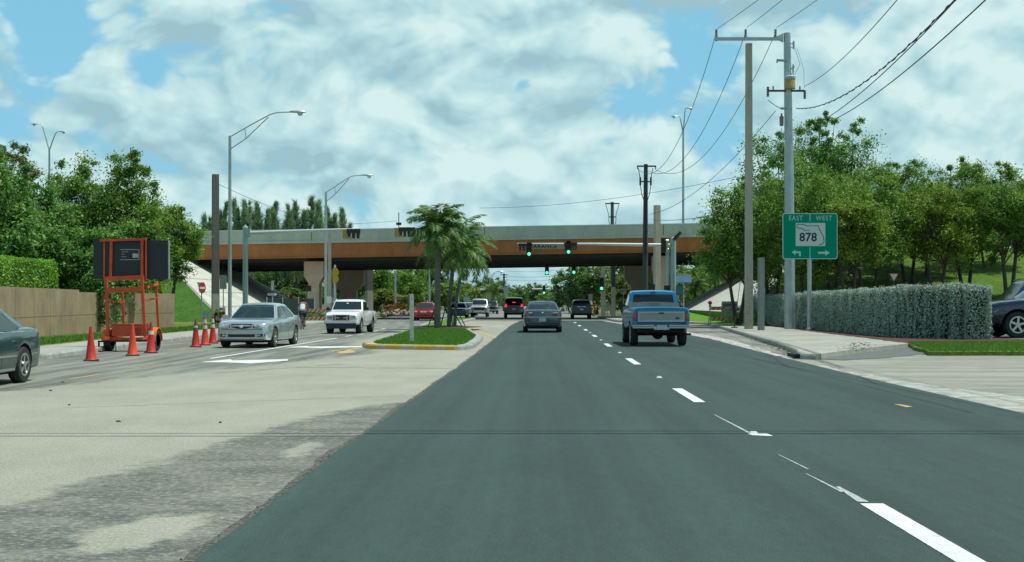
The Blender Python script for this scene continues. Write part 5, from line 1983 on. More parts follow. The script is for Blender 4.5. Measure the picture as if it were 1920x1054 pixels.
# pedestal signal in front of the left pier
pd = thing('pedestal_signal', 'yellow pedestal signal on a white post behind the white pickup', 'traffic light', (XD(628, 104), 104, 0.1))
b = MB()
b.tube([(0, 0, 0), (0, 0, 3.1)], 0.10, 10)
b.build('post', M_galv, pd)
b = MB()
b.box((0, 0, 3.45), (0.34, 0.36, 1.15))
b.box((0.2, 0, 3.2), (0.1, 0.3, 0.35))
b.box((0.2, 0, 3.7), (0.1, 0.3, 0.35))
b.build('housing', M_sigyel, pd)
b = MB()
b.lathe([(0.08, 0), (0.1, 0.14), (0.04, 0.3)], (0, 0, 4.02), n=10)
b.build('finial', M_galv, pd)
for px, py, lb, D in ((578, 541, 'dark pedestrian signal box on a post left of the bridge pier', 104), (1222, 539, 'small black pedestrian signal above the blue pickup, left one', 99), (1251, 541, 'small black pedestrian signal above the blue pickup, right one', 99)):
    q = P(px, py, D)
    pg = thing('pedestrian_signal', lb, 'pedestrian signal', (q.x, q.y, 0.1))
    b = MB()
    b.tube([(0, 0.1, 0), (0, 0.1, q.z - 0.3)], 0.055, 8)
    b.build('post', M_galv, pg)
    b = MB()
    b.box((0, 0, q.z - 0.1), (0.46, 0.26, 0.46))
    b.box((0, -0.16, q.z + 0.1), (0.5, 0.16, 0.04))
    b.build('housing', M_sigblk, pg)

# ---------------------------------------------------------------- signs
M_sgreen = mat('sign green', (0.0, 0.25, 0.155), 0.9, spec=0.05)
M_swhite = mat('sign white', (0.50, 0.60, 0.57), 0.5)
M_swhite2 = mat('sign legend', (0.42, 0.60, 0.55), 0.5)
M_sblack = MATS['sign black']
Dg = 62.5
gs = thing('road_sign', 'green road sign reading EAST and WEST 878 on a single post before the hedge', 'road sign', (XD(1518, Dg), Dg, 0.1))
x0, x1 = XD(1467, Dg) - gs.location.x, XD(1570, Dg) - gs.location.x
z0, z1 = ZD(486, Dg) - 0.1, ZD(400, Dg) - 0.1
b = MB()
b.tube([(0, 0.06, 0), (0, 0.06, z1 - 0.1)], 0.10, 10)
b.build('post', M_galv, gs, smooth=60)
b = MB()
b.lathe([(0.16, 0), (0.16, 0.12), (0.12, 0.2)], (0, 0.06, 0), n=12)
b.build('base_collar', M_galv, gs)


def rrect(x0, x1, z0, z1, r, n=5):
    pts = []
    for cx_, cz_, a0 in ((x1 - r, z0 + r, -90), (x1 - r, z1 - r, 0), (x0 + r, z1 - r, 90), (x0 + r, z0 + r, 180)):
        for k in range(n + 1):
            a = R(a0 + 90 * k / n)
            pts.append((cx_ + r * math.cos(a), cz_ + r * math.sin(a)))
    return pts


def sx(px):
    return XD(px, Dg) - gs.location.x


def sz(py):
    return ZD(py, Dg) - 0.1


b = MB()
b.prism(rrect(x0, x1, z0, z1, 0.10), 'y', -0.045, -0.02)
pn = b.build('panel', M_swhite2, gs)
b = MB()
b.prism(rrect(x0 + 0.035, x1 - 0.035, z0 + 0.035, z1 - 0.035, 0.08), 'y', -0.049, -0.044)
b.build('green_face', M_sgreen, pn)
b = MB()
b.box((sx(1518.3), -0.052, (sz(416) + z1) / 2), (0.032, 0.006, z1 - sz(416) - 0.02))
b.box((sx(1518.3), -0.052, (sz(463) + z0) / 2), (0.032, 0.006, sz(463) - z0 - 0.02))
b.build('divider', M_swhite2, pn)
put_text('EAST', 0.325, (sx(1491.5), -0.052, sz(409.6)), pn, M_swhite2, sx=0.82, spacing=1.18)
put_text('WEST', 0.325, (sx(1544.5), -0.052, sz(409.6)), pn, M_swhite2, sx=0.82, spacing=1.18)
b = MB()
b.prism([(sx(1491.5), sz(461.5)), (sx(1547), sz(461.5)), (sx(1547), sz(418.3)), (sx(1491.5), sz(418.3))], 'y', -0.056, -0.049)
shd = b.build('route_shield', M_swhite, pn)
put_text('878', 0.56, (sx(1514.8), -0.058, sz(445.6)), shd, M_sblack, bold=0.012, sx=0.98, spacing=1.02, depth=0.002)
b = MB()


def zpx(u, v):     # points read off the enlarged sign picture
    return (sx(1440 + u / 8.78), -0.058, sz(380 + v / 8.78))


b.tube([zpx(*q) for q in ((680, 462), (650, 452), (605, 465), (575, 435), (520, 418), (480, 420), (472, 362), (605, 365), (620, 382), (780, 384), (822, 374), (842, 440), (880, 510), (912, 575), (918, 650), (890, 685), (845, 692))], 0.017, 5)
b.build('state_outline', M_sblack, shd)
b = MB()
b.prism([(sx(1484), sz(473.2)), (sx(1491.5), sz(468.2)), (sx(1490.5), sz(471.5)), (sx(1501), sz(471.5)), (sx(1501), sz(480.5)), (sx(1498), sz(480.5)), (sx(1498), sz(474.8)), (sx(1490.5), sz(474.8)), (sx(1491.5), sz(478.6))], 'y', -0.056, -0.048)
b.prism([(sx(1555.5), sz(474)), (sx(1546.5), sz(468.6)), (sx(1547.8), sz(472.3)), (sx(1533.5), sz(472.3)), (sx(1533.5), sz(476)), (sx(1547.8), sz(476)), (sx(1546.5), sz(480))], 'y', -0.056, -0.048)
b.build('arrow', M_swhite2, pn)


def small_sign(name, label, px, py, w, h, D, m, cat='road sign', z0=0.1, post=M_galv, rz=0.0, base_py=None, shape='rect', text=None, tm=None, tsize=0.2):
    q = P(px, py, D)
    s_ = thing(name, label, cat, (q.x, q.y, z0), rz)
    b = MB()
    b.tube([(0, 0.04, 0), (0, 0.04, q.z - z0 + h * 0.35)], 0.035, 8)
    b.build('post', post, s_)
    b = MB()
    zc = q.z - z0
    if shape == 'rect':
        b.prism(rrect(-w / 2, w / 2, zc - h / 2, zc + h / 2, min(w, h) * 0.08), 'y', -0.012, 0.002)
    elif shape == 'disc':
        b.prism([(w / 2 * math.cos(a), zc + h / 2 * math.sin(a)) for a in [2 * math.pi * k / 20 for k in range(20)]], 'y', -0.012, 0.002)
    else:
        b.prism([(-w / 2, zc + h / 2), (w / 2, zc + h / 2), (0, zc - h / 2)], 'y', -0.012, 0.002)
    pl = b.build('sign_plate', m, s_)
    if text:
        put_text(text, tsize, (0, -0.016, zc), pl, tm or M_sblack)
    return s_, pl, zc


M_sback = mat('bare sign back', (0.33, 0.37, 0.36), 0.5, 0.4)
M_sred = mat('sign red', (0.38, 0.02, 0.03), 0.5)
M_sw = mat('sign bright white', (0.62, 0.66, 0.62), 0.5)
s_, pl, zc = small_sign('no_entry_sign', 'narrow red and white no-entry sign on a thin post on the left verge', 379, 540, 0.62, 0.68, 80, M_sred, shape='disc', rz=R(62))
b = MB()
b.box((0, -0.016, zc), (0.46, 0.008, 0.13))
b.build('white_bar', M_sw, pl)
b = MB()
b.prism([(-0.35, zc + 0.34), (0.35, zc + 0.34), (0, zc - 0.3)], 'y', 0.09, 0.10)
b.build('yield_back', M_sback, s_)
small_sign('blank_sign_back', 'tall grey sign seen from behind between the bare square pole and the lamp', 418.5, 529, 0.42, 0.86, 81, M_sback)
s_, pl, zc = small_sign('one_way_sign', 'dark one-way arrow sign on a post before the left slope', 511, 552, 0.82, 0.27, 97, M_sblack)
b = MB()
b.prism([(-0.36, zc - 0.07), (0.14, zc - 0.07), (0.14, zc - 0.12), (0.37, zc), (0.14, zc + 0.12), (0.14, zc + 0.07), (-0.36, zc + 0.07)], 'y', -0.018, -0.01)
ar = b.build('arrow', M_sw, pl)
put_text('ONE', 0.12, (-0.22, -0.02, zc), ar, M_sblack, bold=0.004)
put_text('WAY', 0.12, (0.05, -0.02, zc), ar, M_sblack, bold=0.004)
b = MB()
b.box((0.0, 0, zc + 0.65), (0.18, 0.06, 0.7))
b.build('side_plate', M_sback, s_)
s_, pl, zc = small_sign('yield_sign', 'small red and white yield sign on the green embankment between the right trees', 1676, 521, 0.62, 0.54, 77, M_sred, z0=0.2, shape='tri', post=M_wooddk)
b = MB()
b.prism([(-0.22, zc + 0.22), (0.22, zc + 0.22), (0, zc - 0.16)], 'y', -0.018, -0.01)
b.build('white_centre', M_sw, pl)
s_, pl, zc = small_sign('turn_sign', 'small white sign with a black turn arrow left of the blue pickup cab', 1169, 546.5, 0.55, 0.55, 128, M_sw)
b = MB()
b.tube([(-0.12, -0.016, zc - 0.16), (-0.12, -0.016, zc + 0.05), (0.12, -0.016, zc + 0.12)], 0.03, 5)
b.build('arrow', M_sblack, pl)
small_sign('white_notice', 'white notice board low beyond the bridge beside the straight pole', 1139, 578, 0.68, 0.52, 128, M_sw)
small_sign('far_sign', 'pale sign between the dark grey vehicle and the thick pole', 1107, 557, 0.42, 0.6, 135, M_sback)
small_sign('far_sign', 'two-part pale sign on a post above the roof of the black braking vehicle', 949, 545, 0.55, 0.9, 150, M_sback)
small_sign('far_sign', 'grey square sign right of the red car among the far trees', 875, 562, 0.7, 0.7, 150, M_sback)
small_sign('pole_notice', 'white paper notice beside the concrete pole at the left pier', 617, 562, 0.40, 0.55, 106.5, M_sw)
small_sign('small_blue_sign', 'small pale blue sign low on the verge behind the cones', 385, 591, 0.55, 0.42, 83, mat('pale blue', (0.25, 0.50, 0.58), 0.5))

# solar panel on a post
q = P(1282, 523, 101)
sp = thing('solar_panel', 'blue solar panel tilted on a post behind the blue pickup', 'solar panel', (q.x, q.y, 0.1))
b = MB()
b.tube([(0, 0.1, 0), (0, 0.1, q.z - 0.2)], 0.05, 8)
b.build('post', M_galv, sp)
b = MB()
b.box((0, 0, q.z - 0.1), (1.15, 0.05, 0.75), rx=R(-40))
b.build('panel', mat('solar blue', (0.02, 0.10, 0.20), 0.2, coat=0.5), sp)
b = MB()
b.box((0.05, 0.2, q.z + 0.19), (1.2, 0.06, 0.05))
b.build('panel_edge', M_sw, sp)
b = MB()
b.box((-0.35, 0.05, q.z - 1.0), (0.5, 0.2, 0.7))
b.build('control_box', mat('box blue', (0.03, 0.13, 0.19), 0.5), sp)

# white median post
q = G(772, 642.5, 0.14)
wp = thing('marker_post', 'white painted wooden post standing in the grass at the front of the median', 'post', (q.x, q.y, 0.12))
b = MB()
b.box((0, 0, 0.82), (0.125, 0.10, 1.64), rz=0.3)
b.build('post', mat('peeling white paint', (0.55, 0.58, 0.55), 0.8, c2=(0.34, 0.36, 0.33), scale=9, var=0.1), wp)

# ---------------------------------------------------------------- traffic cones
M_cone = mat('cone orange red', (0.50, 0.022, 0.014), 0.55, var=0.12, scale=5)
M_coneo = mat('cone bright orange', (0.66, 0.055, 0.012), 0.55, var=0.1, scale=5)
M_cband = mat('reflective band', (0.58, 0.60, 0.57), 0.5, var=0.1, scale=12)
M_cdark = mat('scuffed band', (0.10, 0.09, 0.08), 0.7)


def cone(label, px, py, h, m, bands, group='orange traffic cones along the left lane', lean=0.0, tip=None):
    q = G(px, py)
    r = thing('traffic_cone', label, 'traffic cone', (q.x, q.y, 0.003), 0.4, group)
    r.rotation_euler = (0, lean, 0.3)
    b = MB()
    b.box((0, 0, 0.02), (0.38, 0.38, 0.035), taper=0.94)
    b.build('base', M_rub if tip != 'r' else m, r)
    b = MB()

    def rad(z):
        return 0.145 + (0.028 - 0.145) * (z / h)
    b.lathe([(0.16, 0.036), (rad(0.06), 0.06), (rad(h * 0.5), h * 0.5), (0.03, h), (0.02, h + 0.004)], n=20)
    b.build('body', m, r, smooth=40)
    for (a, c_, mm) in bands:
        b = MB()
        b.lathe([(rad(a * h), a * h), (rad(a * h) + 0.004, a * h + 0.001), (rad(c_ * h) + 0.004, c_ * h - 0.001), (rad(c_ * h), c_ * h)], n=20)
        b.build('band', mm, r, smooth=40)
    return r


cone('plain faded red cone nearest the camera, at the left of the row', 171, 677, 0.87, M_cone, [], lean=R(-1), tip=None)
cone('plain bright orange cone with a scuffed side in front of the message board trailer', 248.5, 667, 0.88, M_coneo, [])
cone('orange cone with a white band before the trailer\'s right wheel', 283, 662, 0.90, M_cone, [(0.60, 0.72, M_cband), (0.80, 0.93, M_cdark)])
cone('red cone with dark worn bands, leftmost of the four beside the silver sedan', 367, 651, 0.93, M_cone, [(0.58, 0.68, M_cdark), (0.78, 0.90, M_cdark), (0.69, 0.76, M_cband)])
cone('orange cone with two white bands, second of the four beside the silver sedan', 384.5, 647.5, 0.98, M_coneo, [(0.58, 0.70, M_cband), (0.77, 0.90, M_cband)])
cone('orange cone with two white bands, third of the four beside the silver sedan', 399, 644, 0.98, M_cone, [(0.58, 0.70, M_cband), (0.77, 0.90, M_cband)])
cone('orange cone with white bands half hidden behind the silver sedan', 416, 641, 1.0, M_cone, [(0.58, 0.70, M_cband), (0.77, 0.90, M_cband)])

# ---------------------------------------------------------------- message board trailer
Dt = 40.0
T = thing('message_board_trailer', 'orange trailer carrying a black electronic message board turned away from the camera', 'trailer', (XD(245, Dt), Dt, 0.003))
M_or = mat('trailer orange', (0.60, 0.085, 0.015), 0.5, var=0.1, c2=(0.40, 0.05, 0.012), scale=3)


def tx(px, dy=0.0):
    return XD(px, Dt + dy) - T.location.x


def tz(py, dy=0.0):
    return ZD(py, Dt + dy)


def bar(name, pts, w, m=M_or, par=None):
    b = MB()
    b.tube(pts, w * 0.707, 4, phase=math.pi / 4)
    return b.build(name, m, par if par is not None else T)


b = MB()
xa, xb = tx(169), tx(309)
b.box(((xa + xb) / 2, 0.42, (tz(449) + tz(523)) / 2), (xb - xa, 0.14, tz(449) - tz(523)), rz=R(4), ry=R(0.8))
bd = b.build('message_board', mat('board black', (0.010, 0.017, 0.022), 0.5, var=0.1), T)
b = MB()
b.box((xb + 0.0, 0.47, (tz(449) + tz(523)) / 2 - 0.01), (0.025, 0.16, tz(449) - tz(523)), rz=R(4))
b.build('board_edge', M_galv, bd)
b = MB()
cx_, cz_ = tx(237), tz(477)
for (xx, zz, ww, hh) in ((cx_, cz_ + 0.155, 0.58, 0.02), (cx_, cz_ - 0.155, 0.58, 0.02), (cx_ - 0.28, cz_, 0.02, 0.31), (cx_ + 0.28, cz_, 0.02, 0.31)):
    b.box((xx, 0.335, zz), (ww, 0.012, hh), rz=R(4))
for k, (zz, ln) in enumerate(((0.085, 0.22), (0.01, 0.13), (-0.065, 0.14))):
    for j in range(int(ln / 0.045)):
        b.box((cx_ - 0.23 + j * 0.052 + (0 if k else 0), 0.335, cz_ + zz), (0.036, 0.012, 0.022))
b.build('maker_plate', mat('plate grey', (0.34, 0.36, 0.35), 0.6), bd)
b = MB()
b.box((cx_ + 0.17, 0.335, cz_ - 0.03), (0.17, 0.014, 0.13), rz=R(4))
b.build('sticker', mat('sticker white', (0.58, 0.60, 0.58), 0.6, c2=(0.25, 0.25, 0.25), scale=18), bd)
# upper lifting frame
bar('top_bar', [(tx(183), 0.22, tz(451)), (tx(270), 0.22, tz(448))], 0.07)
bar('upright', [(tx(190), 0.26, tz(525)), (tx(190), 0.26, tz(450))], 0.035)
bar('upright', [(tx(202), 0.24, tz(524)), (tx(204), 0.24, tz(450))], 0.065)
bar('upright', [(tx(262), 0.24, tz(524)), (tx(262), 0.24, tz(449))], 0.07)
bar('upright', [(tx(269), 0.26, tz(526)), (tx(269), 0.26, tz(449))], 0.04)
bar('cross_bar', [(tx(192), 0.18, tz(523)), (tx(266), 0.18, tz(520))], 0.13)
bar('cross_bar', [(tx(200), 0.05, tz(545)), (tx(268), 0.05, tz(543))], 0.15)
# front pair of legs, full height
bar('mast_leg', [(tx(203), 0.0, tz(640)), (tx(198), 0.05, tz(523))], 0.085)
bar('mast_leg', [(tx(273), 0.0, tz(638)), (tx(265), 0.05, tz(523))], 0.085)
# rear pair, shorter
bar('rear_leg', [(tx(219), 0.7, tz(612)), (tx(216), 0.7, tz(550))], 0.06)
bar('rear_leg', [(tx(285), 0.7, tz(616)), (tx(280), 0.7, tz(532))], 0.065)
bar('cross_bar', [(tx(202), 0.05, tz(566)), (tx(217), 0.7, tz(566))], 0.05)
bar('cross_bar', [(tx(268), 0.05, tz(564)), (tx(282), 0.7, tz(559))], 0.05)
bar('cross_bar', [(tx(270), 0.3, tz(539)), (tx(283), 0.7, tz(533))], 0.07)
b = MB()
b.box((tx(240), 0.25, tz(619)), (tx(269) - tx(211), 0.65, tz(608) - tz(631)))
bb = b.build('battery_box', M_or, T)
b = MB()
b.box((tx(257), -0.09, tz(622)), (0.26, 0.02, 0.2))
b.box((tx(240), -0.085, tz(610)), (0.92, 0.02, 0.02))
b.build('box_door', mat('dark orange', (0.30, 0.04, 0.012), 0.6), bb)
bar('chassis', [(tx(196), 0.0, tz(636)), (tx(278), 0.0, tz(636))], 0.10)
bar('chassis', [(tx(200), 0.7, tz(637)), (tx(288), 0.7, tz(637))], 0.08)
bar('chassis', [(tx(206), -0.6, tz(634)), (tx(206), 1.0, tz(634))], 0.08)
bar('chassis', [(tx(276), -0.6, tz(634)), (tx(276), 1.0, tz(634))], 0.08)
bar('jack_bar', [(tx(189), -0.25, tz(640)), (tx(280), -0.25, tz(639))], 0.05, M_under)
for px in (190.5, 222):
    bar('jack_leg', [(tx(px), -0.25, tz(641)), (tx(px), -0.25, 0.01)], 0.045 if px < 200 else 0.02, M_under)
    b = MB()
    b.box((tx(px), -0.25, 0.012), (0.16, 0.16, 0.02))
    b.build('jack_foot', M_under, T)
for px in (205, 291):
    b = MB()
    x_ = tx(px, 0.35)
    b.lathe([(0.20, -0.095), (0.31, -0.09), (0.325, -0.05), (0.325, 0.05), (0.31, 0.09), (0.20, 0.095)], (x_, 0.35, 0.325), 'x', 24)
    wl_ = b.build('wheel', M_rub, T, smooth=40)
    b = MB()
    b.lathe([(0.2, -0.09), (0.17, -0.05), (0.05, -0.03), (0.05, 0.09), (0.17, 0.06), (0.2, 0.095)], (x_, 0.35, 0.325), 'x', 20)
    b.build('rim', M_steelrim, wl_, smooth=40)
    b = MB()
    rings = []
    for k in range(11):
        a = R(-5 + 190 * k / 10)
        ca, sa = math.cos(a), math.sin(a)
        r0, r1 = 0.37, 0.39
        rings.append([(x_ - 0.12, 0.35 + r1 * ca, 0.325 + r1 * sa), (x_ + 0.12, 0.35 + r1 * ca, 0.325 + r1 * sa), (x_ + 0.12, 0.35 + r0 * ca, 0.325 + r0 * sa), (x_ - 0.12, 0.35 + r0 * ca, 0.325 + r0 * sa)])
    b.loft(rings)
    b.build('fender', mat('fender orange', (0.66, 0.14, 0.015), 0.5), T, smooth=40)

# ---------------------------------------------------------------- barricades
M_bstr_w = mat('barricade white', (0.50, 0.48, 0.42), 0.6)
M_bstr_o = mat('barricade orange', (0.52, 0.12, 0.03), 0.6)
M_bleg = mat('barricade leg', (0.26, 0.27, 0.24), 0.6)


def barricade(label, x, y, w, h, boards=((0.9, 0.2), (0.45, 0.2)), rz=0.0, lamp=None, z0=0.145, stripes=M_bstr_o):
    r = thing('barricade', label, 'barricade', (x, y, z0), rz, 'striped roadwork barricades')
    for sx_ in (-1, 1):
        for dy in (-0.25, 0.25):
            b = MB()
            b.tube([(sx_ * w / 2, dy, 0), (sx_ * w / 2, 0, h)], 0.025, 4)
            b.build('leg', M_bleg, r)
    for (z, bh) in boards:
        b = MB()
        b.box((0, -0.06 - (h - z) * 0.0, z), (w * 1.05, 0.03, bh))
        bo = b.build('board', M_bstr_w, r)
        b = MB()
        n = int(w / 0.24)
        for k in range(n):
            x_ = -w / 2 + w * (k + 0.3) / n
            q = w / n * 0.5
            b.prism([(x_, z - bh / 2), (x_ + q, z - bh / 2), (x_ + q + bh * 0.8, z + bh / 2), (x_ + bh * 0.8, z + bh / 2)] if x_ + q + bh * 0.8 < w * 0.52 else [(x_, z - bh / 2), (x_ + q, z - bh / 2), (x_ + q, z + bh / 2 * 0.2)], 'y', -0.08, -0.075)
        b.build('stripe', stripes, bo)
    if lamp:
        b = MB()
        b.box((lamp, 0, h + 0.05), (0.14, 0.1, 0.14))
        lb = b.build('lamp_box', M_sigyel, r)
        b = MB()
        b.lathe([(0.001, -0.06), (0.12, -0.05), (0.12, 0.05), (0.001, 0.06)], (lamp, 0, h + 0.24), 'y', 16)
        b.build('lamp', mat('red lamp', (0.5, 0.03, 0.01), 0.3), lb)
    return r


q = G(1352, 607, 0.14)
barricade('striped barricade with a round red lamp standing on the right grass edge', q.x - 0.15, q.y, 1.15, 1.05, boards=((0.95, 0.22), (0.28, 0.24)), lamp=-0.55, rz=R(8))
bs2 = barricade('barricade carrying the SIDEWALK CLOSED board beside the concrete pole', XD(1368, 86), 86, 1.0, 1.35, boards=((0.30, 0.24),), z0=0.15)
b = MB()
b.box((0, -0.09, 0.95), (0.98, 0.03, 0.86), rx=R(-4))
sg = b.build('sign_board', mat('board grey white', (0.36, 0.39, 0.38), 0.6), bs2)
put_text('SIDEWALK', 0.235, (0, -0.125, 1.13), sg, mat('legend dark', (0.09, 0.11, 0.12), 0.7), bold=0.006, sx=0.78)
put_text('CLOSED', 0.26, (0, -0.115, 0.80), sg, MATS['legend dark'], bold=0.006, sx=0.9)
barricade('dark striped barricade partly hidden by the tall concrete pole', XD(1390, 83), 83, 0.9, 1.0, boards=((0.88, 0.2), (0.25, 0.2)), rz=R(-20), stripes=M_cdark, z0=0.15)
q = G(602, 609, 0.14)
barricade('striped barricades by the left pier behind the cyclist', q.x - 0.3, q.y, 1.5, 1.0, boards=((0.85, 0.2), (0.35, 0.22)), rz=R(12), lamp=-0.6)
barricade('small striped barricade with an amber lamp between the bare pole and the silver sedan', XD(414, 82), 82, 0.5, 1.1, boards=((0.9, 0.2), (0.5, 0.2)), lamp=0.0, stripes=M_cone)

# guy wire guard by the concrete pole
gy = thing('guy_wire', 'slanting guy wire anchored in the sidewalk beside the concrete pole', 'guy wire', (0, 0, 0))
b = MB()
b.tube([G(1377, 614, 0.15), P(1388, 527, 68), P(1392, 440, 67)], 0.016, 5)
b.build('wire', M_wire, gy)
b = MB()
b.tube([G(1377, 614, 0.15), P(1379.5, 595, 69.6)], 0.04, 6)
b.build('anchor_guard', M_black, gy)
b = MB()
b.box(G(1377, 614, 0.17), (0.3, 0.3, 0.05))
b.build('anchor', M_black, gy)
# ------------------------------------------------------------------ foliage
def leaf_mat(name, c, c2, scale=1.2, trans=0.35, thr=(0.38, 0.62)):
    return mat(name, c, 0.55, c2=c2, scale=scale, var=0.38, trans=trans, thr=thr, spec=0.35)


ML_a = leaf_mat('oak leaves', (0.233, 0.389, 0.056), (0.093, 0.208, 0.031))
ML_b = leaf_mat('dark broad leaves', (0.193, 0.385, 0.073), (0.073, 0.192, 0.043))
ML_c = leaf_mat('yellow green leaves', (0.274, 0.376, 0.040), (0.114, 0.228, 0.029))
ML_d = leaf_mat('olive leaves', (0.221, 0.286, 0.085), (0.111, 0.169, 0.055))
ML_hedge = leaf_mat('clipped hedge leaves', (0.22, 0.46, 0.030), (0.11, 0.28, 0.022))
ML_silver = leaf_mat('silver hedge leaves', (0.56, 0.68, 0.56), (0.15, 0.25, 0.205), 18.0, 0.2, (0.40, 0.64))
ML_cas = leaf_mat('casuarina needles', (0.30, 0.44, 0.20), (0.14, 0.24, 0.13), 0.5)
ML_palm = leaf_mat('palm fronds', (0.163, 0.294, 0.062), (0.066, 0.144, 0.034), 2.0)
ML_far = leaf_mat('far leaves', (0.144, 0.263, 0.053), (0.054, 0.126, 0.036), 0.35)
ML_fary = leaf_mat('far yellow leaves', (0.20, 0.26, 0.03), (0.08, 0.14, 0.02), 0.5)
M_bark = mat('bark', (0.075, 0.060, 0.048), 0.95, var=0.3, scale=6, stretch=(4, 4, 0.7), bump=0.5, bscale=20)
M_barkg = mat('grey bark', (0.16, 0.15, 0.125), 0.95, var=0.25, scale=6, stretch=(3, 3, 1.2), bump=0.3, bscale=20)


def leaves(C, Rr, n, size, seed, flat=0.5, aspect=0.5, shell=0.5, squash=0.75):
    """C: cluster centres (k,3), Rr: radii (k,), n leaves per cluster; each leaf a folded diamond of two triangles"""
    rg = np.random.default_rng(seed)
    k = len(C)
    tot = k * n
    idx = np.repeat(np.arange(k), n)
    d = rg.normal(size=(tot, 3))
    d /= np.linalg.norm(d, axis=1)[:, None]
    rad = np.minimum(np.abs(rg.normal(0, 0.62, tot)), 1.25) + 0.05
    off = d * rad[:, None]
    off[:, 2] *= squash
    # each cluster is drawn out along its own twig direction
    tw = rg.normal(size=(k, 3))
    tw[:, 2] = np.abs(tw[:, 2]) * 0.6
    tw /= np.linalg.norm(tw, axis=1)[:, None]
    off += tw[idx] * (rg.uniform(-0.7, 0.8, tot) * rg.random(tot))[:, None]
    pos = C[idx] + off * Rr[idx][:, None]
    nrm = rg.normal(size=(tot, 3)) + d * 0.4
    nrm[:, 2] += flat * 2
    nrm /= np.linalg.norm(nrm, axis=1)[:, None]
    a = np.cross(nrm, rg.normal(size=(tot, 3)))
    a /= np.linalg.norm(a, axis=1)[:, None] + 1e-9
    b = np.cross(nrm, a)
    s = size * rg.uniform(0.65, 1.35, tot)[:, None]
    v = np.stack([pos - a * s, pos - b * s * aspect + nrm * s * 0.15, pos + a * s, pos + b * s * aspect + nrm * s * 0.15], 1).reshape(-1, 3)
    f = np.arange(tot * 4).reshape(-1, 4)
    return v, f


def crown_points(n, rx, ry, rz, seed, low=-0.5, bumps=0.25):
    rr = random.Random(seed)
    pts, rad = [], []
    while len(pts) < n:
        d = Vector((rr.gauss(0, 1), rr.gauss(0, 1), rr.gauss(0, 1))).normalized()
        if d.z < low:
            continue
        k = 0.55 + 0.45 * rr.random() ** 0.5
        k *= 1 + bumps * noise.noise(d * 1.9 + Vector((seed * 3.1, 0, 0))) * 2
        pts.append((d.x * rx * k, d.y * ry * k, d.z * rz * k))
        rad.append(rr.uniform(0.16, 0.30) * (rx + rz) / 2)
    return np.array(pts), np.array(rad)


def make_tree(name, label, cat, loc, top, rx, rz, trunk_h, m_leaf, seed, nclus=70, nl=220, size=0.08, ry=None, stems=2, bark=None, low=-0.45, group=None, tr=0.14, bumps=0.25, sparse_top=0):
    """trunk base at z=0 (local); crown centre sits so that its top reaches `top`"""
    r = thing(name, label, cat, loc, 0, group)
    rr = random.Random(seed)
    cz = top - rz
    ry = ry or rx
    C, Rr = crown_points(nclus, rx, ry, rz, seed, low, bumps)
    inner = np.random.default_rng(seed + 500).normal(size=(max(6, nclus // 3), 3)) * 0.30 * np.array([rx, ry, rz])
    if low > -0.6:
        inner[:, 2] = np.abs(inner[:, 2])
    C = np.concatenate([C, inner])
    Rr = np.concatenate([Rr, np.full(len(inner), 0.3 * (rx + rz) / 2)])
    C[:, 2] += cz
    if sparse_top:
        ex, er = [], []
        for i in range(sparse_top):
            a = rr.random() * 6.28
            ex.append((math.cos(a) * rx * rr.uniform(0.1, 0.8), math.sin(a) * ry * rr.uniform(.1, .8), top - rz * rr.uniform(-0.15, 0.35)))
            er.append(rr.uniform(0.14, 0.3))
        C = np.concatenate([C, np.array(ex)])
        Rr = np.concatenate([Rr, np.array(er)])
    v, f = leaves(C, Rr, nl, size, seed)
    link('crown', grid_mesh('crown', v, f, [m_leaf]), r)
    b = MB()
    base_r = tr
    stems_top = []
    for s in range(stems):
        a = 2 * math.pi * s / max(1, stems) + rr.random()
        sp = 0.10 * (stems > 1)
        lean = rx * (0.30 if stems > 1 else 0.08)
        p0 = Vector((math.cos(a) * sp, math.sin(a) * sp, -0.2))
        p1 = Vector((math.cos(a) * (sp + lean * 0.35), math.sin(a) * (sp + lean * 0.35), trunk_h * 0.55))
        p2 = Vector((math.cos(a) * (sp + lean), math.sin(a) * (sp + lean), max(trunk_h, cz - rz * 0.35)))
        b.tube([p0, p1, p2], [base_r, base_r * 0.72, base_r * 0.5], 8)
        stems_top.append((p1, p2))
    order = list(range(len(C)))
    rr.shuffle(order)
    for i in order[:max(10, len(C) // 4)]:
        p1, p2 = stems_top[rr.randrange(len(stems_top))]
        u = rr.random()
        st = p1.lerp(p2, 0.3 + 0.7 * u)
        en = Vector(C[i])
        mid = st.lerp(en, 0.5) + Vector((rr.gauss(0, .1), rr.gauss(0, .1), 0.12)) * rx * 0.4
        b.tube([st, mid, en], [base_r * 0.36, base_r * 0.2, base_r * 0.07], 5)
    b.build('trunk', bark or M_bark, r, smooth=50)
    return r


def tree_px(name, label, cat, px, D, top_py, halfw_px, base_py_or_z, bottom_py, m_leaf, seed, z0=0.0, **k):
    """tree placed by where it stands (D metres away) and its real size there"""
    x = XD(px, D)
    top = ZD(top_py, D) - z0
    bot = ZD(bottom_py, D) - z0
    rz = (top - bot) / 2 * 1.04
    rx = halfw_px * D / F
    return make_tree(name, label, cat, (x, D, z0), top, rx, rz, max(0.4, bot), m_leaf, seed, **k)


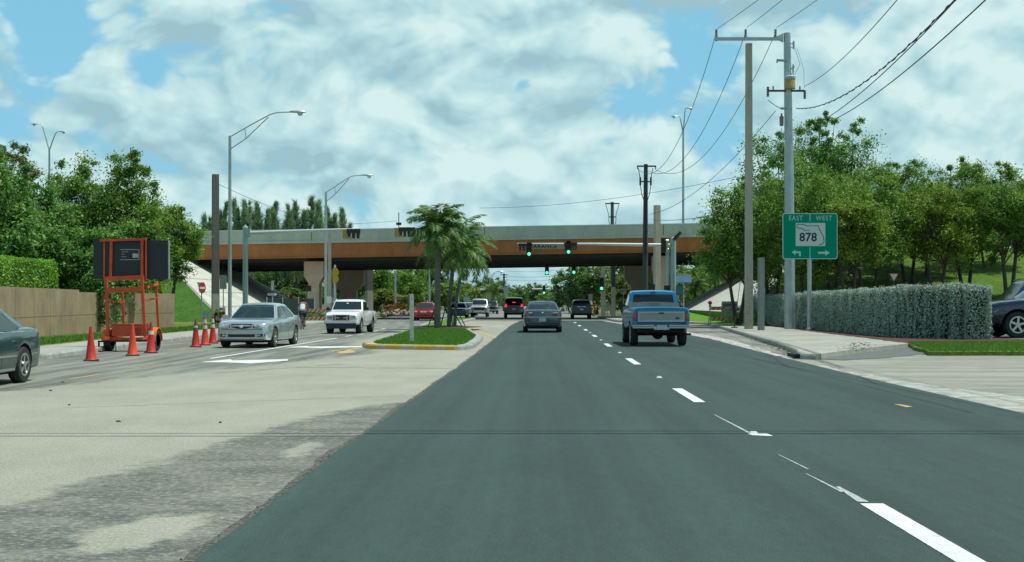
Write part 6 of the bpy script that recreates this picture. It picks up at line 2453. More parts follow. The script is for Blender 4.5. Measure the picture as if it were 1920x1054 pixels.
gl = 'trees behind the tan wall'
tree_px('mango_tree', 'dark broad-leaved tree at the left edge behind the clipped hedge', 'tree', -15, 60, 292, 75, 0, 560, ML_b, 11, nclus=108, nl=200, size=0.11, stems=1, group=gl, low=-0.95, sparse_top=6)
tree_px('pale_tree', 'thin pale-leaved treetop poking up at the far left edge', 'tree', 28, 70, 282, 48, 0, 420, ML_d, 12, nclus=35, nl=130, size=0.08, group=gl, low=-0.95, sparse_top=8)
tree_px('tree', 'mid-green tree below the double-headed lamp at the left', 'tree', 85, 66, 345, 66, 0, 560, ML_b, 13, nclus=121, nl=200, size=0.09, group=gl, low=-0.95, sparse_top=3)
tree_px('tree', 'tall leafy tree just right of the double-headed lamp', 'tree', 145, 69, 312, 62, 0, 560, ML_a, 14, nclus=128, nl=240, size=0.072, group=gl, low=-0.95, sparse_top=10)
tree_px('tree', 'tall tree with an airy top behind the message board', 'tree', 240, 69, 305, 66, 0, 585, ML_a, 15, nclus=141, nl=240, size=0.072, group=gl, low=-0.95, sparse_top=16)
tree_px('tree', 'low spreading tree reaching over the wall end beside the left slope', 'tree', 313, 76, 392, 62, 0, 515, ML_a, 16, nclus=114, nl=240, size=0.072, group=gl, low=-0.95, sparse_top=5)
tree_px('tree', 'dark dense tree in the gap behind the board and wall', 'tree', 190, 64, 420, 60, 0, 600, ML_b, 17, nclus=108, nl=200, size=0.085, group=gl, low=-0.95)
tree_px('tree', 'small bushy tree behind the hedge end at the far left', 'tree', 60, 63, 400, 70, 0, 590, ML_b, 18, nclus=108, nl=190, size=0.09, group=gl, low=-0.95)

# hanging vine over the wall
def vine(label, pts, rad, n, m, seed, size=0.07, cat='vine'):
    C = np.array([tuple(p) for p in pts])
    v, f = leaves(C, np.full(len(C), rad), n, size, seed, squash=1.2)
    return tag(link('vine', grid_mesh('vine', v, f, [m])), label, cat)


vp = []
rr = random.Random(4)
for i in range(46):
    px = rr.uniform(160, 205)
    vp.append(P(px, rr.uniform(515, 560 + (50 if 180 < px < 200 else 0)), 59.5))
vine('dark ivy hanging over the wall behind the left side of the trailer', vp, 0.28, 80, ML_b, 5)
vp = [P(225 + 75 * i / 22, 533 + 8 * rr.random() + 3 * math.sin(i), 64.3) for i in range(23)]
vine('yellow-green creeper along the wall top behind the trailer legs', vp, 0.2, 70, ML_c, 6)

# tan wall
M_wall = mat('tan stucco', (0.335, 0.255, 0.145), 0.9, var=0.07, c2=(0.215, 0.175, 0.105), scale=0.9, bump=0.15, bscale=20, stretch=(1, 1, 0.9))
wall = thing('boundary_wall', 'tan stucco wall along the left verge, stepping back behind the trailer', 'wall', (0, 0, 0))
wp_ = [(-17.9, 20), (-18.0, 44), (XD(143, 57), 57), (XD(146, 57) + 0.02, 60.5), (XD(196, 63), 63.0), (XD(200, 63) + 0.1, 62.6), (XD(322, 67.5), 67.5)]
for (a, c_) in zip(wp_, wp_[1:]):
    A, B = Vector((*a, 0)), Vector((*c_, 0))
    d = (B - A)
    top = 2.02 if a[1] < 57 else 1.92
    b = MB()
    mid = (A + B) / 2
    b.box((mid.x, mid.y, top / 2), (d.length + 0.2, 0.2, top), rz=math.atan2(d.y, d.x))
    b.build('wall_panel', M_wall, wall)
b = MB()
for (a, c_) in zip(wp_, wp_[1:]):
    A, B = Vector((*a, 0)), Vector((*c_, 0))
    d = (B - A)
    if d.length < 3:
        continue
    nrm = Vector((d.y, -d.x, 0)).normalized()
    if nrm.x < 0:
        nrm = -nrm
    for z in (0.95,):
        m_ = (A + B) / 2 + nrm * 0.101
        b.box((m_.x, m_.y, z), (d.length, 0.012, 0.03), rz=math.atan2(d.y, d.x))
    k = int(d.length / 2.4)
    for i in range(1, k):
        q_ = A.lerp(B, i / k) + nrm * 0.101
        b.box((q_.x, q_.y, 1.0), (0.03, 0.012, 1.9), rz=math.atan2(d.y, d.x))
b.build('wall_joint', mat('wall joint', (0.235, 0.18, 0.11), 0.9), wall)


# clipped hedges as leaf-covered boxes
def box_hedge(name, label, boxes, m, n, size, seed, core, group=None, wob=0.06):
    r = thing(name, label, 'hedge', (boxes[0][0], boxes[0][2], 0.1), 0, group)
    ox, oy = boxes[0][0], boxes[0][2]
    rg = np.random.default_rng(seed)
    P_, Nn = [], []
    tot_area = 0
    faces = []
    for (x0, x1, y0, y1, z0, z1) in boxes:
        for fx in ((0, x0, y0, y1, z0, z1, -1), (0, x1, y0, y1, z0, z1, 1), (1, y0, x0, x1, z0, z1, -1), (1, y1, x0, x1, z0, z1, 1), (2, z1, x0, x1, y0, y1, 1)):
            a = (fx[3] - fx[2]) * (fx[5] - fx[4])
            faces.append((fx, a))
            tot_area += a
    for fx, a in faces:
        k = int(n * a / tot_area)
        u = rg.uniform(fx[2], fx[3], k)
        v = rg.uniform(fx[4], fx[5], k)
        dep = np.abs(rg.normal(0, 0.05, k)) - 0.07
        dep += np.array([noise.noise(Vector((p * 1.1, q * 1.1, seed))) for p, q in zip(u, v)]) * wob
        w = fx[1] - fx[6] * dep
        nn_ = np.zeros((k, 3))
        nn_[:, fx[0]] = fx[6]
        pts = {0: np.stack([w, u, v], 1), 1: np.stack([u, w, v], 1), 2: np.stack([u, v, w], 1)}[fx[0]]
        P_.append(pts)
        Nn.append(nn_)
    pos = np.concatenate(P_)
    nb = np.concatenate(Nn)
    tot = len(pos)
    nrm = rg.normal(size=(tot, 3)) * 0.8 + nb
    nrm[:, 2] += 0.35
    nrm /= np.linalg.norm(nrm, axis=1)[:, None]
    a = np.cross(nrm, rg.normal(size=(tot, 3)))
    a /= np.linalg.norm(a, axis=1)[:, None]
    b2 = np.cross(nrm, a)
    s = size * rg.uniform(0.6, 1.4, tot)[:, None]
    v = np.stack([pos - a * s, pos - b2 * s * .5, pos + a * s, pos + b2 * s * .5], 1).reshape(-1, 3) - np.array([ox, oy, 0.1])
    link('leaves', grid_mesh('leaves', v, np.arange(tot * 4).reshape(-1, 4), [m]), r)
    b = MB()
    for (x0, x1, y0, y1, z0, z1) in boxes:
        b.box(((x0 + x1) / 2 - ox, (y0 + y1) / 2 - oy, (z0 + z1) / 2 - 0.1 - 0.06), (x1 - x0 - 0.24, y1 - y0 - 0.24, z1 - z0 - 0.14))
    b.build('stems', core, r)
    return r


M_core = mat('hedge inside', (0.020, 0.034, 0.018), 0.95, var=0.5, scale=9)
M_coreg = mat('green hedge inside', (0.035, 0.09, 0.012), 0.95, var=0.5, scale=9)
xh = XD(108, 58.5)
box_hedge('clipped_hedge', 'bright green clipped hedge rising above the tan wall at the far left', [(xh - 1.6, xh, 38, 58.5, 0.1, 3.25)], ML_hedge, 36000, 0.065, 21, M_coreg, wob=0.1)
hx = 13.75
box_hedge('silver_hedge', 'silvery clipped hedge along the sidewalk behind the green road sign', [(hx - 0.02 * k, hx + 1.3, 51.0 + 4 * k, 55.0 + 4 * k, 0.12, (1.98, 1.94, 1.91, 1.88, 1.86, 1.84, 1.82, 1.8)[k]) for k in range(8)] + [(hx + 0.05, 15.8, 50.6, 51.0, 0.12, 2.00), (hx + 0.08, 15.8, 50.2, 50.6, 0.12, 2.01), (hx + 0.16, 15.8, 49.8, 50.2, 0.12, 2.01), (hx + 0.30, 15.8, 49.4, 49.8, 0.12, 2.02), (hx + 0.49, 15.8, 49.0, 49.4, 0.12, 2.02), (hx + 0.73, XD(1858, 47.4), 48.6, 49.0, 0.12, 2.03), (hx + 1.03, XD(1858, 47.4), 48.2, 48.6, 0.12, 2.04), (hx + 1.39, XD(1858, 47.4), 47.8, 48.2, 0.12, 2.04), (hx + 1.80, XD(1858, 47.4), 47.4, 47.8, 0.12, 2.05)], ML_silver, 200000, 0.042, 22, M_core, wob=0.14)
# loose lighter shoots on top of the silver hedge
rg = np.random.default_rng(8)
yy_ = rg.uniform(47.6, 75, 120)
C = np.stack([rg.uniform(13.75, 14.8, 120), yy_, 2.02 - (yy_ - 47) * 0.0065 + rg.uniform(-0.04, 0.06, 120)], 1)
C2 = np.stack([rg.uniform(14.3, 16.2, 60), rg.uniform(48.3, 49.5, 60), rg.uniform(2.0, 2.08, 60)], 1)
hg = [o for o in bpy.data.objects if o.name.startswith('silver_hedge')][0]
v, f = leaves(np.concatenate([C, C2]), np.full(180, 0.17), 34, 0.04, 9)
v = v - np.array(hg.location)
link('shoots', grid_mesh('shoots', v, f, [leaf_mat('silver shoots', (0.30, 0.37, 0.28), (0.17, 0.23, 0.17), 3, 0.3)]), hg)

# right-hand trees
gr_ = 'trees on the right embankment'
tree_px('tree', 'leafy tree leaning over the bridge end, left of the concrete pole', 'tree', 1384, 78, 352, 71, 0, 535, ML_a, 31, z0=0.3, nclus=126, nl=240, size=0.072, group=gr_, low=-0.95, sparse_top=6)
tree_px('tree', 'tree between the tall concrete pole and the steel pole', 'tree', 1447, 84, 268, 77, 0, 540, ML_b, 32, z0=0.8, nclus=120, nl=220, size=0.08, group=gr_, low=-0.95, sparse_top=10, tr=0.18)
tree_px('tree', 'bright bushy tree directly behind the green road sign', 'tree', 1515, 76, 318, 101, 0, 520, ML_a, 33, z0=0.3, nclus=144, nl=240, size=0.072, group=gr_, low=-0.95, sparse_top=4, stems=2)
tree_px('tree', 'tallest right-hand tree with a ragged top right of the steel pole', 'tree', 1560, 88, 232, 79, 0, 480, ML_b, 34, z0=1.6, nclus=138, nl=200, size=0.085, group=gr_, low=-0.85, sparse_top=26, tr=0.2, bumps=0.4)
tree_px('tree', 'rounded tree just right of the green road sign', 'tree', 1628, 80, 312, 89, 0, 495, ML_a, 35, z0=0.6, nclus=132, nl=240, size=0.072, group=gr_, low=-0.85, sparse_top=5, stems=2)
tree_px('tree', 'tree with a dark airy top above the yield sign', 'tree', 1705, 90, 315, 77, 0, 480, ML_a, 36, z0=1.8, nclus=138, nl=230, size=0.072, group=gr_, low=-0.85, sparse_top=12, stems=2, tr=0.17)
tree_px('tree', 'multi-stemmed tree right of the yield sign', 'tree', 1755, 80, 345, 77, 0, 490, ML_c, 37, z0=0.6, nclus=90, nl=230, size=0.07, group=gr_, low=-0.85, sparse_top=4, stems=2, tr=0.15)
tree_px('tree', 'tree with forked trunk above the blue vehicle\'s windscreen', 'tree', 1812, 86, 314, 77, 0, 490, ML_a, 38, z0=1.2, nclus=138, nl=230, size=0.072, group=gr_, low=-0.85, sparse_top=8, stems=2, tr=0.17)
tree_px('tree', 'dense tree at the right edge of the photo', 'tree', 1892, 80, 318, 85, 0, 480, ML_a, 39, z0=0.6, nclus=126, nl=230, size=0.072, group=gr_, low=-0.85, sparse_top=6, stems=2, tr=0.17)
tree_px('tree', 'tree cut by the right edge of the photo', 'tree', 1962, 84, 322, 85, 0, 480, ML_b, 40, z0=1.0, nclus=120, nl=210, size=0.08, group=gr_, low=-0.85, stems=2)
tree_px('tree', 'low tree filling in below the tallest one', 'tree', 1580, 92, 380, 87, 0, 500, ML_b, 41, z0=2.2, nclus=120, nl=210, size=0.08, group=gr_, low=-0.85)
tree_px('tree', 'shady tree on the upper embankment behind the yield sign', 'tree', 1660, 98, 360, 81, 0, 470, ML_b, 42, z0=3.5, nclus=120, nl=210, size=0.08, group=gr_, low=-0.85)
tree_px('tree', 'shady tree on the upper embankment between the forked trunks', 'tree', 1850, 98, 355, 87, 0, 470, ML_b, 43, z0=3.5, nclus=120, nl=210, size=0.08, group=gr_, low=-0.85)

tree_px('tree', 'bright low-branched tree filling the gap right of the green road sign', 'tree', 1590, 74, 372, 70, 0, 506, ML_c, 44, z0=0.2, nclus=120, nl=230, size=0.072, group=gr_, low=-0.85, stems=2)
tree_px('tree', 'low-branched tree between the yield sign and the forked trunk', 'tree', 1735, 94, 350, 80, 0, 481, ML_a, 45, z0=2.8, nclus=132, nl=220, size=0.075, group=gr_, low=-0.85, stems=1)
# casuarinas beyond the bridge
def casuarina(px, D, top_py, hw_px, seed, label):
    r = thing('casuarina', label, 'conifer', (XD(px, D), D, 0), 0, 'feathery pines beyond the bridge')
    top = ZD(top_py, D)
    rr_ = random.Random(seed)
    hw = hw_px * D / F
    C, Rr = [], []
    stems_ = [(0, 0, 1.0, 1.0)] + [(rr_.uniform(-1.0, 1.0) * hw * 0.9, rr_.uniform(-1, 1), rr_.uniform(0.72, 0.95), rr_.uniform(0.5, 0.9)) for _ in range(3)]
    for (ox, oy, hs, ws) in stems_:
        tp_ = 4.5 + (top - 4.5) * hs
        lean_ = rr_.uniform(-0.5, 0.5)
        for i in range(int(110 * ws)):
            u = rr_.random() ** 0.85
            z = 4.2 + (tp_ - 4.2) * u
            w = hw * 1.15 * ws * (1 - u) ** rr_.uniform(0.7, 1.2) * rr_.uniform(0.2, 1.0) + 0.02
            a = rr_.random() * 6.28
            C.append((ox + lean_ * u + math.cos(a) * w, oy + math.sin(a) * w, z))
            Rr.append(0.42 * (1 - 0.85 * u))
    C, Rr = np.array(C), np.array(Rr)
    rg = np.random.default_rng(seed)
    n = 30
    tot = len(C) * n
    idx = np.repeat(np.arange(len(C)), n)
    pos = C[idx] + rg.normal(size=(tot, 3)) * Rr[idx][:, None] * 0.5
    out_ = pos.copy()
    out_[:, 2] = 0
    out_ /= np.linalg.norm(out_, axis=1)[:, None] + 1e-6
    dirv = out_ * 0.5 + rg.normal(size=(tot, 3)) * 0.3
    dirv[:, 2] += 0.85
    dirv /= np.linalg.norm(dirv, axis=1)[:, None]
    side = np.cross(dirv, rg.normal(size=(tot, 3)))
    side /= np.linalg.norm(side, axis=1)[:, None]
    ln = rg.uniform(0.3, 0.95, tot)[:, None]
    v = np.stack([pos - side * 0.035, pos + side * 0.035, pos + dirv * ln], 1).reshape(-1, 3)
    link('crown', grid_mesh('crown', v, np.arange(tot * 3).reshape(-1, 3), [ML_cas]), r)
    b = MB()
    b.tube([(0, 0, 0), (0, 0, top * 0.95)], [0.16, 0.03], 7)
    b.build('trunk', M_barkg, r)
    return r


nmc = iter(['short pine just right of the bare square pole', 'pine immediately left of the nearer lamp pole', 'tall dark pine right of the nearer lamp pole', 'dark pine with a split top above the left mast arm',
            'slim pine in the left group of pines', 'pine at the right end of the left group', 'small pine in the dip between the two groups', 'light green pine at the left of the second group',
            'tall light pine beside the farther lamp', 'pine just left of the farther lamp pole', 'pine immediately right of the farther lamp pole', 'rightmost pine sloping down towards the palms'])
for k, (px, tp, hw_) in enumerate(((390, 406, 12), (416, 386, 15), (447, 376, 18), (466, 380, 15), (490, 386, 17), (512, 384, 15), (536, 402, 12), (556, 382, 17), (583, 374, 19), (602, 384, 14), (622, 392, 15), (646, 396, 16))):
    casuarina(px, 150 + 3 * (k % 3), tp, hw_, 60 + k, next(nmc))

# trees beyond the bridge, copies of three kinds
far_protos = []
fk = [(ML_far, 51, 'dark green'), (ML_a, 52, 'mid green'), (ML_fary, 53, 'yellow-green')]
spots = [
    (505, 150, 505, 0, 'shaded tree under the bridge above the one-way sign'), (560, 165, 500, 0, 'shaded tree under the bridge left of the first pier'),
    (530, 140, 540, 0, 'low dark bush at the foot of the left slope'),
    (690, 165, 470, 1, 'bright tree beyond the bridge behind the white pickup'), (735, 175, 500, 0, 'tree beyond the bridge left of the red car'), (770, 160, 505, 1, 'tree beyond the bridge above the red car'),
    (720, 145, 545, 2, 'low yellow-green bush beyond the bridge behind the white pickup'), (800, 190, 488, 0, 'dark tree beyond the bridge left of the palm trunks'), (840, 170, 530, 1, 'tree beyond the palms'),
    (866, 180, 532, 2, 'light tree just right of the palm trunks'), (905, 230, 520, 0, 'tree behind the far white signal mast'), (930, 250, 522, 0, 'tree beside the far power pole'), (912, 200, 552, 0, 'low dark tree behind the white pickup roof'),
    (970, 260, 536, 0, 'round dark tree above the roof of the black braking vehicle'), (1003, 300, 531, 0, 'round tree in the gap above the slate sedan'), (1030, 270, 549, 1, 'low tree in the centre of the road view'),
    (945, 235, 550, 1, 'tree low behind the black braking vehicle'),
    (1070, 180, 505, 0, 'large dark tree beyond the bridge, left end of the right group'), (1098, 165, 495, 0, 'tall dark tree above the dark grey vehicle'), (1120, 170, 490, 1, 'tree behind the thick pole carrying a green light'),
    (1170, 155, 520, 2, 'yellow-green tree left of the blue pickup cab'), (1190, 175, 480, 0, 'dark tree behind the timber power pole'), (1225, 160, 495, 0, 'dark tree behind the right pier'),
    (1060, 230, 545, 0, 'dark low tree left of the dark grey vehicle'),
    (1270, 165, 500, 0, 'tree behind the solar panel'), (1310, 145, 505, 1, 'tree beyond the right slope under the bridge'), (1350, 150, 495, 0, 'tree beyond the right slope beside the concrete pole'), (1385, 155, 490, 0, 'rightmost tree seen under the bridge'),
    (650, 180, 500, 0, 'tree seen between the two left piers'), (470, 170, 500, 0, 'tree at the far left under the bridge'), (1295, 175, 490, 0, 'background tree between the solar panel and the slope')]
for k, (ml, sd_, nm) in enumerate(fk):
    t_ = make_tree('background_tree', 'x', 'tree', (0, 0, 0), 6.0, 2.6, 2.7, 1.0, ml, sd_, nclus=75, nl=90, size=0.16, group='trees beyond the bridge', low=-0.8)
    far_protos.append(t_)
used = set()
for (px, D, tp, k, lb) in spots:
    h_ = ZD(tp, D)
    s = h_ / 6.0
    sx_ = max(s, 0.85) * (1.0 if h_ > 4 else 1.2)
    if k in used:
        o = dup(far_protos[k], lb, (XD(px, D), D, 0), rnd.random() * 6.28, (sx_, sx_, s))
    else:
        used.add(k)
        o = far_protos[k]
        o['label'] = lb
        o.location = (XD(px, D), D, 0)
        o.scale = (sx_, sx_, s)
# a far tree line that closes the horizon
rg = np.random.default_rng(77)
C, Rr = [], []
for i in range(420):
    x = rg.uniform(-190, 190)
    if -10 < x < 12:
        y = rg.uniform(420, 450)
        z = rg.uniform(1, 5)
    else:
        y = rg.uniform(190, 330)
        z = rg.uniform(0.5, 5.5)
        if -16 < x < 14:
            x = 16 + x if x > 0 else x - 16
    C.append((x, y, z))
    Rr.append(rg.uniform(2.2, 3.8))
v, f = leaves(np.array(C), np.array(Rr), 120, 0.5, 78)
tag(link('far_woods', grid_mesh('far_woods', v, f, [ML_far])), 'dense far-off woods closing the view beyond the bridge', 'woods', kind='stuff')


# ---------------------------------------------------------------- palms
def palm(label, x, y, top_z, z0, seed, nfr=17, fl=1.75, tr=0.13, lean=(0, 0), group='young palms on the median', name='palm_tree', droop=1.0, shaft=True, bark=None, lw=0.06):
    r = thing(name, label, 'palm', (x, y, z0), 0, group)
    rr_ = random.Random(seed)
    h = top_z - z0
    b = MB()
    n = 14
    pts = [(lean[0] * (i / n) ** 2, lean[1] * (i / n) ** 2, h * i / n) for i in range(n + 1)]
    rad = [tr * (1.12 - 0.3 * (i / n)) * (1.04 if i % 2 else 0.97) for i in range(n + 1)]
    b.tube(pts, rad, 12)
    b.build('trunk', bark or M_palmt, r, smooth=60)
    top = Vector(pts[-1])
    if shaft:
        b = MB()
        b.tube([top - Vector((0, 0, 0.05)), top + Vector((0, 0, 0.45))], [tr * 0.85, tr * 0.45], 10)
        b.build('crown_shaft', mat('palm shaft', (0.11, 0.17, 0.05), 0.6, var=0.1, scale=3), r, smooth=60)
    for k in range(nfr):
        a = 2.399 * k + rr_.uniform(-0.2, 0.2)
        el = R(86 - 96 * (k / nfr) ** 1.1 + rr_.uniform(-6, 6))
        L0 = fl * rr_.uniform(0.85, 1.08)
        st = top + Vector((0, 0, 0.42 - 0.25 * k / nfr))
        q = st.copy()
        pts = [q.copy()]
        e_ = el
        m_ = 14
        for i in range(m_):
            e_ -= R(4.6 * droop) * (1 + i / m_ * 0.9)
            d = Vector((math.cos(a) * math.cos(e_), math.sin(a) * math.cos(e_), math.sin(e_)))
            q = q + d * (L0 / m_)
            pts.append(q.copy())
        b = MB()
        b.tube(pts, [0.022 - 0.018 * i / m_ for i in range(m_ + 1)], 4)
        for i in range(1, m_ + 1):
            t_ = (pts[i] - pts[i - 1]).normalized()
            up = Vector((0, 0, 1))
            s_ = t_.cross(up)
            if s_.length < 1e-3:
                s_ = Vector((1, 0, 0))
            s_.normalize()
            u_ = s_.cross(t_)
            prof = math.sin(math.pi * min(1, 0.16 + 0.84 * i / m_) ** 0.9)
            ll = (0.20 + 0.42 * prof) * fl / 1.75
            for sub in (0.0, 0.33, 0.66):
                base = pts[i - 1].lerp(pts[i], sub)
                for sg_ in (-1, 1):
                    dr = (s_ * sg_ * 0.85 + t_ * 0.65 + u_ * rr_.uniform(-0.25, 0.35) + Vector((0, 0, -0.25))).normalized()
                    tip = base + dr * ll * rr_.uniform(0.85, 1.1) + Vector((0, 0, -0.10 * ll))
                    mid = base.lerp(tip, 0.45) + Vector((0, 0, 0.04))
                    wv = t_ * lw * 0.7
                    n0 = len(b.v)
                    b.v += [tuple(base), tuple(mid + wv), tuple(tip), tuple(mid - wv)]
                    b.f.append((n0, n0 + 1, n0 + 2, n0 + 3))
                    b.m.append(0)
        b.build('frond', ML_palm, r)
    return r


M_palmt = mat('palm trunk', (0.145, 0.145, 0.125), 0.9, c2=(0.085, 0.085, 0.075), scale=4, var=0.2, stretch=(1, 1, 5), bump=0.3, bscale=10)
qa = G(820, 617, 0.14)
palm('tallest palm on the median, its full crown in front of the grey parapet', qa.x, qa.y, ZD(442, qa.y), 0.14, 3, nfr=30, fl=2.0, tr=0.15, lean=(0.05, 0))
qb = G(842, 613, 0.14)
palm('second palm on the median, with lower fronds spreading right', qb.x, qb.y, ZD(474, qb.y), 0.14, 5, nfr=24, fl=2.5, tr=0.11, lean=(0.35, 0))
qc = G(853, 611, 0.14)
palm('thin palm at the back of the clump, fronds drooping lowest', qc.x, qc.y, ZD(490, qc.y), 0.14, 8, nfr=18, fl=2.0, tr=0.09, lean=(0.55, 0), droop=1.25)
# timber props of the palms
for k, (p0, p1) in enumerate((((866, 612), (826, 540)), ((872, 611), (838, 545)), ((803, 612), (822, 560)), ((826, 613), (838, 565)), ((849, 611), (842, 560)))):
    A = G(p0[0], p0[1], 0.14)
    B = P(p1[0], p1[1], 67.0)
    b = MB()
    b.tube([A, B], 0.03, 6)
    tag(b.build('palm_prop', M_wooddk), ['long dark prop leaning on the palms from the right, outermost', 'long dark prop leaning on the palms from the right, inner one', 'thin prop leaning on the tallest palm from the left', 'short prop between the two front palm trunks', 'short prop behind the second palm trunk'][k], 'support stake', 'timber props of the palms')
sheet('mulch_ring', [(qb.x + 2.1 * math.cos(a) * (0.85 + 0.15 * math.sin(3 * a)) - 0.1, qb.y - 2 + 4.2 * math.sin(a)) for a in [2 * math.pi * i / 24 for i in range(24)]], 0.158, M_mulch)
palm('far palm beyond the bridge right of the solar panel', XD(1303, 128), 128, ZD(545, 128), 0, 12, nfr=12, fl=1.9, name='far_palm', group='palms beyond the bridge')
palm('palm under the bridge edge behind the right slope', XD(1340, 135), 135, ZD(522, 135), 0, 13, nfr=12, fl=2.2, name='far_palm', group='palms beyond the bridge')
palm('far palm beside the black braking vehicle', XD(925, 175), 175, ZD(555, 175), 0, 14, nfr=12, fl=2.6, name='far_palm', group='palms beyond the bridge')

# shrubs beyond the bridge: stone planting with orange crotons
def shrub(label, x, y, rx, h, m, seed, name='shrub', n=26, nl=70, size=0.06, z0=0.1, group=None):
    C, Rr = crown_points(n, rx, rx * 0.7, h * 0.5, seed, -0.9)
    C[:, 2] += h * 0.5
    r = thing(name, label, 'shrub', (x, y, z0), 0, group)
    v, f = leaves(C, Rr * 0.9, nl, size, seed, flat=0.1)
    link('foliage', grid_mesh('foliage', v, f, [m]), r)
    b = MB()
    rr_ = random.Random(seed)
    for i in range(5):
        b.tube([(0, 0, -0.05), tuple(C[rr_.randrange(len(C))])], [0.03, 0.01], 5)
    b.build('stem', M_bark, r)
    return r


ML_or = leaf_mat('orange croton leaves', (0.42, 0.16, 0.03), (0.16, 0.14, 0.03), 3)
ML_pink = leaf_mat('pale variegated leaves', (0.40, 0.31, 0.20), (0.20, 0.20, 0.09), 4)
D0 = 134
for k, (px, m_, hh, lb) in enumerate(((722, ML_pink, 1.1, 'pale variegated shrub behind the white pickup'), (737, ML_or, 1.2, 'orange-tipped shrub left of the white post'), (750, ML_or, 1.2, 'orange shrub directly left of the white post'), (762, ML_fary, 1.1, 'yellow-green shrub behind the white post'))):
    shrub(lb, XD(px, D0), D0 + k * 0.3, 0.8, hh, m_, 90 + k, group='colourful shrubs beyond the bridge')
b = MB()
for i in range(40):
    b.ball((XD(rnd.uniform(712, 768), D0 - 2) , D0 - 1 + rnd.random() * 1.2, 0.1 + rnd.random() * 0.5 * (1 if i % 2 else 0.4)), rnd.uniform(0.12, 0.3), 5)
tag(b.build('rock_bed', mat('rock bed', (0.30, 0.25, 0.19), 0.9, var=0.4, scale=1.5)), 'bed of pale rocks under the colourful shrubs beyond the bridge', 'rocks', kind='stuff')
shrub('orange flowering shrub glowing in the shade right of the one-way sign', XD(544, 127), 127, 0.5, 1.9, mat('orange blossom', (0.50, 0.15, 0.05), 0.7, var=0.45, scale=5, trans=0.3), 97, name='flowering_shrub', size=0.07, z0=1.0, n=7, nl=60)
shrub('low orange-brown shrub beside the dark grey vehicle beyond the bridge', XD(1113, 131), 131, 0.55, 1.5, mat('rust leaves', (0.28, 0.08, 0.03), 0.8, var=0.3, scale=5), 98, name='shrub', z0=0.1)
shrub('weedy bush at the foot of the bare square pole', XD(412, 80.5), 80.5, 0.5, 0.9, ML_fary, 99, name='weed_bush', z0=0.12)
shrub('grassy bush at the left pier behind the cyclist', XD(592, 97), 97, 0.8, 0.7, ML_c, 100, name='weed_bush', z0=0.12)

# green fence panels near the left slope foot
fp = thing('fence', 'dark green mesh fence at the foot of the left slope behind the silver sedan', 'fence', (XD(545, 100), 100, 0.1))
for k in range(4):
    b = MB()
    b.tube([(-1.8 + k * 1.2, 0, 0), (-1.8 + k * 1.2, 0, 1.75)], 0.035, 6)
    b.build('post', M_galvt, fp)
b = MB()
for k in range(31):
    b.box((-1.8 + k * 0.12, 0.02, 0.85), (0.018, 0.018, 1.6))
for k in range(14):
    b.box((0, 0.02, 0.1 + k * 0.12), (3.6, 0.014, 0.014))
b.box((0, 0.06, 0.85), (3.55, 0.01, 1.55))
b.build('mesh_panel', mat('fence green', (0.055, 0.085, 0.075), 0.6), fp)

# far signals pole and wires at the vanishing point
FU = thing('power_pole', 'far power pole with a double crossarm seen under the bridge above the black vehicle', 'power pole', (XD(945, 210), 210, 0))
b = MB()
b.tube([(0, 0, 0), (0, 0, ZD(513, 210))], [0.2, 0.14], 8)
b.build('shaft', M_wooddk, FU)
b = MB()
b.box((0, 0, ZD(515.5, 210)), (1.15, 0.1, 0.12))
b.box((0.1, 0, ZD(520, 210)), (0.7, 0.1, 0.1))
b.build('crossarm', M_wooddk, FU)
street_lamp(XD(918, 190), 190, ZD(520, 190), 1.2, 0.8, 'small far street lamp left of the far power pole, under the bridge', 0.0, r0=0.10, group='far street lamps')
for px, D, tp, lb in ((741, 140, 508, 'thin pale pole left of the white post, beyond the bridge'), (805, 150, 508, 'thin pale pole behind the red car'), (859, 150, 520, 'thin grey pole right of the palm trunks'), (893, 175, 553, 'stubby pale pole behind the white pickup')):
    r = thing('lamp_post', lb, 'pole', (XD(px, D), D, 0), 0, 'thin poles beyond the bridge')
    b = MB()
    b.tube([(0, 0, 0), (0, 0, ZD(tp, D))], [0.13, 0.10], 8)
    b.build('shaft', M_galv, r, smooth=60)
    b = MB()
    b.lathe([(0.2, 0), (0.2, 0.3), (0.13, 0.4)], n=8)
    b.build('base', M_galv, r)

# ---------------------------------------------------------------- cyclist
CYX, CYY = XD(567, 72.0), 72.0


def skinned(name, joints, edges, m, parent, sub=2):
    me = bpy.data.meshes.new(name)
    me.from_pydata([j[0] for j in joints], edges, [])
    o = bpy.data.objects.new(name, me)
    COL.objects.link(o)
    sk = o.modifiers.new('skin', 'SKIN')
    ss = o.modifiers.new('sub', 'SUBSURF')
    ss.levels = sub
    ss.render_levels = sub
    if not me.skin_vertices:
        bpy.context.view_layer.objects.active = o
        o.select_set(True)
        bpy.ops.object.skin_root_mark
    for i, j in enumerate(joints):
        sv = me.skin_vertices[0].data[i]
        rr_ = j[1]
        sv.radius = rr_ if isinstance(rr_, tuple) else (rr_, rr_)
        sv.use_root = (i == 0)
    dg = bpy.context.evaluated_depsgraph_get()
    m2 = bpy.data.meshes.new_from_object(o.evaluated_get(dg))
    bpy.data.objects.remove(o)
    m2.materials.clear()
    m2.materials.append(m)
    m2.polygons.foreach_set('use_smooth', [True] * len(m2.polygons))
    return link(name, m2, parent)


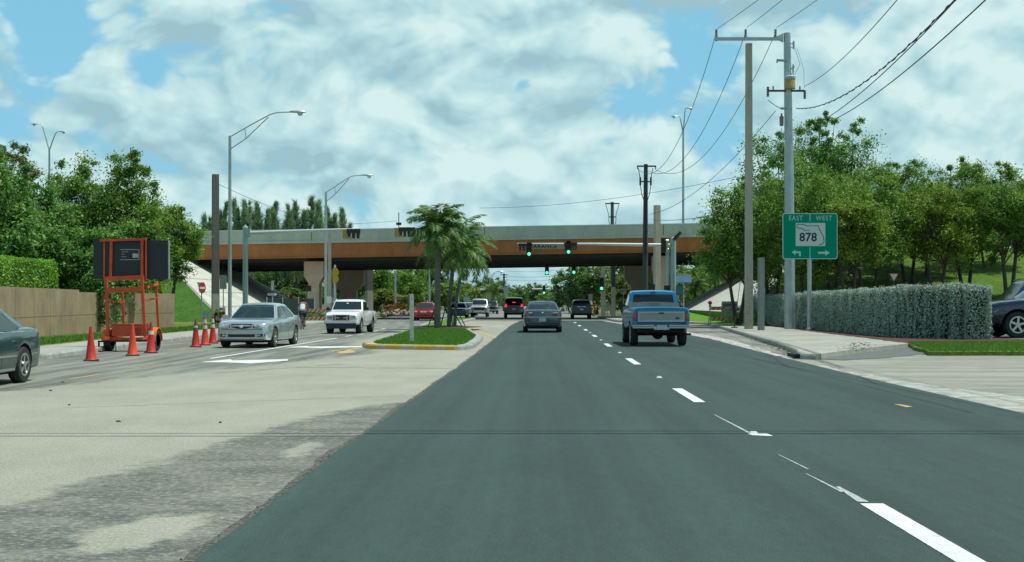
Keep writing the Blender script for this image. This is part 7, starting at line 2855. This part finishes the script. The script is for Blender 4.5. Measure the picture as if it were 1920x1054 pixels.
bk = thing('bicycle', 'dark bicycle ridden away from the camera along the left road edge', 'bicycle', (CYX, CYY, 0.004), R(3))
for yy, nm in ((-0.52, 'rear_wheel'), (0.52, 'front_wheel')):
    b = MB()
    pts = [(0, yy + 0.33 * math.cos(a), 0.34 + 0.33 * math.sin(a)) for a in [2 * math.pi * k / 28 for k in range(29)]]
    b.tube(pts, 0.020, 6, cap=False)
    for k in range(12):
        a = 2 * math.pi * k / 12
        b.tube([(0, yy, 0.34), (0, yy + 0.31 * math.cos(a), 0.34 + 0.31 * math.sin(a))], 0.003, 3)
    b.build(nm, M_rub, bk)
b = MB()
for a, c_ in (((0, -0.52, 0.34), (0, -0.12, 0.80)), ((0, -0.52, 0.34), (0, -0.02, 0.30)), ((0, -0.02, 0.30), (0, -0.14, 0.88)), ((0, -0.02, 0.30), (0, 0.38, 0.78)), ((0, -0.12, 0.78), (0, 0.36, 0.84)), ((0, 0.52, 0.34), (0, 0.34, 0.95))):
    b.tube([a, c_], 0.017, 6)
b.build('frame', mat('bike frame', (0.04, 0.05, 0.05), 0.4), bk)
b = MB()
b.tube([(-0.28, 0.30, 0.98), (-0.1, 0.36, 0.97), (0.1, 0.36, 0.97), (0.28, 0.30, 0.98)], 0.014, 6)
b.build('handlebar', M_black, bk)
b = MB()
b.box((0, -0.16, 0.90), (0.16, 0.26, 0.05), taper=0.8)
b.build('saddle', M_black, bk)
b = MB()
b.tube([(0.02, -0.02, 0.30), (0.09, -0.02, 0.16)], 0.012, 5)
b.tube([(-0.02, -0.02, 0.30), (-0.09, -0.02, 0.44)], 0.012, 5)
b.box((0.14, -0.02, 0.15), (0.10, 0.08, 0.02))
b.box((-0.14, -0.02, 0.45), (0.10, 0.08, 0.02))
b.build('pedals', M_black, bk)
cyp = thing('person', 'cyclist seen from behind in a white sleeveless top and dark blue shorts, riding leaning forward', 'person', (CYX, CYY, 0.004), R(3))
M_skin = mat('tanned skin', (0.20, 0.11, 0.075), 0.6)
J = [((0, -0.16, 0.98), (0.13, 0.10)), ((0, -0.08, 1.12), (0.13, 0.09)), ((0, 0.03, 1.30), (0.155, 0.10)), ((0, 0.10, 1.41), (0.12, 0.075)), ((0, 0.15, 1.47), 0.05), ((0, 0.18, 1.54), (0.075, 0.085)), ((0, 0.19, 1.63), (0.075, 0.09)),
     ((-0.20, 0.10, 1.39), 0.055), ((-0.29, 0.16, 1.18), 0.042), ((-0.27, 0.27, 1.01), 0.030), ((-0.26, 0.31, 0.985), 0.028),
     ((0.20, 0.10, 1.39), 0.055), ((0.29, 0.16, 1.18), 0.042), ((0.27, 0.27, 1.01), 0.030), ((0.26, 0.31, 0.985), 0.028),
     ((-0.11, -0.12, 0.92), 0.095), ((-0.14, 0.22, 0.82), 0.062), ((-0.13, -0.02, 0.50), 0.042), ((-0.13, 0.08, 0.475), 0.032),
     ((0.11, -0.12, 0.90), 0.095), ((0.13, 0.12, 0.58), 0.060), ((0.13, -0.06, 0.22), 0.040), ((0.13, 0.05, 0.175), 0.032)]
E_ = [(0, 1), (1, 2), (2, 3), (3, 4), (4, 5), (5, 6), (3, 7), (7, 8), (8, 9), (9, 10), (3, 11), (11, 12), (12, 13), (13, 14), (0, 15), (15, 16), (16, 17), (17, 18), (0, 19), (19, 20), (20, 21), (21, 22)]
skinned('body', J, E_, M_skin, cyp)
T_ = [((0, -0.18, 1.00), (0.150, 0.12)), ((0, -0.08, 1.12), (0.152, 0.11)), ((0, 0.03, 1.30), (0.178, 0.122)), ((0, 0.085, 1.40), (0.145, 0.09))]
skinned('tank_top', T_, [(0, 1), (1, 2), (2, 3)], mat('white cloth', (0.62, 0.66, 0.68), 0.9), cyp, 2)
S_ = [((0, -0.17, 0.97), (0.150, 0.125)), ((-0.115, -0.11, 0.91), 0.112), ((-0.14, 0.13, 0.84), 0.085), ((0.115, -0.11, 0.89), 0.112), ((0.135, 0.06, 0.67), 0.085)]
skinned('shorts', S_, [(0, 1), (1, 2), (0, 3), (3, 4)], mat('navy cloth', (0.012, 0.025, 0.085), 0.9), cyp, 2)
b = MB()
b.ball((0, 0.175, 1.615), 0.098, 10)
b.build('hair', mat('dark hair', (0.012, 0.012, 0.012), 0.7), cyp, smooth=60)
for sx_, zz, yy in ((-1, 0.475, 0.03), (1, 0.175, 0.0)):
    b = MB()
    b.box((sx_ * 0.135, yy, zz + 0.01), (0.09, 0.26, 0.08), taper=0.8)
    b.build('shoe', M_black, cyp)
